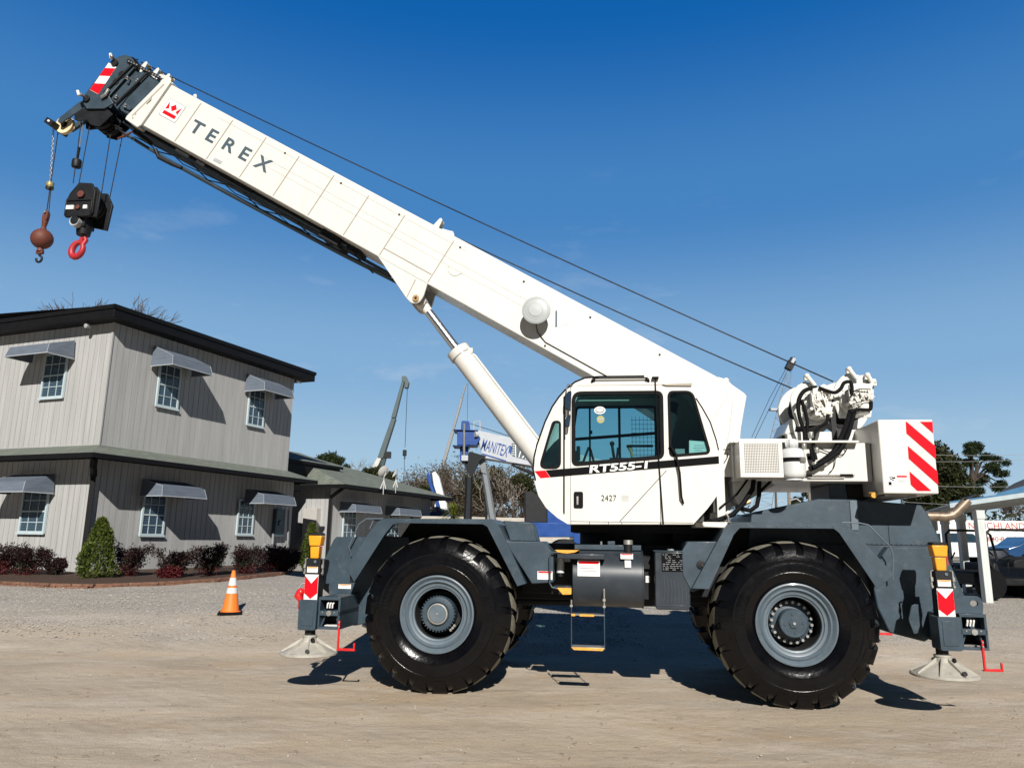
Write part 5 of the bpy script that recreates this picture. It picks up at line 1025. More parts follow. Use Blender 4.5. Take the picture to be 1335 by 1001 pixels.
KBx = Vector((cos(BANG), sin(BANG), 0)); KBy = Vector((-sin(BANG), cos(BANG), 0))
def wall_with_grooves(mb, x0, x1, z0, z1, y, pitch=.2, d=.02, axis='x'):
    """plank wall: boards stand proud of shallow grooves; outward is -y (axis x) or -x (axis y)"""
    n = max(1, int(round((x1 - x0) / pitch))); p = (x1 - x0) / n
    for i in range(n):
        a, b = x0 + i * p, x0 + (i + 1) * p - .014
        if axis == 'x': mb.b2(a, b, y - d, y, z0, z1)
        else: mb.b2(y - d, y, a, b, z0, z1)
office = empty('office_building', KB, BANG, 'two storey greige plank sided office building with grey awnings and dark flat roof edge', 'building')
zg = KB.z
def Zr(z): return z - zg
mb = MB(); mb.use(SID); mb.b2(.012, 7.9, .012, 9, -.3, Zr(3.62)); wall_with_grooves(mb, .0, 7.9, -.1, Zr(3.6), .012); wall_with_grooves(mb, .0, 9, -.1, Zr(3.6), .012, axis='y'); mb.build('lower_wall', parent=office, smooth=0)
mb = MB(); mb.use(SID); mb.b2(.212, 7.75, .212, 9, Zr(3.5), Zr(7.3)); wall_with_grooves(mb, .2, 7.75, Zr(3.78), Zr(7.28), .212); wall_with_grooves(mb, .2, 9, Zr(3.78), Zr(7.28), .212, axis='y'); mb.b2(.17, .212, .17, .235, Zr(3.78), Zr(7.28)); mb.build('upper_wall', parent=office, smooth=0)
mb = MB(); mb.use(mat('foundation_paint', (.5, .49, .46), .7, var=.1)); mb.b2(-.03, 7.9, -.03, 9, -.4, .08); mb.build('foundation', parent=office)
mb = MB(); mb.use(FASC); mb.b2(-.22, 8.32, -.25, 9.4, Zr(7.04), Zr(7.36)); mb.use(mat('flat_roof_membrane', (.05, .05, .05), .8)); mb.poly([(-.2, -.23, Zr(7.362)), (8.3, -.23, Zr(7.362)), (8.3, 9.3, Zr(7.8)), (-.2, 9.3, Zr(7.8))]); rf = mb.build('roof', parent=office, bevel=.01)
mb = MB(); mb.use(FASC); mb.b2(-.25, 8.35, -.28, -.25, Zr(7.27), Zr(7.38)); mb.b2(-.25, -.22, -.28, 9.4, Zr(7.27), Zr(7.38)); mb.build('gutter', parent=rf)
mb = MB(); mb.use(mat('roof_vent_green', (.12, .15, .12), .7)); mb.b2(.9, 1.5, 1.55, 2.1, Zr(7.36), Zr(7.72)); mb.b2(.85, 1.55, 1.5, 2.15, Zr(7.60), Zr(7.66)); mb.build('roof_vent', parent=rf, bevel=.02)
# skirt roof over the lower storey
mb = MB(); mb.use(SHIN); ex, ey, ze, zw = -.80, -.85, Zr(3.47), Zr(3.80); XR = 8.02
mb.poly([(ex, ey, ze), (XR, ey, ze), (7.76, .20, zw), (.20, .20, zw)]); mb.poly([(ex, ey, ze), (.20, .20, zw), (.20, 9, zw), (ex, 9, ze)]); mb.poly([(XR, ey, ze), (XR, 3, ze), (7.76, 3, zw), (7.76, .2, zw)])
sk = mb.build('skirt_roof', parent=office, smooth=0)
mb = MB(); mb.use(FASC); mb.b2(ex - .02, XR + .02, ey - .03, ey + .01, ze - .12, ze - .004); mb.b2(ex - .03, ex + .01, ey + .01, 9, ze - .12, ze - .004); mb.b2(XR - .01, XR + .03, ey + .01, 3, ze - .12, ze - .004); mb.use(SOFF); mb.poly([(ex, ey, ze - .06), (XR, ey, ze - .06), (XR, .0, ze - .06), (ex, .0, ze - .06)]); mb.poly([(ex, 0, ze - .06), (0, 0, ze - .06), (0, 9, ze - .06), (ex, 9, ze - .06)]); mb.poly([(7.9, 0, ze - .06), (XR, 0, ze - .06), (XR, 3, ze - .06), (7.9, 3, ze - .06)]); mb.build('gutter', parent=sk)
mb = MB(); mb.use(SID); mb.b2(.205, 7.74, .19, .205, zw - .02, zw + .03); mb.b2(.19, .205, .19, 9, zw - .02, zw + .03); mb.build('roof_flashing', parent=sk)
def downspout(par, pts, w=.08):
    mb = MB(); mb.use(FASC)
    for i in range(len(pts) - 1): mb.tube([pts[i], pts[i + 1]], w, 4)
    return mb.build('downspout', parent=par, smooth=0)
downspout(office, [(-.50, -.55, ze - .1), (-.42, -.45, ze - .28), (-.10, -.10, ze - .42), (-.07, -.07, ze - .5), (-.07, -.07, .12), (-.2, -.2, .02)])
def place(o, M):
    o.matrix_local = M; return o
def window(par, M, w, h, name='window', rows=4, cols=3):
    """opening in local x-z, facing -y"""
    mb = MB(); mb.use(WFR); t = .055
    for a in ((-w / 2, w / 2, h - t, h), (-w / 2, w / 2, 0, t), (-w / 2, -w / 2 + t, t, h - t), (w / 2 - t, w / 2, t, h - t)): mb.b2(a[0], a[1], -.045, .01, a[2], a[3])
    mb.b2(-w / 2 - .03, w / 2 + .03, -.065, -.045, -.03, .02)
    for i in range(1, cols): x = -w / 2 + w * i / cols; mb.b2(x - .009, x + .009, -.03, -.018, t, h - t)
    for i in range(1, rows): z = h * i / rows; mb.b2(-w / 2 + t, w / 2 - t, -.030 - (.006 if i == rows // 2 else 0), -.018, z - (.02 if i == rows // 2 else .009), z + (.02 if i == rows // 2 else .009))
    o = mb.build(name, parent=par, smooth=0); o.matrix_local = M
    mb = MB(); mb.use(PANE); mb.b2(-w / 2 + t, w / 2 - t, -.016, -.013, t, h - t); p = mb.build('pane', parent=o)
    mb = MB(); mb.use(BLIND); n = int((h - 2 * t) / .045)
    for i in range(n): mb.box((0, -.0145, t + .02 + i * .045), (w - 2 * t - .02, .004, .022))
    mb.build('blind', parent=o, smooth=0)
    return o
def awning(par, M, w, h, proj, label=None):
    mb = MB(); mb.use(AWN); v = .27; i = .05
    W0, W1 = (-w / 2, -.02), (w / 2, -.02); F0, F1 = (-w / 2, -proj), (w / 2, -proj); G0, G1 = (-w / 2 + i, -proj + .07), (w / 2 - i, -proj + .07)
    def P(q, z): return (q[0], q[1], z)
    mb.poly([P(F0, 0), P(F1, 0), P(G1, v), P(G0, v)]); mb.poly([P(G0, v), P(G1, v), (w / 2 - i, -.02, h), (-w / 2 + i, -.02, h)])
    mb.poly([P(W0, 0), P(F0, 0), P(G0, v), (-w / 2 + i, -.02, h)]); mb.poly([P(F1, 0), P(W1, 0), (w / 2 - i, -.02, h), P(G1, v)])
    o = mb.build('awning', parent=par, smooth=0); o.matrix_local = M
    mb = MB(); mb.use(AWNE); mb.tube([P(W0, 0), P(F0, 0)], .012, 6); mb.tube([P(F0, 0), P(F1, 0)], .012, 6); mb.tube([P(F1, 0), P(W1, 0)], .012, 6); mb.tube([P(F0, 0), P(G0, v), (-w / 2 + i, -.02, h)], .005, 5); mb.tube([P(F1, 0), P(G1, v)], .005, 5); mb.build('trim', parent=o, smooth=0); return o
RF = Matrix.Identity(4)                                     # right face: outward -y
LF = Matrix.Rotation(-pi / 2, 4, 'Z')                       # left face: outward -x, local x -> -y
def MR(x, y, z): return Matrix.Translation((x, y - .032, Zr(z)))
def ML(x, y, z): return Matrix.Translation((x - .032, y, Zr(z))) @ LF
window(office, MR(2.17, .20, 5.08), .80, 1.25); window(office, MR(5.85, .20, 5.08), .80, 1.25); window(office, MR(1.94, .0, 1.54), .80, 1.10); window(office, MR(5.55, .0, 1.60), .74, 1.10)
window(office, ML(.20, 2.12, 5.10), .88, 1.25); window(office, ML(.0, 1.90, 1.56), .95, 1.10)
awning(office, MR(2.20, .19, 6.13), 1.50, .60, .82); awning(office, MR(5.97, .19, 6.13), 1.50, .60, .82)
awning(office, MR(2.20, -.012, 2.57), 1.6, .46, .80); awning(office, MR(6.2, -.012, 2.57), 1.6, .46, .80)
awning(office, ML(.19, 2.25, 6.13), 1.6, .52, .80); awning(office, ML(-.012, 2.05, 2.55), 1.6, .50, .85)
mb = MB(); mb.use(GREYST); mb.cyl((.0, .85, Zr(6.95)), (-.12, .85, Zr(6.93)), .06, n=12); mb.build('security_camera', parent=office)
mb = MB(); mb.use(WHT); mb.cyl((7.75, .1, Zr(6.98)), (7.88, .0, Zr(6.93)), .035, n=10); mb.build('security_camera', parent=office)
# conduits, meter and steel box in the shaded recess at the right end
PIPEM = mat('grey_conduit', (.22, .23, .24), .6, var=.2)
mb = MB(); mb.use(PIPEM); mb.tube([(6.3, -.25, .75), (6.8, -.3, .60), (7.3, -.3, .45), (7.8, -.3, .52), (8.3, -.25, .50)], .06, 8); mb.tube([(6.75, -.2, .1), (6.75, -.2, 1.1)], .04, 8); mb.tube([(7.4, -.2, .1), (7.5, -.22, .9), (7.45, -.2, 1.9)], .035, 8); mb.build('service_pipes', parent=office, smooth=60)
mb = MB(); mb.use(mat('teal_grey_cabinet', (.06, .10, .12), .5)); mb.b2(6.9, 7.35, -.16, -.01, 1.0, 1.9); mb.cyl((7.1, -.20, 1.45), (7.1, -.16, 1.45), .09, n=16); mb.build('electric_meter', parent=office, bevel=.01)

# ---- single storey wing
wing = empty('office_wing', KB, BANG, 'single storey wing with low hipped green grey shingle roof beside the two storey office', 'building')
WX0, WX1, WYF = 10.2, 18.2, .10
mb = MB(); mb.use(SID); mb.b2(WX0 + .012, WX1, WYF + .012, 7.5, -.3, Zr(3.45)); wall_with_grooves(mb, WX0, WX1, -.1, Zr(3.4), WYF + .012); wall_with_grooves(mb, WYF, 2.6, -.1, Zr(3.4), WX0 + .012, axis='y'); mb.b2(7.9, WX0, 2.0, 2.2, -.3, Zr(3.45)); mb.build('wall', parent=wing, smooth=0)
e0x, e1x, e0y, zew = WX0 - .50, WX1 + .45, WYF - .95, Zr(3.48)
mb = MB(); mb.use(SHIN)
T1, T2 = (11.4, 3.6, Zr(5.05)), (12.7, 3.6, Zr(5.05))
mb.poly([(e0x, e0y, zew), (e1x, e0y, zew), T2, T1]); mb.poly([(e1x, e0y, zew), (e1x, 8.4, zew), T2]); mb.poly([(e0x, e0y, zew), T1, (e0x, 8.4, zew)]); mb.poly([(e1x, 8.4, zew), (e0x, 8.4, zew), T1, T2])
wr_ = mb.build('roof', parent=wing, smooth=0)
mb = MB(); mb.use(SHIN); mb.poly([(8.9, 1.1, Zr(4.38)), (12.3, 1.1, Zr(4.34)), (12.9, 3.7, Zr(5.09)), (10.6, 3.7, Zr(5.09))]); mb.poly([(8.9, 1.1, Zr(4.38)), (10.6, 3.7, Zr(5.09)), (8.9, 6, Zr(4.38))]); mb.use(FASC); mb.b2(8.95, 12.2, 1.12, 1.3, Zr(3.6), Zr(4.34)); mb.b2(8.9, 12.35, 1.06, 1.12, Zr(4.27), Zr(4.37)); mb.build('upper_hip', parent=wr_, smooth=0)
mb = MB(); mb.use(FASC); mb.b2(e0x - .02, e1x + .02, e0y - .03, e0y + .01, zew - .14, zew - .004); mb.b2(e0x - .03, e0x + .01, e0y + .01, 7.5, zew - .14, zew - .004); mb.b2(e1x - .01, e1x + .03, e0y + .01, 7.5, zew - .14, zew - .004); mb.use(SOFF); mb.poly([(e0x, e0y, zew - .07), (e1x, e0y, zew - .07), (e1x, 7.5, zew - .07), (e0x, 7.5, zew - .07)]); mb.b2(XR, e0x - .03, .9, 1.3, zew - .25, zew - .02); mb.build('gutter', parent=wr_)
downspout(wing, [(e0x + .1, e0y + .1, zew - .12), (WX0 - .07, WYF - .07, zew - .45), (WX0 - .07, WYF - .07, 0)])
for x in (11.7, 15.0): awning(wing, MR(x, WYF - .012, 2.52), 1.9, .40, .75); window(wing, MR(x - .2, WYF, 1.5), .9, 1.1)
mb = MB(); mb.use(mat('greige_steel_cabinet', (.46, .44, .41), .5, var=.06)); mb.b2(WX0 - .28, WX0 - .0, .45, 1.05, Zr(1.22), Zr(2.62)); mb.use(WHT); mb.box((WX0 - .285, .75, Zr(1.95)), (.006, .12, .18)); mb.build('utility_cabinet', parent=wing, bevel=.01)
mb = MB(); mb.use(WHT); mb.b2(11.0, 11.9, -.75, -.15, -.05, .80); mb.use(GREYST)
for i in range(9): mb.b2(11.05 + i * .1, 11.08 + i * .1, -.756, -.75, .1, .72)
ac = mb.build('air_conditioner'); ac.matrix_world = Matrix.Translation(KB) @ Matrix.Rotation(BANG, 4, 'Z'); tag(ac, 'white boxy air conditioner unit by the wall of the single storey wing', 'air conditioner')
# dishes on the wing roof
def dish(px, py, sc, label, ang):
    base = atY(px, py, 29.0); d = empty('satellite_dish', base, 0, label, 'satellite dish', 'dishes on the wing roof')
    mb = MB(); mb.use(mat('dish_grey', (.50, .50, .49), .6, var=.05)); dm = Matrix.Rotation(ang, 4, 'Z') @ Matrix.Translation((0, 0, 1.05 * sc)) @ Matrix.Rotation(radians(-62), 4, 'X'); q = MB(dm); q.use(MATS['dish_grey']); n = 10
    q.lathe([(.45 * sc * k / n, .12 * sc * (k / n) ** 2) for k in range(1, n + 1)] + [(.46 * sc, .12 * sc), (.45 * sc, .11 * sc)] + [(.45 * sc * k / n, .12 * sc * (k / n) ** 2 - .01) for k in range(n, 0, -1)], (0, 0, 0), (0, 0, 1), 28); q.build('reflector', parent=d, smooth=60)
    mb.tube([(0, 0, -.3), (0, 0, .7 * sc), (.1 * sc, .1 * sc, 1.0 * sc)], .03 * sc, 8); mb.tube([(-.2 * sc, -.1, -.1), (0, 0, .45 * sc)], .02, 6); mb.tube([(.2 * sc, -.1, -.1), (0, 0, .45 * sc)], .02, 6); mb.build('mast', parent=d)
    a = MB(Matrix.Rotation(ang, 4, 'Z')); a.use(MATS['dish_grey']); a.tube([(0, -.1 * sc, .75 * sc), (0, -.55 * sc, 1.15 * sc)], .018 * sc, 6); a.box((0, -.56 * sc, 1.17 * sc), (.08 * sc, .12 * sc, .07 * sc)); a.build('feed_arm', parent=d)
dish(500, 634, .52, 'larger pale satellite dish standing on the wing roof', .9); dish(516, 632, .42, 'smaller tilted satellite dish beside the larger one on the wing roof', 2.0)

# ---- planting bed, brick edging
bedpts = [(-40, 765.5), (0, 762.5), (60, 765.5), (116, 766.5), (160, 765), (200, 763.5), (240, 761), (280, 758.5), (320, 755), (350, 751.5), (372, 749)]
BP = [gat(a, b) for a, b in bedpts]
BRK = mat('red_brick_edging', (.17, .085, .055), .9, var=.35, scale=9, dirt=(.26, .20, .15, .8), dscale=6)
ed = MB(); ed.use(BRK); cum = []
for i in range(len(BP) - 1):
    a, b = BP[i], BP[i + 1]; L_ = (b - a).length; n = max(1, int(L_ / .21)); d = (b - a).normalized(); R = Matrix(((d.x, -d.y, 0), (d.y, d.x, 0), (0, 0, 1)))
    for k in range(n):
        c_ = a.lerp(b, (k + .5) / n); c_.z = gz(c_.y)
        for r_ in range(2): ed.box(c_ + Vector((random.uniform(-.008, .008), random.uniform(-.01, .01), .01 + r_ * .05)) + R @ Vector(((.1 if r_ else 0), 0, 0)), (L_ / n - .008, .10, .048), R)
tag(ed.build('brick_edging', smooth=0, bevel=.004), 'low curved red brick edging in front of the shrubs at the office', 'edging')
MUL = mat('bark_mulch', (.065, .038, .025), .95, var=.5, scale=30, bump=.8, bscale=40)
mb = MB(); mb.use(MUL); W_ = [KB + KBy * 4.5, KB + KBx * .0, KB + KBx * 9.5]
back = [KB + KBy * 6.5, KB + KBy * 4.5, KB + KBy * 3, KB + KBy * 1.5, KB, KB, KB + KBx * 1.5, KB + KBx * 3, KB + KBx * 4.5, KB + KBx * 6, KB + KBx * 8]
for i in range(len(BP) - 1):
    for k in range(4):
        def q(u, v): p = BP[i].lerp(BP[i + 1], u).lerp(back[i].lerp(back[i + 1], u), v); return (p.x, p.y, gz(p.y) + .07 + .03 * noise.noise(p * 3))
        mb.poly([q(0, k / 4), q(1, k / 4), q(1, (k + 1) / 4), q(0, (k + 1) / 4)])
tag(mb.build('planting_bed', smooth=0), kind='structure')

# ================================================================== PLANTS
def leafmat(name, c1, c2, tr=.25, rough=.6):
    m = bpy.data.materials.new(name); m.use_nodes = True; N, L = m.node_tree.nodes, m.node_tree.links; b = N['Principled BSDF']; b.inputs['Roughness'].default_value = rough; b.inputs['Specular IOR Level'].default_value = .3
    tc = N.new('ShaderNodeTexCoord'); n = N.new('ShaderNodeTexNoise'); n.inputs['Scale'].default_value = 2.2; n.inputs['Detail'].default_value = 6; L.new(tc.outputs['Object'], n.inputs['Vector'])
    n2 = N.new('ShaderNodeTexWhiteNoise'); n2.noise_dimensions = '1D'; g = N.new('ShaderNodeNewGeometry'); L.new(g.outputs['Random Per Island'], n2.inputs['W'])
    ad = N.new('ShaderNodeMath'); ad.operation = 'MULTIPLY_ADD'; L.new(n2.outputs['Value'], ad.inputs[0]); ad.inputs[1].default_value = .55; mm = N.new('ShaderNodeMath'); mm.operation = 'MULTIPLY_ADD'; L.new(n.outputs['Fac'], mm.inputs[0]); mm.inputs[1].default_value = 1.1; mm.inputs[2].default_value = -.35; L.new(mm.outputs[0], ad.inputs[2])
    r = N.new('ShaderNodeValToRGB'); r.color_ramp.elements[0].color = (*c1, 1); r.color_ramp.elements[1].color = (*c2, 1); L.new(ad.outputs[0], r.inputs[0]); L.new(r.outputs[0], b.inputs['Base Color'])
    t = N.new('ShaderNodeBsdfTranslucent'); L.new(r.outputs[0], t.inputs[0]); ms = N.new('ShaderNodeMixShader'); ms.inputs[0].default_value = tr; L.new(b.outputs[0], ms.inputs[1]); L.new(t.outputs[0], ms.inputs[2]); L.new(ms.outputs[0], N['Material Output'].inputs[0]); return m
ARB = leafmat('arborvitae_leaf', (.018, .036, .005), (.13, .17, .022)); NAN = leafmat('dark_red_leaf', (.010, .006, .006), (.045, .016, .016)); NANR = leafmat('bright_red_leaf', (.05, .008, .010), (.16, .022, .026)); NANG = leafmat('dull_green_leaf', (.02, .028, .018), (.06, .07, .04))
PINE = leafmat('pine_needles', (.008, .016, .005), (.045, .068, .02)); OAK = leafmat('evergreen_oak_leaf', (.009, .014, .004), (.068, .076, .022)); DRY = leafmat('dry_tan_leaf', (.05, .035, .018), (.19, .14, .065)); PALM = leafmat('yucca_leaf', (.06, .09, .012), (.26, .27, .05)); HEDGE = leafmat('brown_twig_leaf', (.03, .02, .014), (.12, .08, .055))
BARK = mat('tree_bark', (.10, .08, .065), .9, var=.3, scale=8, bump=.4); BARKP = mat('pale_bark', (.22, .195, .165), .9, var=.25, scale=6, bump=.3); BARKD = mat('dark_bark', (.055, .042, .034), .9, var=.3, scale=8)
rl = random.Random(11)
def leaves(mb, pts_fn, n, s, m, asp=.5, up=.0):
    mb.use(m)
    for _ in range(n):
        p = pts_fn(); d = Vector((rl.gauss(0, 1), rl.gauss(0, 1), rl.gauss(0, 1) + up)).normalized(); q = d.orthogonal().normalized(); q = Quaternion(d, rl.uniform(0, 6.28)) @ q
        l = s * rl.uniform(.6, 1.3); w = l * asp; p = Vector(p)
        mb.poly([p - q * w * .5, p + d * l * .5 - q * w * .3, p + d * l, p + d * l * .5 + q * w * .5])
def blob(c, r, shell=.35):
    c = Vector(c)
    def f():
        d = Vector((rl.gauss(0, 1), rl.gauss(0, 1), rl.gauss(0, 1))).normalized(); k = 1 - shell * rl.random() ** 1.5
        return c + Vector((d.x * r[0] * k, d.y * r[1] * k, d.z * r[2] * k))
    return f
def arborvitae(px, py, h, w, label):
    p = gat(px, py); t = empty('arborvitae_shrub', p, 0, label, 'shrub')
    mb = MB(); mb.use(BARKD); mb.cyl((0, 0, 0), (0, 0, h * .8), .04, .01, 8); mb.build('trunk', parent=t)
    mb = MB()
    def f():
        z = rl.random() ** .85; a = rl.uniform(0, 6.28); prof = (1 - z) ** .55 * min(1, (z + .10) * 5) * (1 + .15 * sin(a * 3 + z * 9) + .12 * noise.noise(Vector((cos(a) * 2, sin(a) * 2, z * 5)))); r = w / 2 * prof * (.55 + .45 * rl.random() ** .4)
        return (cos(a) * r, sin(a) * r, .04 + z * h)
    leaves(mb, f, 5200, .075, ARB, .55, .9); mb.build('foliage', parent=t, smooth=0)
arborvitae(124, 757, 1.32, .85, 'bright green cone shaped arborvitae at the corner of the office'); arborvitae(403, 744, 1.28, .62, 'narrow dark green arborvitae beside the steel cabinet of the wing')
def nandina(px, py, h, w, label, red=.2, n=2500, g='shrubs in the bed along the office'):
    h *= .78; w *= .9; p = gat(px, py); t = empty('nandina_shrub', p, 0, label, 'shrub', g)
    mb = MB(); mb.use(BARKD); tips = []
    for _ in range(11):
        a = rl.uniform(0, 6.28); r = rl.uniform(.2, .5) * w; tip = Vector((cos(a) * r, sin(a) * r, h * rl.uniform(.6, .98))); mb.tube([(0, 0, .0), tip * .5 + Vector((0, 0, .08)), tip], .008, 5); tips.append(tip)
    mb.build('stems', parent=t)
    mb = MB()
    for tip in tips:
        leaves(mb, blob(tip * .95, (w * .2, w * .2, h * .2), .8), int(n / 11), .062, NAN, .45, .2); leaves(mb, blob(tip * .6, (w * .22, w * .22, h * .25), .8), int(n / 14), .06, NANG if rl.random() < .4 else NAN, .45)
    if red: leaves(mb, blob((w * .05, -w * .2, h * .28), (w * .34, w * .22, h * .26), .7), int(n * red), .06, NANR, .5)
    mb.build('foliage', parent=t, smooth=0)
for args in ((2, 752, 1.0, 1.1, 'dark red shrub at the left edge of the bed', .3), (38, 753, .82, .95, 'dark shrub left of the downspout with bare twigs', .12), (70, 753, .55, .5, 'smallest dark shrub beside the downspout', 0), (165, 754, .95, 1.0, 'dark maroon shrub just right of the bright green arborvitae', .08), (222, 756, .85, .95, 'shrub with the brightest red leaves under the lower window', .8), (272, 753, .95, .95, 'dark maroon shrub left of the orange cone', .1), (318, 751, .90, 1.0, 'dark shrub right behind the orange cone', .1), (350, 748, .92, 1.1, 'dark shrub in the shade of the building recess', .12), (372, 747, .8, .9, 'reddish shrub nearest the steel cabinet', .4)): nandina(*args)
p_ = gat(-4, 752); 
def tree(name, loc, trunk_h, trunk_r, crown, leaf, n, s, label, cat='tree', bark=BARK, group=None, limbs=7, asp=.5, tree_sh=.6, up=0):
    t = empty(name, loc, 0, label, cat, group); mb = MB(); mb.use(bark)
    top = Vector(crown[0][0]) if crown else Vector((0, 0, trunk_h)); k = [Vector((0, 0, -.3)), Vector((top.x * .15, 0, trunk_h * .5)), Vector((top.x * .4, top.y * .4, trunk_h))]
    mb.tube(k, trunk_r, 8, radii=[trunk_r * 1.2, trunk_r, trunk_r * .7])
    for c_, r_ in crown:
        c_ = Vector(c_); mb.tube([k[2] * .85, (k[2] + c_) * .5 + Vector((rl.uniform(-.3, .3), 0, .2)), c_], trunk_r * .3, 6, radii=[trunk_r * .45, trunk_r * .3, trunk_r * .12])
    mb.build('trunk', parent=t, smooth=60)
    mb = MB(); tot = sum(r_[0] * r_[2] for c_, r_ in crown)
    for c_, r_ in crown: leaves(mb, blob(c_, r_, tree_sh), int(n * r_[0] * r_[2] / tot), s, leaf, asp, up)
    mb.build('crown', parent=t, smooth=0); return t
def bare_tree(name, loc, h, label, bark=BARK, depth=6, r0=.16, spread=.55, leaf=None, nl=0, group=None, seed=1, ls=.2):
    rr = random.Random(seed); t = empty(name, loc, 0, label, 'tree', group); mb = MB(); mb.use(bark); tips = []
    def br(p, d, l, r, k):
        m_ = p + d * l * .5 + Vector((rr.uniform(-.06, .06), rr.uniform(-.06, .06), 0)) * l; e = p + d * l
        mb.tube([p, m_, e], r, 5 if k < depth - 1 else 6, caps=False, radii=[r, r * .85, r * .68])
        if k == 0: tips.append(e); return
        if k <= 2: tips.append(e)
        for i in range(2 if rr.random() < .35 else 3):
            ax = d.orthogonal().normalized(); ax = Quaternion(d, rr.uniform(0, 6.28)) @ ax; nd = (Quaternion(ax, rr.uniform(.25, spread + .25)) @ d + Vector((0, 0, .12))).normalized(); br(e, nd, l * rr.uniform(.62, .84), max(.012, r * .62), k - 1)
    br(Vector((0, 0, -.3)), Vector((rr.uniform(-.08, .08), 0, 1)).normalized(), h * .28, r0, depth); mb.build('trunk', parent=t, smooth=60)
    if leaf:
        mb = MB(); leaves(mb, lambda: rr.choice(tips) + Vector((rr.gauss(0, .25), rr.gauss(0, .25), rr.gauss(0, .25))), nl, ls, leaf, .5); mb.build('crown', parent=t, smooth=0)
    return t
def base_at(px, Y):            # ground point in the column of pixel px at distance Y
    p = atY(px, 690, Y); return Vector((p.x, Y, gz(Y)))
def crown_px(px0, py0, rx, rz, Y, base, ry=None):
    p = atY(px0, py0, Y); sc = Y / F_PX; return ((p.x - base.x, p.y - base.y + rl.uniform(-.6, .6), p.z - base.z), (rx * sc, (ry or rx) * sc, rz * sc))
# pines and oaks on the right
b_ = base_at(1270, 70); cl = [crown_px(a, b, c, d, 70, b_) for a, b, c, d in ((1272, 583, 12, 9), (1262, 590, 10, 7), (1283, 596, 9, 6), (1300, 598, 8, 5), (1308, 604, 6, 4), (1256, 582, 5, 4), (1268, 603, 12, 7), (1290, 610, 12, 7), (1302, 618, 11, 5), (1280, 624, 15, 9), (1310, 630, 8, 5), (1296, 636, 10, 6), (1268, 640, 14, 8), (1250, 622, 10, 6))]
cl = [(c_, tuple(q_ * .82 for q_ in r_)) for c_, r_ in cl]
tree('pine_tree', b_, 8.0, .28, cl, PINE, 11000, .30, 'tall dark pine with layered crown rising beyond the counterweight', bark=BARKD, asp=.3)
b_ = base_at(1222, 60); cl = [crown_px(a, b, c, d, 60, b_) for a, b, c, d in ((1212, 600, 22, 24), (1232, 612, 22, 20), (1205, 640, 30, 24), (1245, 640, 24, 24), (1262, 655, 16, 16), (1185, 625, 16, 22), (1222, 660, 34, 18), (1222, 590, 9, 8), (1240, 598, 8, 7))]
tree('oak_tree', b_, 3.0, .3, cl, OAK, 15000, .34, 'broad dark evergreen oak directly behind the hazard striped counterweight', bark=BARKD)
bare_tree('bare_tree', base_at(1318, 60), 5.2, 'bare grey tree between the pine and the blue trimmed roofs', depth=6, r0=.10, seed=4, leaf=HEDGE, nl=500)
b_ = base_at(1062, 60); cl = [crown_px(a, b, c, d, 60, b_) for a, b, c, d in ((1058, 640, 15, 10), (1075, 650, 12, 10), (1040, 655, 8, 8), (1090, 640, 12, 14))]
tree('oak_tree', b_, 2.5, .2, cl, OAK, 3200, .32, 'evergreen tree seen through the gap under the counterweight deck', bark=BARKD)
# left: pine over the wing roof, bare tree over the office
b_ = base_at(430, 62); cl = [crown_px(a, b, c, d, 62, b_) for a, b, c, d in ((430, 596, 9, 6), (421, 599, 7, 4), (440, 601, 8, 5), (432, 606, 12, 5), (452, 610, 5, 3))]
tree('pine_tree', b_, 6.0, .22, cl, PINE, 2600, .34, 'rounded pine crown peeping over the roof of the wing', bark=BARKD, asp=.3)
bare_tree('bare_tree', base_at(465, 64), 7.2, 'thin leafless tree beside the pine over the wing roof', bark=BARKP, depth=6, r0=.12, seed=8)
b2 = base_at(478, 58); cl = [crown_px(a, b, c, d, 58, b2) for a, b, c, d in ((488, 617, 17, 8), (472, 622, 12, 7), (505, 622, 10, 7))]
tree('oak_tree', b2, 3.0, .2, cl, OAK, 2600, .3, 'dark round evergreen behind the dishes at the foot of the green crane', bark=BARKD)
bare_tree('bare_tree', Vector((-19.0, 36, .6)), 11.9, 'leafless tree whose twigs show above the roof of the office', depth=7, r0=.09, seed=3, spread=.5)
# wood behind the middle
rr0 = random.Random(2)
MID = [(548, 46, 6.0, 'leafy brown tree left of the thin grey boom', 1), (575, 50, 6.6, 'thin leafless tree behind the white and blue crane', 0), (600, 44, 5.6, 'bare tree behind the palm', 0), (632, 43, 6.2, 'pale trunked bare tree behind the grey boom rest', 2), (655, 41, 5.6, 'forked pale bare tree right of the grey boom rest', 2), (682, 44, 6.0, 'bare tree beside the white cab', 2), (538, 52, 5.0, 'small bare tree by the end of the wing roof', 0), (690, 50, 5.4, 'farthest bare tree at the edge of the cab', 0), (558, 55, 7.0, 'tallest bare tree left of the blue boom head', 0)]
for i, (px, Y, h, lab, kd) in enumerate(MID): bare_tree('bare_tree', base_at(px, Y), h, lab, bark=BARKP if kd == 2 else BARK, depth=6, r0=.10 + .015 * (i % 3), seed=20 + i, leaf=DRY if kd == 1 else (OAK if i % 2 else HEDGE), nl=2200 if kd == 1 else 900, group='bare trees behind the yard', ls=.16)
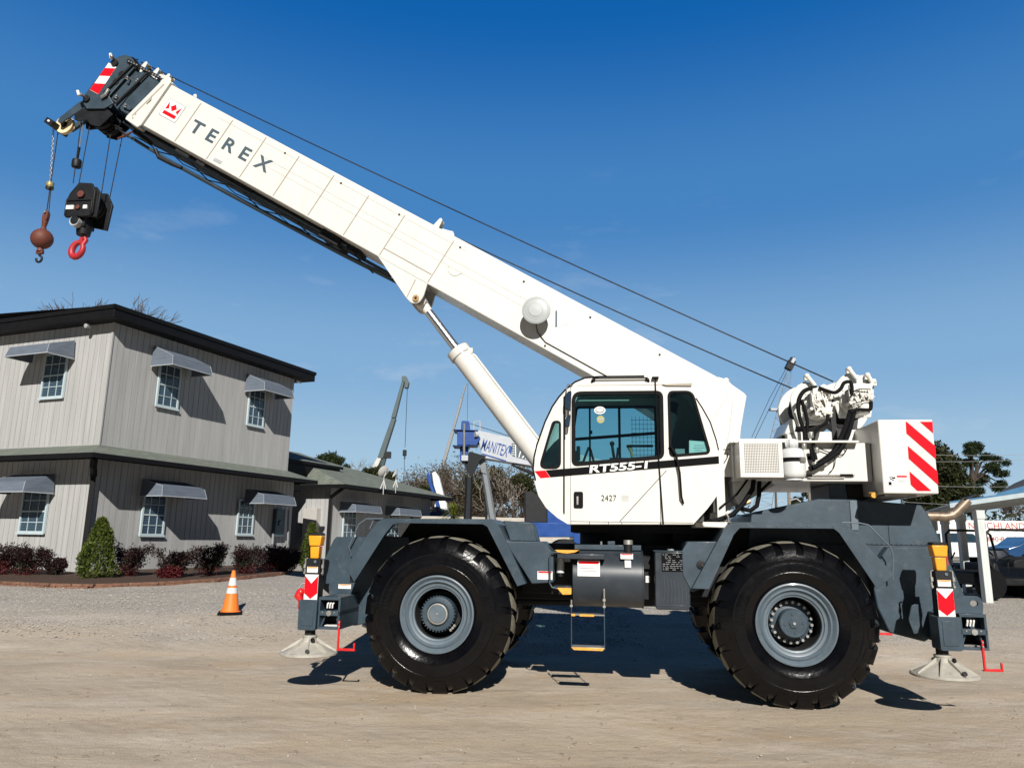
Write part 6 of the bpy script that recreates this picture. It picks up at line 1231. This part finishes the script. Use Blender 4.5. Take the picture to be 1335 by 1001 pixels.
for px, Y, cc, lab in ((610, 42, ((612, 640, 16, 20), (600, 655, 14, 16), (625, 658, 14, 14)), 'dark green tree behind the blue boom head'), (640, 45, ((645, 625, 14, 16), (655, 640, 12, 14), (636, 648, 10, 12)), 'olive green tree between the legs of the boom rest'), (683, 43, ((680, 632, 14, 12), (688, 650, 12, 14)), 'olive green tree close to the white cab'), (545, 46, ((545, 655, 16, 12), (556, 645, 10, 10)), 'dull green tree beyond the wing roof end')):
    b_ = base_at(px, Y); tree('oak_tree', b_, 2.0, .14, [crown_px(a, b, c, d, Y, b_) for a, b, c, d in cc], OAK, 2600, .26, lab, bark=BARKD, group='dark trees behind the yard')
mb = MB()
for i in range(26):
    px = 535 + i * 6.6; p = base_at(px, 39 + (i % 3)); leaves(mb, blob(p + Vector((0, 0, 1.7)), (.8, .6, 1.9), .8), 700, .16, HEDGE, .25, .3)
    p = base_at(px, 41); leaves(mb, blob(p + Vector((0, 0, .9)), (.6, .5, 1.0), .8), 130, .2, OAK, .5)
tag(mb.build('scrub', smooth=0), kind='stuff', label='brown leafless scrub along the foot of the trees')
mb = MB()
for i in range(120):
    px = -900 + i * 30
    if 380 < px < 1150 and i % 2: continue
    Y = 95 + (i * 37) % 30; p = base_at(px, Y); leaves(mb, blob(p + Vector((0, 0, 2.5)), (4, 3, 3.0 + (i * 13) % 5 * .4), .7), 240, .9, OAK if i % 3 else HEDGE, .6)
tag(mb.build('far_woods', smooth=0), kind='stuff', label='far line of mixed woods on the horizon')
# palm
pp = base_at(590, 33); pt = empty('yucca_palm', pp, 0, 'yellow green spiky palm in front of the pale wall', 'palm'); mb = MB(); mb.use(BARKD); mb.cyl((0, 0, -.1), (0, 0, 1.95), .12, .10, 8); mb.build('trunk', parent=pt)
mb = MB(); mb.use(PALM)
for i in range(170):
    a = rl.uniform(0, 6.28); e = rl.uniform(-.5, 1.4); L_ = rl.uniform(.6, .95); d = Vector((cos(a) * cos(e), sin(a) * cos(e), sin(e))); s_ = d.cross(Vector((0, 0, 1))); s_ = s_.normalized() * .03 if s_.length > .01 else Vector((.03, 0, 0)); c0 = Vector((0, 0, 1.9)); m_ = c0 + d * L_ * .6; e_ = c0 + d * L_ + Vector((0, 0, -.15)); mb.poly([c0 - s_ * .5, m_ - s_, e_, m_ + s_])
mb.build('fronds', parent=pt, smooth=0)

# ================================================================== TRAFFIC CONE
cp = gat(300, 799.5); k = hypot(cp.x, cp.y)
cone = empty('traffic_cone', cp, .3, 'orange traffic cone with two white bands standing on the gravel', 'traffic cone')
ORG = mat('cone_orange', (.85, .20, .025), .5, var=.06, dirt=(.4, .2, .1, .4), dscale=8); H_ = .71
mb = MB(); mb.use(BLACK); mb.plate([(0, 0)] * 0 or [(-.20, 0), (.20, 0), (.19, .035), (-.19, .035)], -.2, .2); mb.build('base', parent=cone, bevel=.01)
mb = MB()
def cr(z): return .150 - (.150 - .028) * z / H_
mb.use(ORG)
bands = [(0.035, .335, ORG), (.335, .425, None), (.425, .465, ORG), (.465, .59, None), (.59, H_, ORG)]
CW_ = mat('reflective_collar', (.62, .64, .66), .4, var=.05)
for z0, z1, m_ in bands: mb.use(m_ or CW_); e = 0 if m_ else .003; mb.lathe([(cr(z0) + e, z0), (cr(z1) + e, z1)], (0, 0, 0), (0, 0, 1), 32)
mb.lathe([(.17, .036), (.155, .05)], (0, 0, 0), (0, 0, 1), 32); mb.build('cone_body', parent=cone, smooth=60)

# ================================================================== BACKGROUND CRANES
BLU = mat('crane_blue_paint', (.006, .055, .25), .35, var=.1, coat=.2); GRB = mat('crane_pale_grey_paint', (.42, .45, .49), .45, var=.08); GRD = mat('crane_green_grey_paint', (.06, .09, .095), .5, var=.12)
GRL = mat('boom_rest_grey_paint', (.17, .19, .205), .5, var=.1)
# blue truck crane with rest
Y = 26.0
bt = empty('truck_crane', base_at(690, Y), 0, 'blue truck crane with pale boom resting on a grey stand', 'crane'); bo = bt.location.copy()
def L3(px, py, dy=0): p = atY(px, py, Y + dy); return Vector((p.x - bo.x, p.y - bo.y, p.z - bo.z))
def pp2(px, py): p = L3(px, py); return (p.x, p.z)
mb = MB(); mb.use(GRB); mb.plate([pp2(*q) for q in ((622, 562), (720, 585), (790, 602), (790, 640), (720, 618), (690, 608), (629, 598))], -.35, .35); pb = mb.build('boom', parent=bt, bevel=.02)
mb = MB(); mb.use(DARK); mb.plate([pp2(*q) for q in ((667, 606), (700, 617), (700, 621), (690, 617))], -.3, .3); mb.build('lift_cylinder', parent=pb)
bang = -atan2((585 - 562), 98)
P_ = L3(628, 587.5); text('lettering', 'MANITEX', .56, BLU, Matrix.Translation((P_.x - .04, -.353, P_.z)) @ Matrix.Rotation(-bang + radians(1.5), 4, 'Y'), pb, .006, .0, .004, .39)
mb = MB(); mb.use(BLU); mb.plate([pp2(*q) for q in ((629, 594), (661, 603.5), (660, 601.5), (629, 592))], -.356, -.35); mb.plate([pp2(*q) for q in ((662.5, 593), (664.5, 582), (668, 584), (666.5, 595), (664.5, 591))], -.356, -.35); mb.build('swoosh_mark', parent=pb, smooth=0)
mb = MB(); mb.use(SLTXT); mb.plate([pp2(*q) for q in ((667, 579), (705, 589), (705, 606), (668, 596))], -.356, -.351); mb.use(WHT); mb.plate([pp2(*q) for q in ((671.5, 581), (672.5, 581), (672.8, 597), (671.8, 597))], -.36, -.356)
for i in range(5): mb.plate([pp2(668.2, 581 + i * 3), pp2(671, 581.8 + i * 3), pp2(671, 582.6 + i * 3), pp2(668.2, 581.8 + i * 3)], -.36, -.356)
mb.build('rating_plate', parent=pb, smooth=0)
P_ = L3(674, 596.5); text('lettering', '1970', .42, WHT, Matrix.Translation((P_.x, -.358, P_.z)) @ Matrix.Rotation(-bang + radians(1.5), 4, 'Y'), pb, .006, 0, .006, .62)
mb = MB(); mb.use(BLU); mb.plate([pp2(*q) for q in ((597, 563), (621, 564), (627, 573), (622, 582), (597, 582))], -.42, .42); mb.plate([pp2(*q) for q in ((592, 562), (624, 563), (624, 564), (592, 563))], -.5, .5); mb.plate([pp2(*q) for q in ((591, 582), (612, 583), (612, 584), (591, 583))], -.45, .45)
mb.plate([pp2(*q) for q in ((602, 550), (604, 549), (612, 550), (613, 563), (601, 563))], -.15, .15); mb.plate([pp2(*q) for q in ((600, 584), (611, 584), (610, 603), (603, 604), (600, 600))], -.2, .2); hd_ = mb.build('boom_head', parent=bt, bevel=.012)
mb = MB(); mb.use(STEEL); mb.tube([L3(605, 552, -.5), L3(605, 600, -.5)], .04, 8); mb.tube([L3(603, 604, -.3), L3(608, 606, -.3), L3(614, 598, -.3), L3(616, 588, -.3)], .035, 6); mb.use(GRB); mb.box(L3(606, 597, -.5), (.22, .1, .18)); mb.cyl(L3(619, 566, -.5), L3(623, 566, -.45), .1, n=12); mb.tube([L3(618, 550), L3(618, 562)], .02, 5); mb.tube([L3(626, 549), L3(626, 570)], .02, 5); mb.tube([L3(618, 550), L3(626, 549)], .015, 5); mb.use(ROPE); mb.tube([L3(613, 552), L3(700, 580)], .012, 5); mb.tube([L3(606, 604), L3(606.5, 680)], .014, 5); mb.tube([L3(609, 604), L3(609, 680)], .014, 5); mb.build('head_fittings', parent=hd_)
mb = MB(); mb.use(BLU); mb.plate([pp2(*q) for q in ((684, 681), (745, 683), (746, 700), (700, 700), (688, 698), (680, 690))], -.9, .9); mb.plate([pp2(*q) for q in ((712, 655), (745, 655), (746, 684), (712, 684))], -.7, .7); mb.plate([pp2(*q) for q in ((745, 686), (900, 690), (1010, 690), (1010, 712), (745, 712))], -.9, .9); mb.use(BLACKM); mb.plate([pp2(*q) for q in ((684, 642), (693, 641), (697, 645), (714, 646), (716, 682), (684, 681))], -.6, .6); mb.build('carrier_body', parent=bt, bevel=.02)
mb = MB(); mb.use(DARK)
for px in (735, 790, 960): q = L3(px, 715); mb.cyl((q.x, -1.0, .5), (q.x, 1.0, .5), .52, n=28)
mb.use(GRB)
for px in (735, 790, 960): q = L3(px, 715); mb.cyl((q.x, -1.01, .5), (q.x, -.9, .5), .25, n=20)
mb.build('wheels', parent=bt, bevel=.03)
bs = MB(); bs.use(GRL); o_ = base_at(628, Y); 
rest = empty('boom_rest', o_, 0, 'grey steel A frame stand holding up the pale boom', 'stand')
def R3(px, py, dy=0): p = atY(px, py, Y + dy); return Vector((p.x - o_.x, p.y - o_.y, p.z - o_.z))
bs.tube([R3(630, 606), R3(636, 640), R3(642, 676), R3(646, 712)], .125, 6, radii=[.13, .12, .13, .16]); bs.plate([(R3(*q).x, R3(*q).z) for q in ((622, 596), (633, 600), (634, 618), (628, 616))], -.15, .15); bs.tube([R3(632, 606, 1.0), R3(634, 680, 1.2)], .05, 5); bs.build('rear_leg', parent=rest)
bs = MB(); bs.use(DARK); bs.tube([R3(612, 622, -.3), R3(611, 650, -.3), R3(608, 712, -.3)], .1, 6, radii=[.12, .12, .17]); bs.plate([(R3(*q).x, R3(*q).z) for q in ((613, 590), (634, 596), (626, 602), (615, 624), (608, 612), (607, 603))], -.4, -.15); bs.build('front_leg', parent=rest)

def tele_crane(Y, segs, label, cat='crane', base=None, extra=None, name='telescopic_crane'):
    o0 = base_at(*base) ; t = empty(name, o0, 0, label, cat)
    for (m_, pts, wd) in segs:
        mb = MB(); mb.use(m_); mb.plate([((atY(a, b, Y) - o0).x, (atY(a, b, Y) - o0).z) for a, b in pts], -wd / 2, wd / 2); mb.build('boom_section', parent=t, bevel=.03)
    return t, o0
t, o0 = tele_crane(60, [(GRD, [(525.5, 492), (531, 494), (518, 545), (502, 583), (500, 584), (494, 600), (499, 586), (492, 597), (512, 542)], .6)][:0] + [
    (GRD, [(526, 492), (529, 493), (516, 545), (510.5, 545)], .5), (GRD, [(511, 546), (516.5, 546), (500, 598), (493, 597)], .65), (mat('weathered_white_paint', (.55, .53, .50), .6, var=.15), [(492.5, 597), (498, 598), (489, 618), (482, 618)], .7)], 'dark green grey telescopic crane raised behind the wing roof with hook line', base=(486, 60))
def T3(px, py, Y, o0): return atY(px, py, Y) - o0
mb = MB(); mb.use(GRD); mb.plate([(T3(*q, 60, o0).x, T3(*q, 60, o0).z) for q in ((525, 491), (530, 491.5), (533.5, 499), (532, 506), (527.5, 506), (528.5, 499), (524, 496))], -.3, .3); mb.build('boom_head', parent=t)
mb = MB(); mb.use(GRD); mb.tube([T3(502, 592, 60, o0), T3(496, 614, 60, o0)], .22, 8); mb.use(BLACKM); mb.box(T3(505, 593, 60, o0), (.55, .5, .5)); mb.build('lift_cylinder', parent=t)
mb = MB(); mb.use(ROPE); mb.tube([T3(531, 506, 60, o0), T3(528, 583, 60, o0)], .022, 5); mb.tube([T3(527.5, 592, 60, o0), T3(526.5, 625, 60, o0)], .02, 5); mb.build('hoist_line', parent=t)
mb = MB(); mb.use(GRD); mb.plate([(T3(*q, 60, o0).x, T3(*q, 60, o0).z) for q in ((483, 612), (505, 614), (508, 640), (480, 640))], -1, 1); mb.build('turret', parent=t)
hb_o = atY(527.5, 592, 60); hb_ = empty('hook_block', hb_o, 0, 'small dark hook block hanging from the green grey crane far behind', 'hook block')
mb = MB(); mb.use(BLACKM); mb.box((0, 0, .1), (.30, .2, .5)); mb.build('block_body', parent=hb_, bevel=.05); mb = MB(); mb.use(BLACKM); mb.tube([(0, 0, -.15), (.06, 0, -.3), (0, 0, -.38), (-.06, 0, -.32)], .035, 6); mb.build('hook', parent=hb_)
GRT = mat('crane_mid_grey_paint', (.24, .245, .25), .5, var=.1)
t, o0 = tele_crane(62, [(GRT, [(607, 500), (608.5, 500), (603, 520), (601, 520)], .3), (GRT, [(600.5, 520), (603.5, 520), (592, 562), (589, 562)], .38), (GRT, [(588.5, 562), (592.5, 562), (577, 615), (573, 626), (570, 625)], .45)], 'thin grey telescopic boom rising behind the blue boom head', base=(572, 62))
mb = MB(); mb.use(BLU); mb.box(T3(578, 634, 62, o0), (.5, .6, 1.1)); mb.plate([(T3(*q, 62, o0).x, T3(*q, 62, o0).z) for q in ((566, 640), (600, 640), (600, 700), (560, 700))], -1, 1); mb.build('carrier_body', parent=t, bevel=.03); mb = MB(); mb.use(ROPE); mb.tube([T3(610, 500, 62, o0), T3(609, 560, 62, o0)], .015, 5); mb.build('hoist_line', parent=t)
mbw = mat('crane_white_paint', (.72, .73, .74), .45, var=.05)
t, o0 = tele_crane(37.5, [(mbw, [(564, 617), (568, 615), (573, 622), (579, 645), (584, 664), (575, 668), (571, 648), (566, 632)], .7), (BLU, [(557, 619), (561, 615), (564, 630), (569, 645), (566, 647), (560, 634)], .5), (mbw, [(569, 655), (583, 655), (585, 668), (565, 668)], 1.0)], 'white and blue folded crane standing beyond the end of the wing', base=(574, 37.5))
mb = MB(); mb.use(BLU); mb.plate([(T3(*q, 37.5, o0).x, T3(*q, 37.5, o0).z) for q in ((569, 655), (573, 652), (577, 668), (571, 668))], -.55, -.5); mb.plate([(T3(*q, 37.5, o0).x, T3(*q, 37.5, o0).z) for q in ((560, 668), (590, 668), (590, 700), (560, 700))], -1, 1); mb.build('carrier_body', parent=t)
# lattice crane far behind the winches
Y = 90; o0 = base_at(985, Y); t = empty('lattice_crane', o0, 0, 'thin grey lattice boom crane far behind the winches', 'crane'); mb = MB(); mb.use(mat('lattice_grey', (.22, .24, .26), .6))
def G3(px, py, dy=0): return atY(px, py, Y + dy) - o0
A0, A1, B0, B1 = (1026, 484), (962, 675), (1031, 484), (1010, 675)
N_ = 22
for i in range(N_):
    u, v = i / N_, (i + 1) / N_
    def lp(P, Q, t_): 
        t_ = t_ ** 1.0; return (P[0] + (Q[0] - P[0]) * t_, P[1] + (Q[1] - P[1]) * t_)
    wv = min(1, .25 + u * 1.5)
    for dy in (0, .9):
        a, b, c_, d = G3(*lp((1026, 484), (978, 675), u), dy), G3(*lp((1032, 484), (1004, 675), u), dy), G3(*lp((1026, 484), (978, 675), v), dy), G3(*lp((1032, 484), (1004, 675), v), dy)
        mb.tube([a, c_], .045, 4, caps=False); mb.tube([b, d], .045, 4, caps=False); mb.tube([a, d] if i % 2 else [b, c_], .028, 4, caps=False); mb.tube([c_, d], .02, 4, caps=False)
mb.use(BLACKM); mb.box(G3(1030, 476), (.8, .8, 1.2), Matrix.Rotation(.5, 3, 'Y')); mb.box(G3(1033, 469), (.4, .5, .6)); mb.use(GRB); mb.box(G3(1034, 470, -.4), (.35, .2, .7), Matrix.Rotation(.5, 3, 'Y')); mb.box(G3(1010, 534), (1.2, .8, .25)); mb.build('lattice_boom', parent=t, smooth=0)
mb = MB(); mb.use(ROPE); mb.tube([G3(1026, 478), G3(1003, 520), G3(980, 570)], .03, 4); mb.tube([G3(1027, 482), G3(984, 572)], .03, 4); mb.build('pendant_line', parent=t)

# ================================================================== YARD FENCE, WALL, POLES
p0, p1 = base_at(536, 34.5), base_at(1180, 37)
WALLM = mat('pale_block_wall', (.46, .42, .37), .85, var=.12, scale=3, bump=.2)
mb = MB(); mb.use(WALLM); d = (p1 - p0); nn = Vector((-d.y, d.x, 0)).normalized() * .1
a, b = p0, p1; Vs = [a - nn, b - nn, b + nn, a + nn]; h = 1.95
mb.poly([Vs[0] + Vector((0, 0, -.3)), Vs[1] + Vector((0, 0, -.3)), Vs[1] + Vector((0, 0, h)), Vs[0] + Vector((0, 0, h))]); mb.poly([Vs[2] + Vector((0, 0, -.3)), Vs[3] + Vector((0, 0, -.3)), Vs[3] + Vector((0, 0, h)), Vs[2] + Vector((0, 0, h))]); mb.poly([v_ + Vector((0, 0, h)) for v_ in Vs]); tag(mb.build('yard_wall', smooth=0), 'long low pale wall behind the yard', 'wall')
fe = empty('yard_fence', p0, 0, 'dark iron rail fence along the top of the pale wall', 'fence')
mb = MB(); mb.use(BLACKM); L_ = d.length; dn = d.normalized()
mb.tube([dn * 0 - nn * 1.5 + Vector((0, 0, 1.75)), dn * L_ - nn * 1.5 + Vector((0, 0, 1.75))], .035, 5)
mb.tube([dn * 0 - nn * 1.5 + Vector((0, 0, 1.3)), dn * L_ - nn * 1.5 + Vector((0, 0, 1.3))], .03, 5); mb.build('rail', parent=fe)
for i in range(14):
    mb = MB(); mb.use(BLACKM); q = dn * (L_ * i / 13) - nn * 2.4; mb.tube([q + Vector((0, 0, -.1)), q + Vector((0, 0, 2.05))], .05, 6); mb.build('post', parent=fe)
for px, Y, top, lab in ((1029, 52, 628, 'slim grey utility pole seen left under the counterweight deck'), (1056, 40, 628, 'thicker pale utility pole with bracket seen under the counterweight deck'), (1012, 70, 632, 'thinnest pole seen under the counterweight deck')):
    b_ = base_at(px, Y); tp_ = atY(px - 1, top, Y); u = MB(); u.use(BARKP if px != 1012 else BARK); u.tube([(0, 0, 0), (tp_.x - b_.x, 0, tp_.z - b_.z)], .14, 8, radii=[.16, .10]); o = empty('utility_pole', b_, 0, lab, 'pole'); u.build('mast', parent=o)
    u = MB(); u.use(GRB); u.tube([(0, 0, (tp_.z - b_.z) * .75), (.6, 0, (tp_.z - b_.z) * .78), (.9, 0, (tp_.z - b_.z) * .74)], .04, 6); u.build('bracket', parent=o)
WIR = mat('overhead_cable', (.30, .31, .31), .6)
for (a, b, lab) in ((((1150, 590)), ((1420, 587)), 'uppermost overhead cable crossing the oak'), ((1150, 600), (1420, 592), 'second overhead cable just below the uppermost'), ((1150, 630), (1420, 629), 'third overhead cable crossing the middle of the oak'), ((1150, 652), (1420, 655), 'lowest overhead cable near the exhaust')):
    A_, B_ = atY(*a, 48), atY(*b, 50); mb = MB(); mb.use(WIR); mb.tube([A_.lerp(B_, i / 10) + Vector((0, 0, -.25 * 4 * (i / 10) * (1 - i / 10))) for i in range(11)], .011, 5); tag(mb.build('overhead_cable'), lab, 'cable', 'cables crossing behind the counterweight')

# ================================================================== CARPORT, SHED, VEHICLES ON THE RIGHT
cpb = Vector((9.81, 16.02, 0)); car = empty('open_carport', Vector((9.81, 16.02, gz(16))), 0, 'open carport with pale posts and blue and white edged metal roof', 'carport'); cz = gz(16)
TRW = mat('pale_painted_timber', (.55, .58, .57), .7, var=.12, scale=3, stretch=(6, 6, .6)); TRB = mat('blue_metal_trim', (.05, .16, .30), .45, var=.1); TRL = mat('light_blue_roof_metal', (.40, .47, .50), .4, var=.08)
pd = (gat(1262, 772) - gat(1288, 785)); pd.z = 0; pd.normalize()
tops = [];
for k_, dd_ in enumerate((0, 2.2, 4.6, 7.0)):
    q = pd * dd_; zb_ = gz(16.02 + q.y) - cz; mb = MB(); mb.use(TRW); mb.b2(q.x - .075, q.x + .075, q.y - .075, q.y + .075, zb_ - .1, 1.86); mb.use(TRW); mb.b2(q.x - .088, q.x + .088, q.y - .088, q.y + .088, 1.68, 1.86); mb.build('post', parent=car, bevel=.008)
def rz_(x): return 1.86 + (x + .42) * .155
mb = MB(); mb.use(TRW)
for yy in (0, 2.05, 4.3, 6.6): ox = pd.x / pd.y * yy; mb.plate([(ox - .42, rz_(-.42)), (ox + 4.6, rz_(4.6)), (ox + 4.6, rz_(4.6) + .13), (ox - .42, rz_(-.42) + .13)], yy - .04, yy + .04)
mb.build('rafter', parent=car, smooth=0)
mb = MB(); mb.use(TRL); oxe = pd.x / pd.y * 7.4
def sheet(z0, z1, x0, x1, y0, y1, m_):
    mb.use(m_); f = pd.x / pd.y
    V = [mb.v((x0 + f * y0, y0, rz_(x0) + z0)), mb.v((x1 + f * y0, y0, rz_(x1) + z0)), mb.v((x1 + f * y1, y1, rz_(x1) + z0)), mb.v((x0 + f * y1, y1, rz_(x0) + z0)), mb.v((x0 + f * y0, y0, rz_(x0) + z1)), mb.v((x1 + f * y0, y0, rz_(x1) + z1)), mb.v((x1 + f * y1, y1, rz_(x1) + z1)), mb.v((x0 + f * y1, y1, rz_(x0) + z1))]
    for q in ((3, 2, 1, 0), (4, 5, 6, 7), (0, 1, 5, 4), (1, 2, 6, 5), (2, 3, 7, 6), (3, 0, 4, 7)): mb.f([V[i] for i in q])
sheet(.132, .15, -.6, 4.8, -.2, 7.4, TRL); mb.build('roof_sheet', parent=car, smooth=0)
mb = MB(); sheet(.06, .155, -.62, 4.8, -.245, -.205, TRL); sheet(.157, .19, -.62, 4.8, -.25, -.19, TRB); mb.build('edge_trim', parent=car, smooth=0)
sh = empty('equipment_shed', base_at(1340, 27), 0, 'dark shingled shed roof with blue fascia at the right edge', 'shed'); so_ = sh.location
def S3(px, py, dy=0): return atY(px, py, 27 + dy) - so_
mb = MB(); mb.use(mat('dark_shingles', (.05, .052, .056), .85, var=.3, scale=14)); e1 = S3(1300, 643); mb.poly([e1, S3(1420, 610), S3(1420, 588, 3), S3(1322, 630, 3)]); mb.poly([e1, S3(1322, 630, 3), S3(1312, 646, 6)]); rfs = mb.build('roof', parent=sh, smooth=0)
mb = MB(); mb.use(TRB); mb.poly([S3(1299, 643), S3(1420, 610), S3(1420, 618), S3(1299, 648.5)]); mb.poly([S3(1299, 643), S3(1299, 648.5), S3(1311, 650, 6), S3(1311, 646, 6)]); mb.build('fascia', parent=rfs, smooth=0)
mb = MB(); mb.use(SOFF)
for px in (1345, 1400): q = S3(px, 640, .5); mb.b2(q.x - .1, q.x + .1, q.y - .1, q.y + .1, -.1, q.z + .3)
mb.build('post', parent=sh)
# roadside banner
o0 = base_at(1300, 52); bn = empty('roadside_banner', o0, 0, 'long white banner with red RICHLAND lettering behind the parked cars', 'banner')
def N3(px, py): p = atY(px, py, 52) - o0; return p
mb = MB(); mb.use(WHT); a, b = N3(1222, 680), N3(1345, 720); mb.b2(a.x, b.x, -.03, .03, b.z, N3(1300, 678.5).z); mb.build('panel', parent=bn)
mb = MB(); mb.use(BARK)
for px in (1224, 1262, 1302, 1342): q = N3(px, 700); mb.tube([(q.x, .06, -.1), (q.x, .06, N3(1300, 677).z)], .05, 6)
mb.build('post', parent=bn)
SGR = mat('brick_red_print', (.42, .05, .035), .6, var=.1)
q = N3(1275.5, 689); text('lettering', 'RICHLAND', .62, SGR, Matrix.Translation((q.x, -.034, q.z)), bn, .006, 0, .002, 1.03); q = N3(1262, 689); text('lettering', 'N', .62, SGR, Matrix.Translation((q.x, -.034, q.z)), bn, .006, 0, .002, 1.0)
q = N3(1284, 705); text('lettering', '\u00b7840\u00b78464', .42, SGR, Matrix.Translation((q.x, -.034, q.z)), bn, .006, 0, .003, 1.25)
mb = MB()
for i in range(16): leaves(mb, blob(base_at(1226 + i * 7, 48) + Vector((0, 0, 1.1)), (.45, .3, 1.0), .9), 45, .14, HEDGE, .2)
tag(mb.build('bare_scrub', smooth=0), kind='stuff', label='bare twiggy bushes in front of the banner')

def vehicle(name, o0, rz, body, L_, Wd, prof, glass, wheels, label, cat, hgt=1, wheel_r=.38):
    t = empty(name, o0, rz, label, cat); mb = MB(); mb.use(body); mb.plate(prof, -Wd / 2, Wd / 2); bd = mb.build('body', parent=t, bevel=.06, seg=3)
    g = MB(); g.use(PANE)
    for gl in glass: g.plate(gl, -Wd / 2 - .006, -Wd / 2 + .002); g.plate(gl, Wd / 2 - .002, Wd / 2 + .006)
    g.build('window', parent=bd, bevel=.01)
    for x in wheels:
        for sy in (-1, 1):
            w = MB(); w.use(BLACK); w.lathe([(.0, .0), (wheel_r * .95, 0), (wheel_r, .03), (wheel_r, .2), (wheel_r * .95, .23), (0, .23)], (x, sy * (Wd / 2 + .01), wheel_r), (0, -sy, 0), 28); w.use(STEEL); w.lathe([(wheel_r * .6, -.005), (wheel_r * .55, -.01), (.02, -.01)], (x, sy * (Wd / 2 + .01), wheel_r), (0, sy, 0), 20, cap1=True); w.build('wheel', parent=t, smooth=40)
    m_ = MB(); m_.use(BLACK); m_.box((.95, -Wd / 2 - .1, 1.1), (.12, .16, .14)); m_.box((.95, Wd / 2 + .1, 1.1), (.12, .16, .14)); m_.build('mirror', parent=t, bevel=.02)
    l = MB(); l.use(mat('lamp_lens', (.6, .6, .6), .15)); l.box((prof[0][0] * .0 + L_ / 2 - .05, -Wd / 2 + .2, .85), (.12, .3, .14)); l.box((L_ / 2 - .05, Wd / 2 - .2, .85), (.12, .3, .14)); l.build('headlight', parent=t, bevel=.02)
    return t
CARW = mat('white_car_paint', (.78, .78, .78), .25, var=.02, coat=.6); CARB = mat('blue_car_paint', (.015, .06, .16), .2, var=.04, coat=.8)
sp_ = atY(1248, 735, 42); vehicle('parked_suv', Vector((sp_.x, 42, gz(25))), 0, CARW, 4.9, 1.9, [(-2.5, .45), (-2.45, 1.1), (-2.2, 1.72), (-1.9, 1.80), (.35, 1.80), (.75, 1.70), (1.25, 1.22), (2.2, 1.08), (2.45, .9), (2.45, .42)], [[(-2.1, 1.2), (-2.0, 1.62), (-1.3, 1.66), (-1.3, 1.2)], [(-1.2, 1.2), (-1.2, 1.67), (-.2, 1.68), (-.2, 1.2)], [(-.1, 1.2), (-.1, 1.68), (.45, 1.66), (.95, 1.2)]], (-1.55, 1.5), 'white parked car with dark windows behind the carport posts', 'car')
sp_ = atY(1362, 735, 38); vehicle('parked_car', Vector((sp_.x, 38, gz(22))), 0, CARB, 4.6, 1.8, [(-2.3, .4), (-2.3, .95), (-1.7, 1.12), (-1.15, 1.5), (.2, 1.52), (.95, 1.08), (2.1, .95), (2.3, .75), (2.3, .4)], [[(-1.35, 1.14), (-1.0, 1.42), (-.3, 1.44), (-.3, 1.1)], [(-.2, 1.1), (-.2, 1.44), (.15, 1.43), (.7, 1.08)]], (-1.4, 1.4), 'dark blue parked car at the right edge under the carport', 'car')
# utility vehicle with roll bar in the shade
uo = base_at(1290, 17.0); uv = empty('utility_cart', uo, .12, 'black utility cart with tall curved roll bar in the carport shade', 'utility vehicle')
mb = MB(); mb.use(BLACKM); mb.plate([(-.95, .28), (-.95, .55), (-.4, .58), (-.36, .42), (.3, .42), (.42, .64), (.85, .64), (1.1, .5), (1.1, .28)], -.6, .6); mb.plate([(-.38, .42), (-.36, .74), (-.26, .74), (-.18, .42)], -.45, .45); mb.build('body', parent=uv, bevel=.03)
for sy in (-.62, .62):
    mb = MB(); mb.use(BLACKM); mb.tube([(-.45, sy, .5), (-.60, sy, .8), (-.60, sy, 1.34), (-.50, sy, 1.43), (.36, sy, 1.43), (.50, sy, 1.34), (.60, sy, .8), (.50, sy, .55)], .028, 8); mb.build('roll_bar', parent=uv, smooth=60)
mb = MB(); mb.use(BLACKM); mb.tube([(.12, -.25, .6), (.16, -.25, .82)], .02, 6); mb.lathe([(.12, 0), (.14, .015), (.12, .03), (.10, .015), (.12, 0)], (.15, -.25, .83), (-.4, 0, 1), 20); mb.build('steering_wheel', parent=uv, smooth=60)
for x in (-.65, .72):
    for sy in (-1, 1): w = MB(); w.use(BLACK); w.lathe([(0, 0), (.28, 0), (.31, .04), (.31, .2), (.28, .24), (0, .24)], (x, sy * .78, .31), (0, -sy, 0), 24); w.build('wheel', parent=uv, smooth=40)
for (px, Y, s_, lab) in ((1247, 20.5, .62, 'dark fuel cart standing left of the second carport post'), (1325, 17.6, .9, 'dark covered machine in the shade at the right edge')):
    o1 = base_at(px, Y); t = empty('shaded_machine', o1, 0, lab, 'machine'); mb = MB(); mb.use(BLACKM); mb.plate(rounded([(-.5 * s_, .1), (.55 * s_, .1), (.55 * s_, .8 * s_), (.2 * s_, .95 * s_), (-.45 * s_, .85 * s_)], .08, 3), -.4, .4); mb.build('body', parent=t, bevel=.03); mb = MB(); mb.use(BLACK)
    for x in (-.3, .35): mb.cyl((x * s_, -.45, .2), (x * s_, .45, .2), .2, n=20)
    mb.build('wheels', parent=t); mb = MB(); mb.use(BLACKM); mb.tube([(-.45 * s_, -.3, .85), (-.6 * s_, -.3, 1.1 * s_), (-.6 * s_, .3, 1.1 * s_), (-.45 * s_, .3, .85)], .02, 6); mb.build('handle', parent=t)
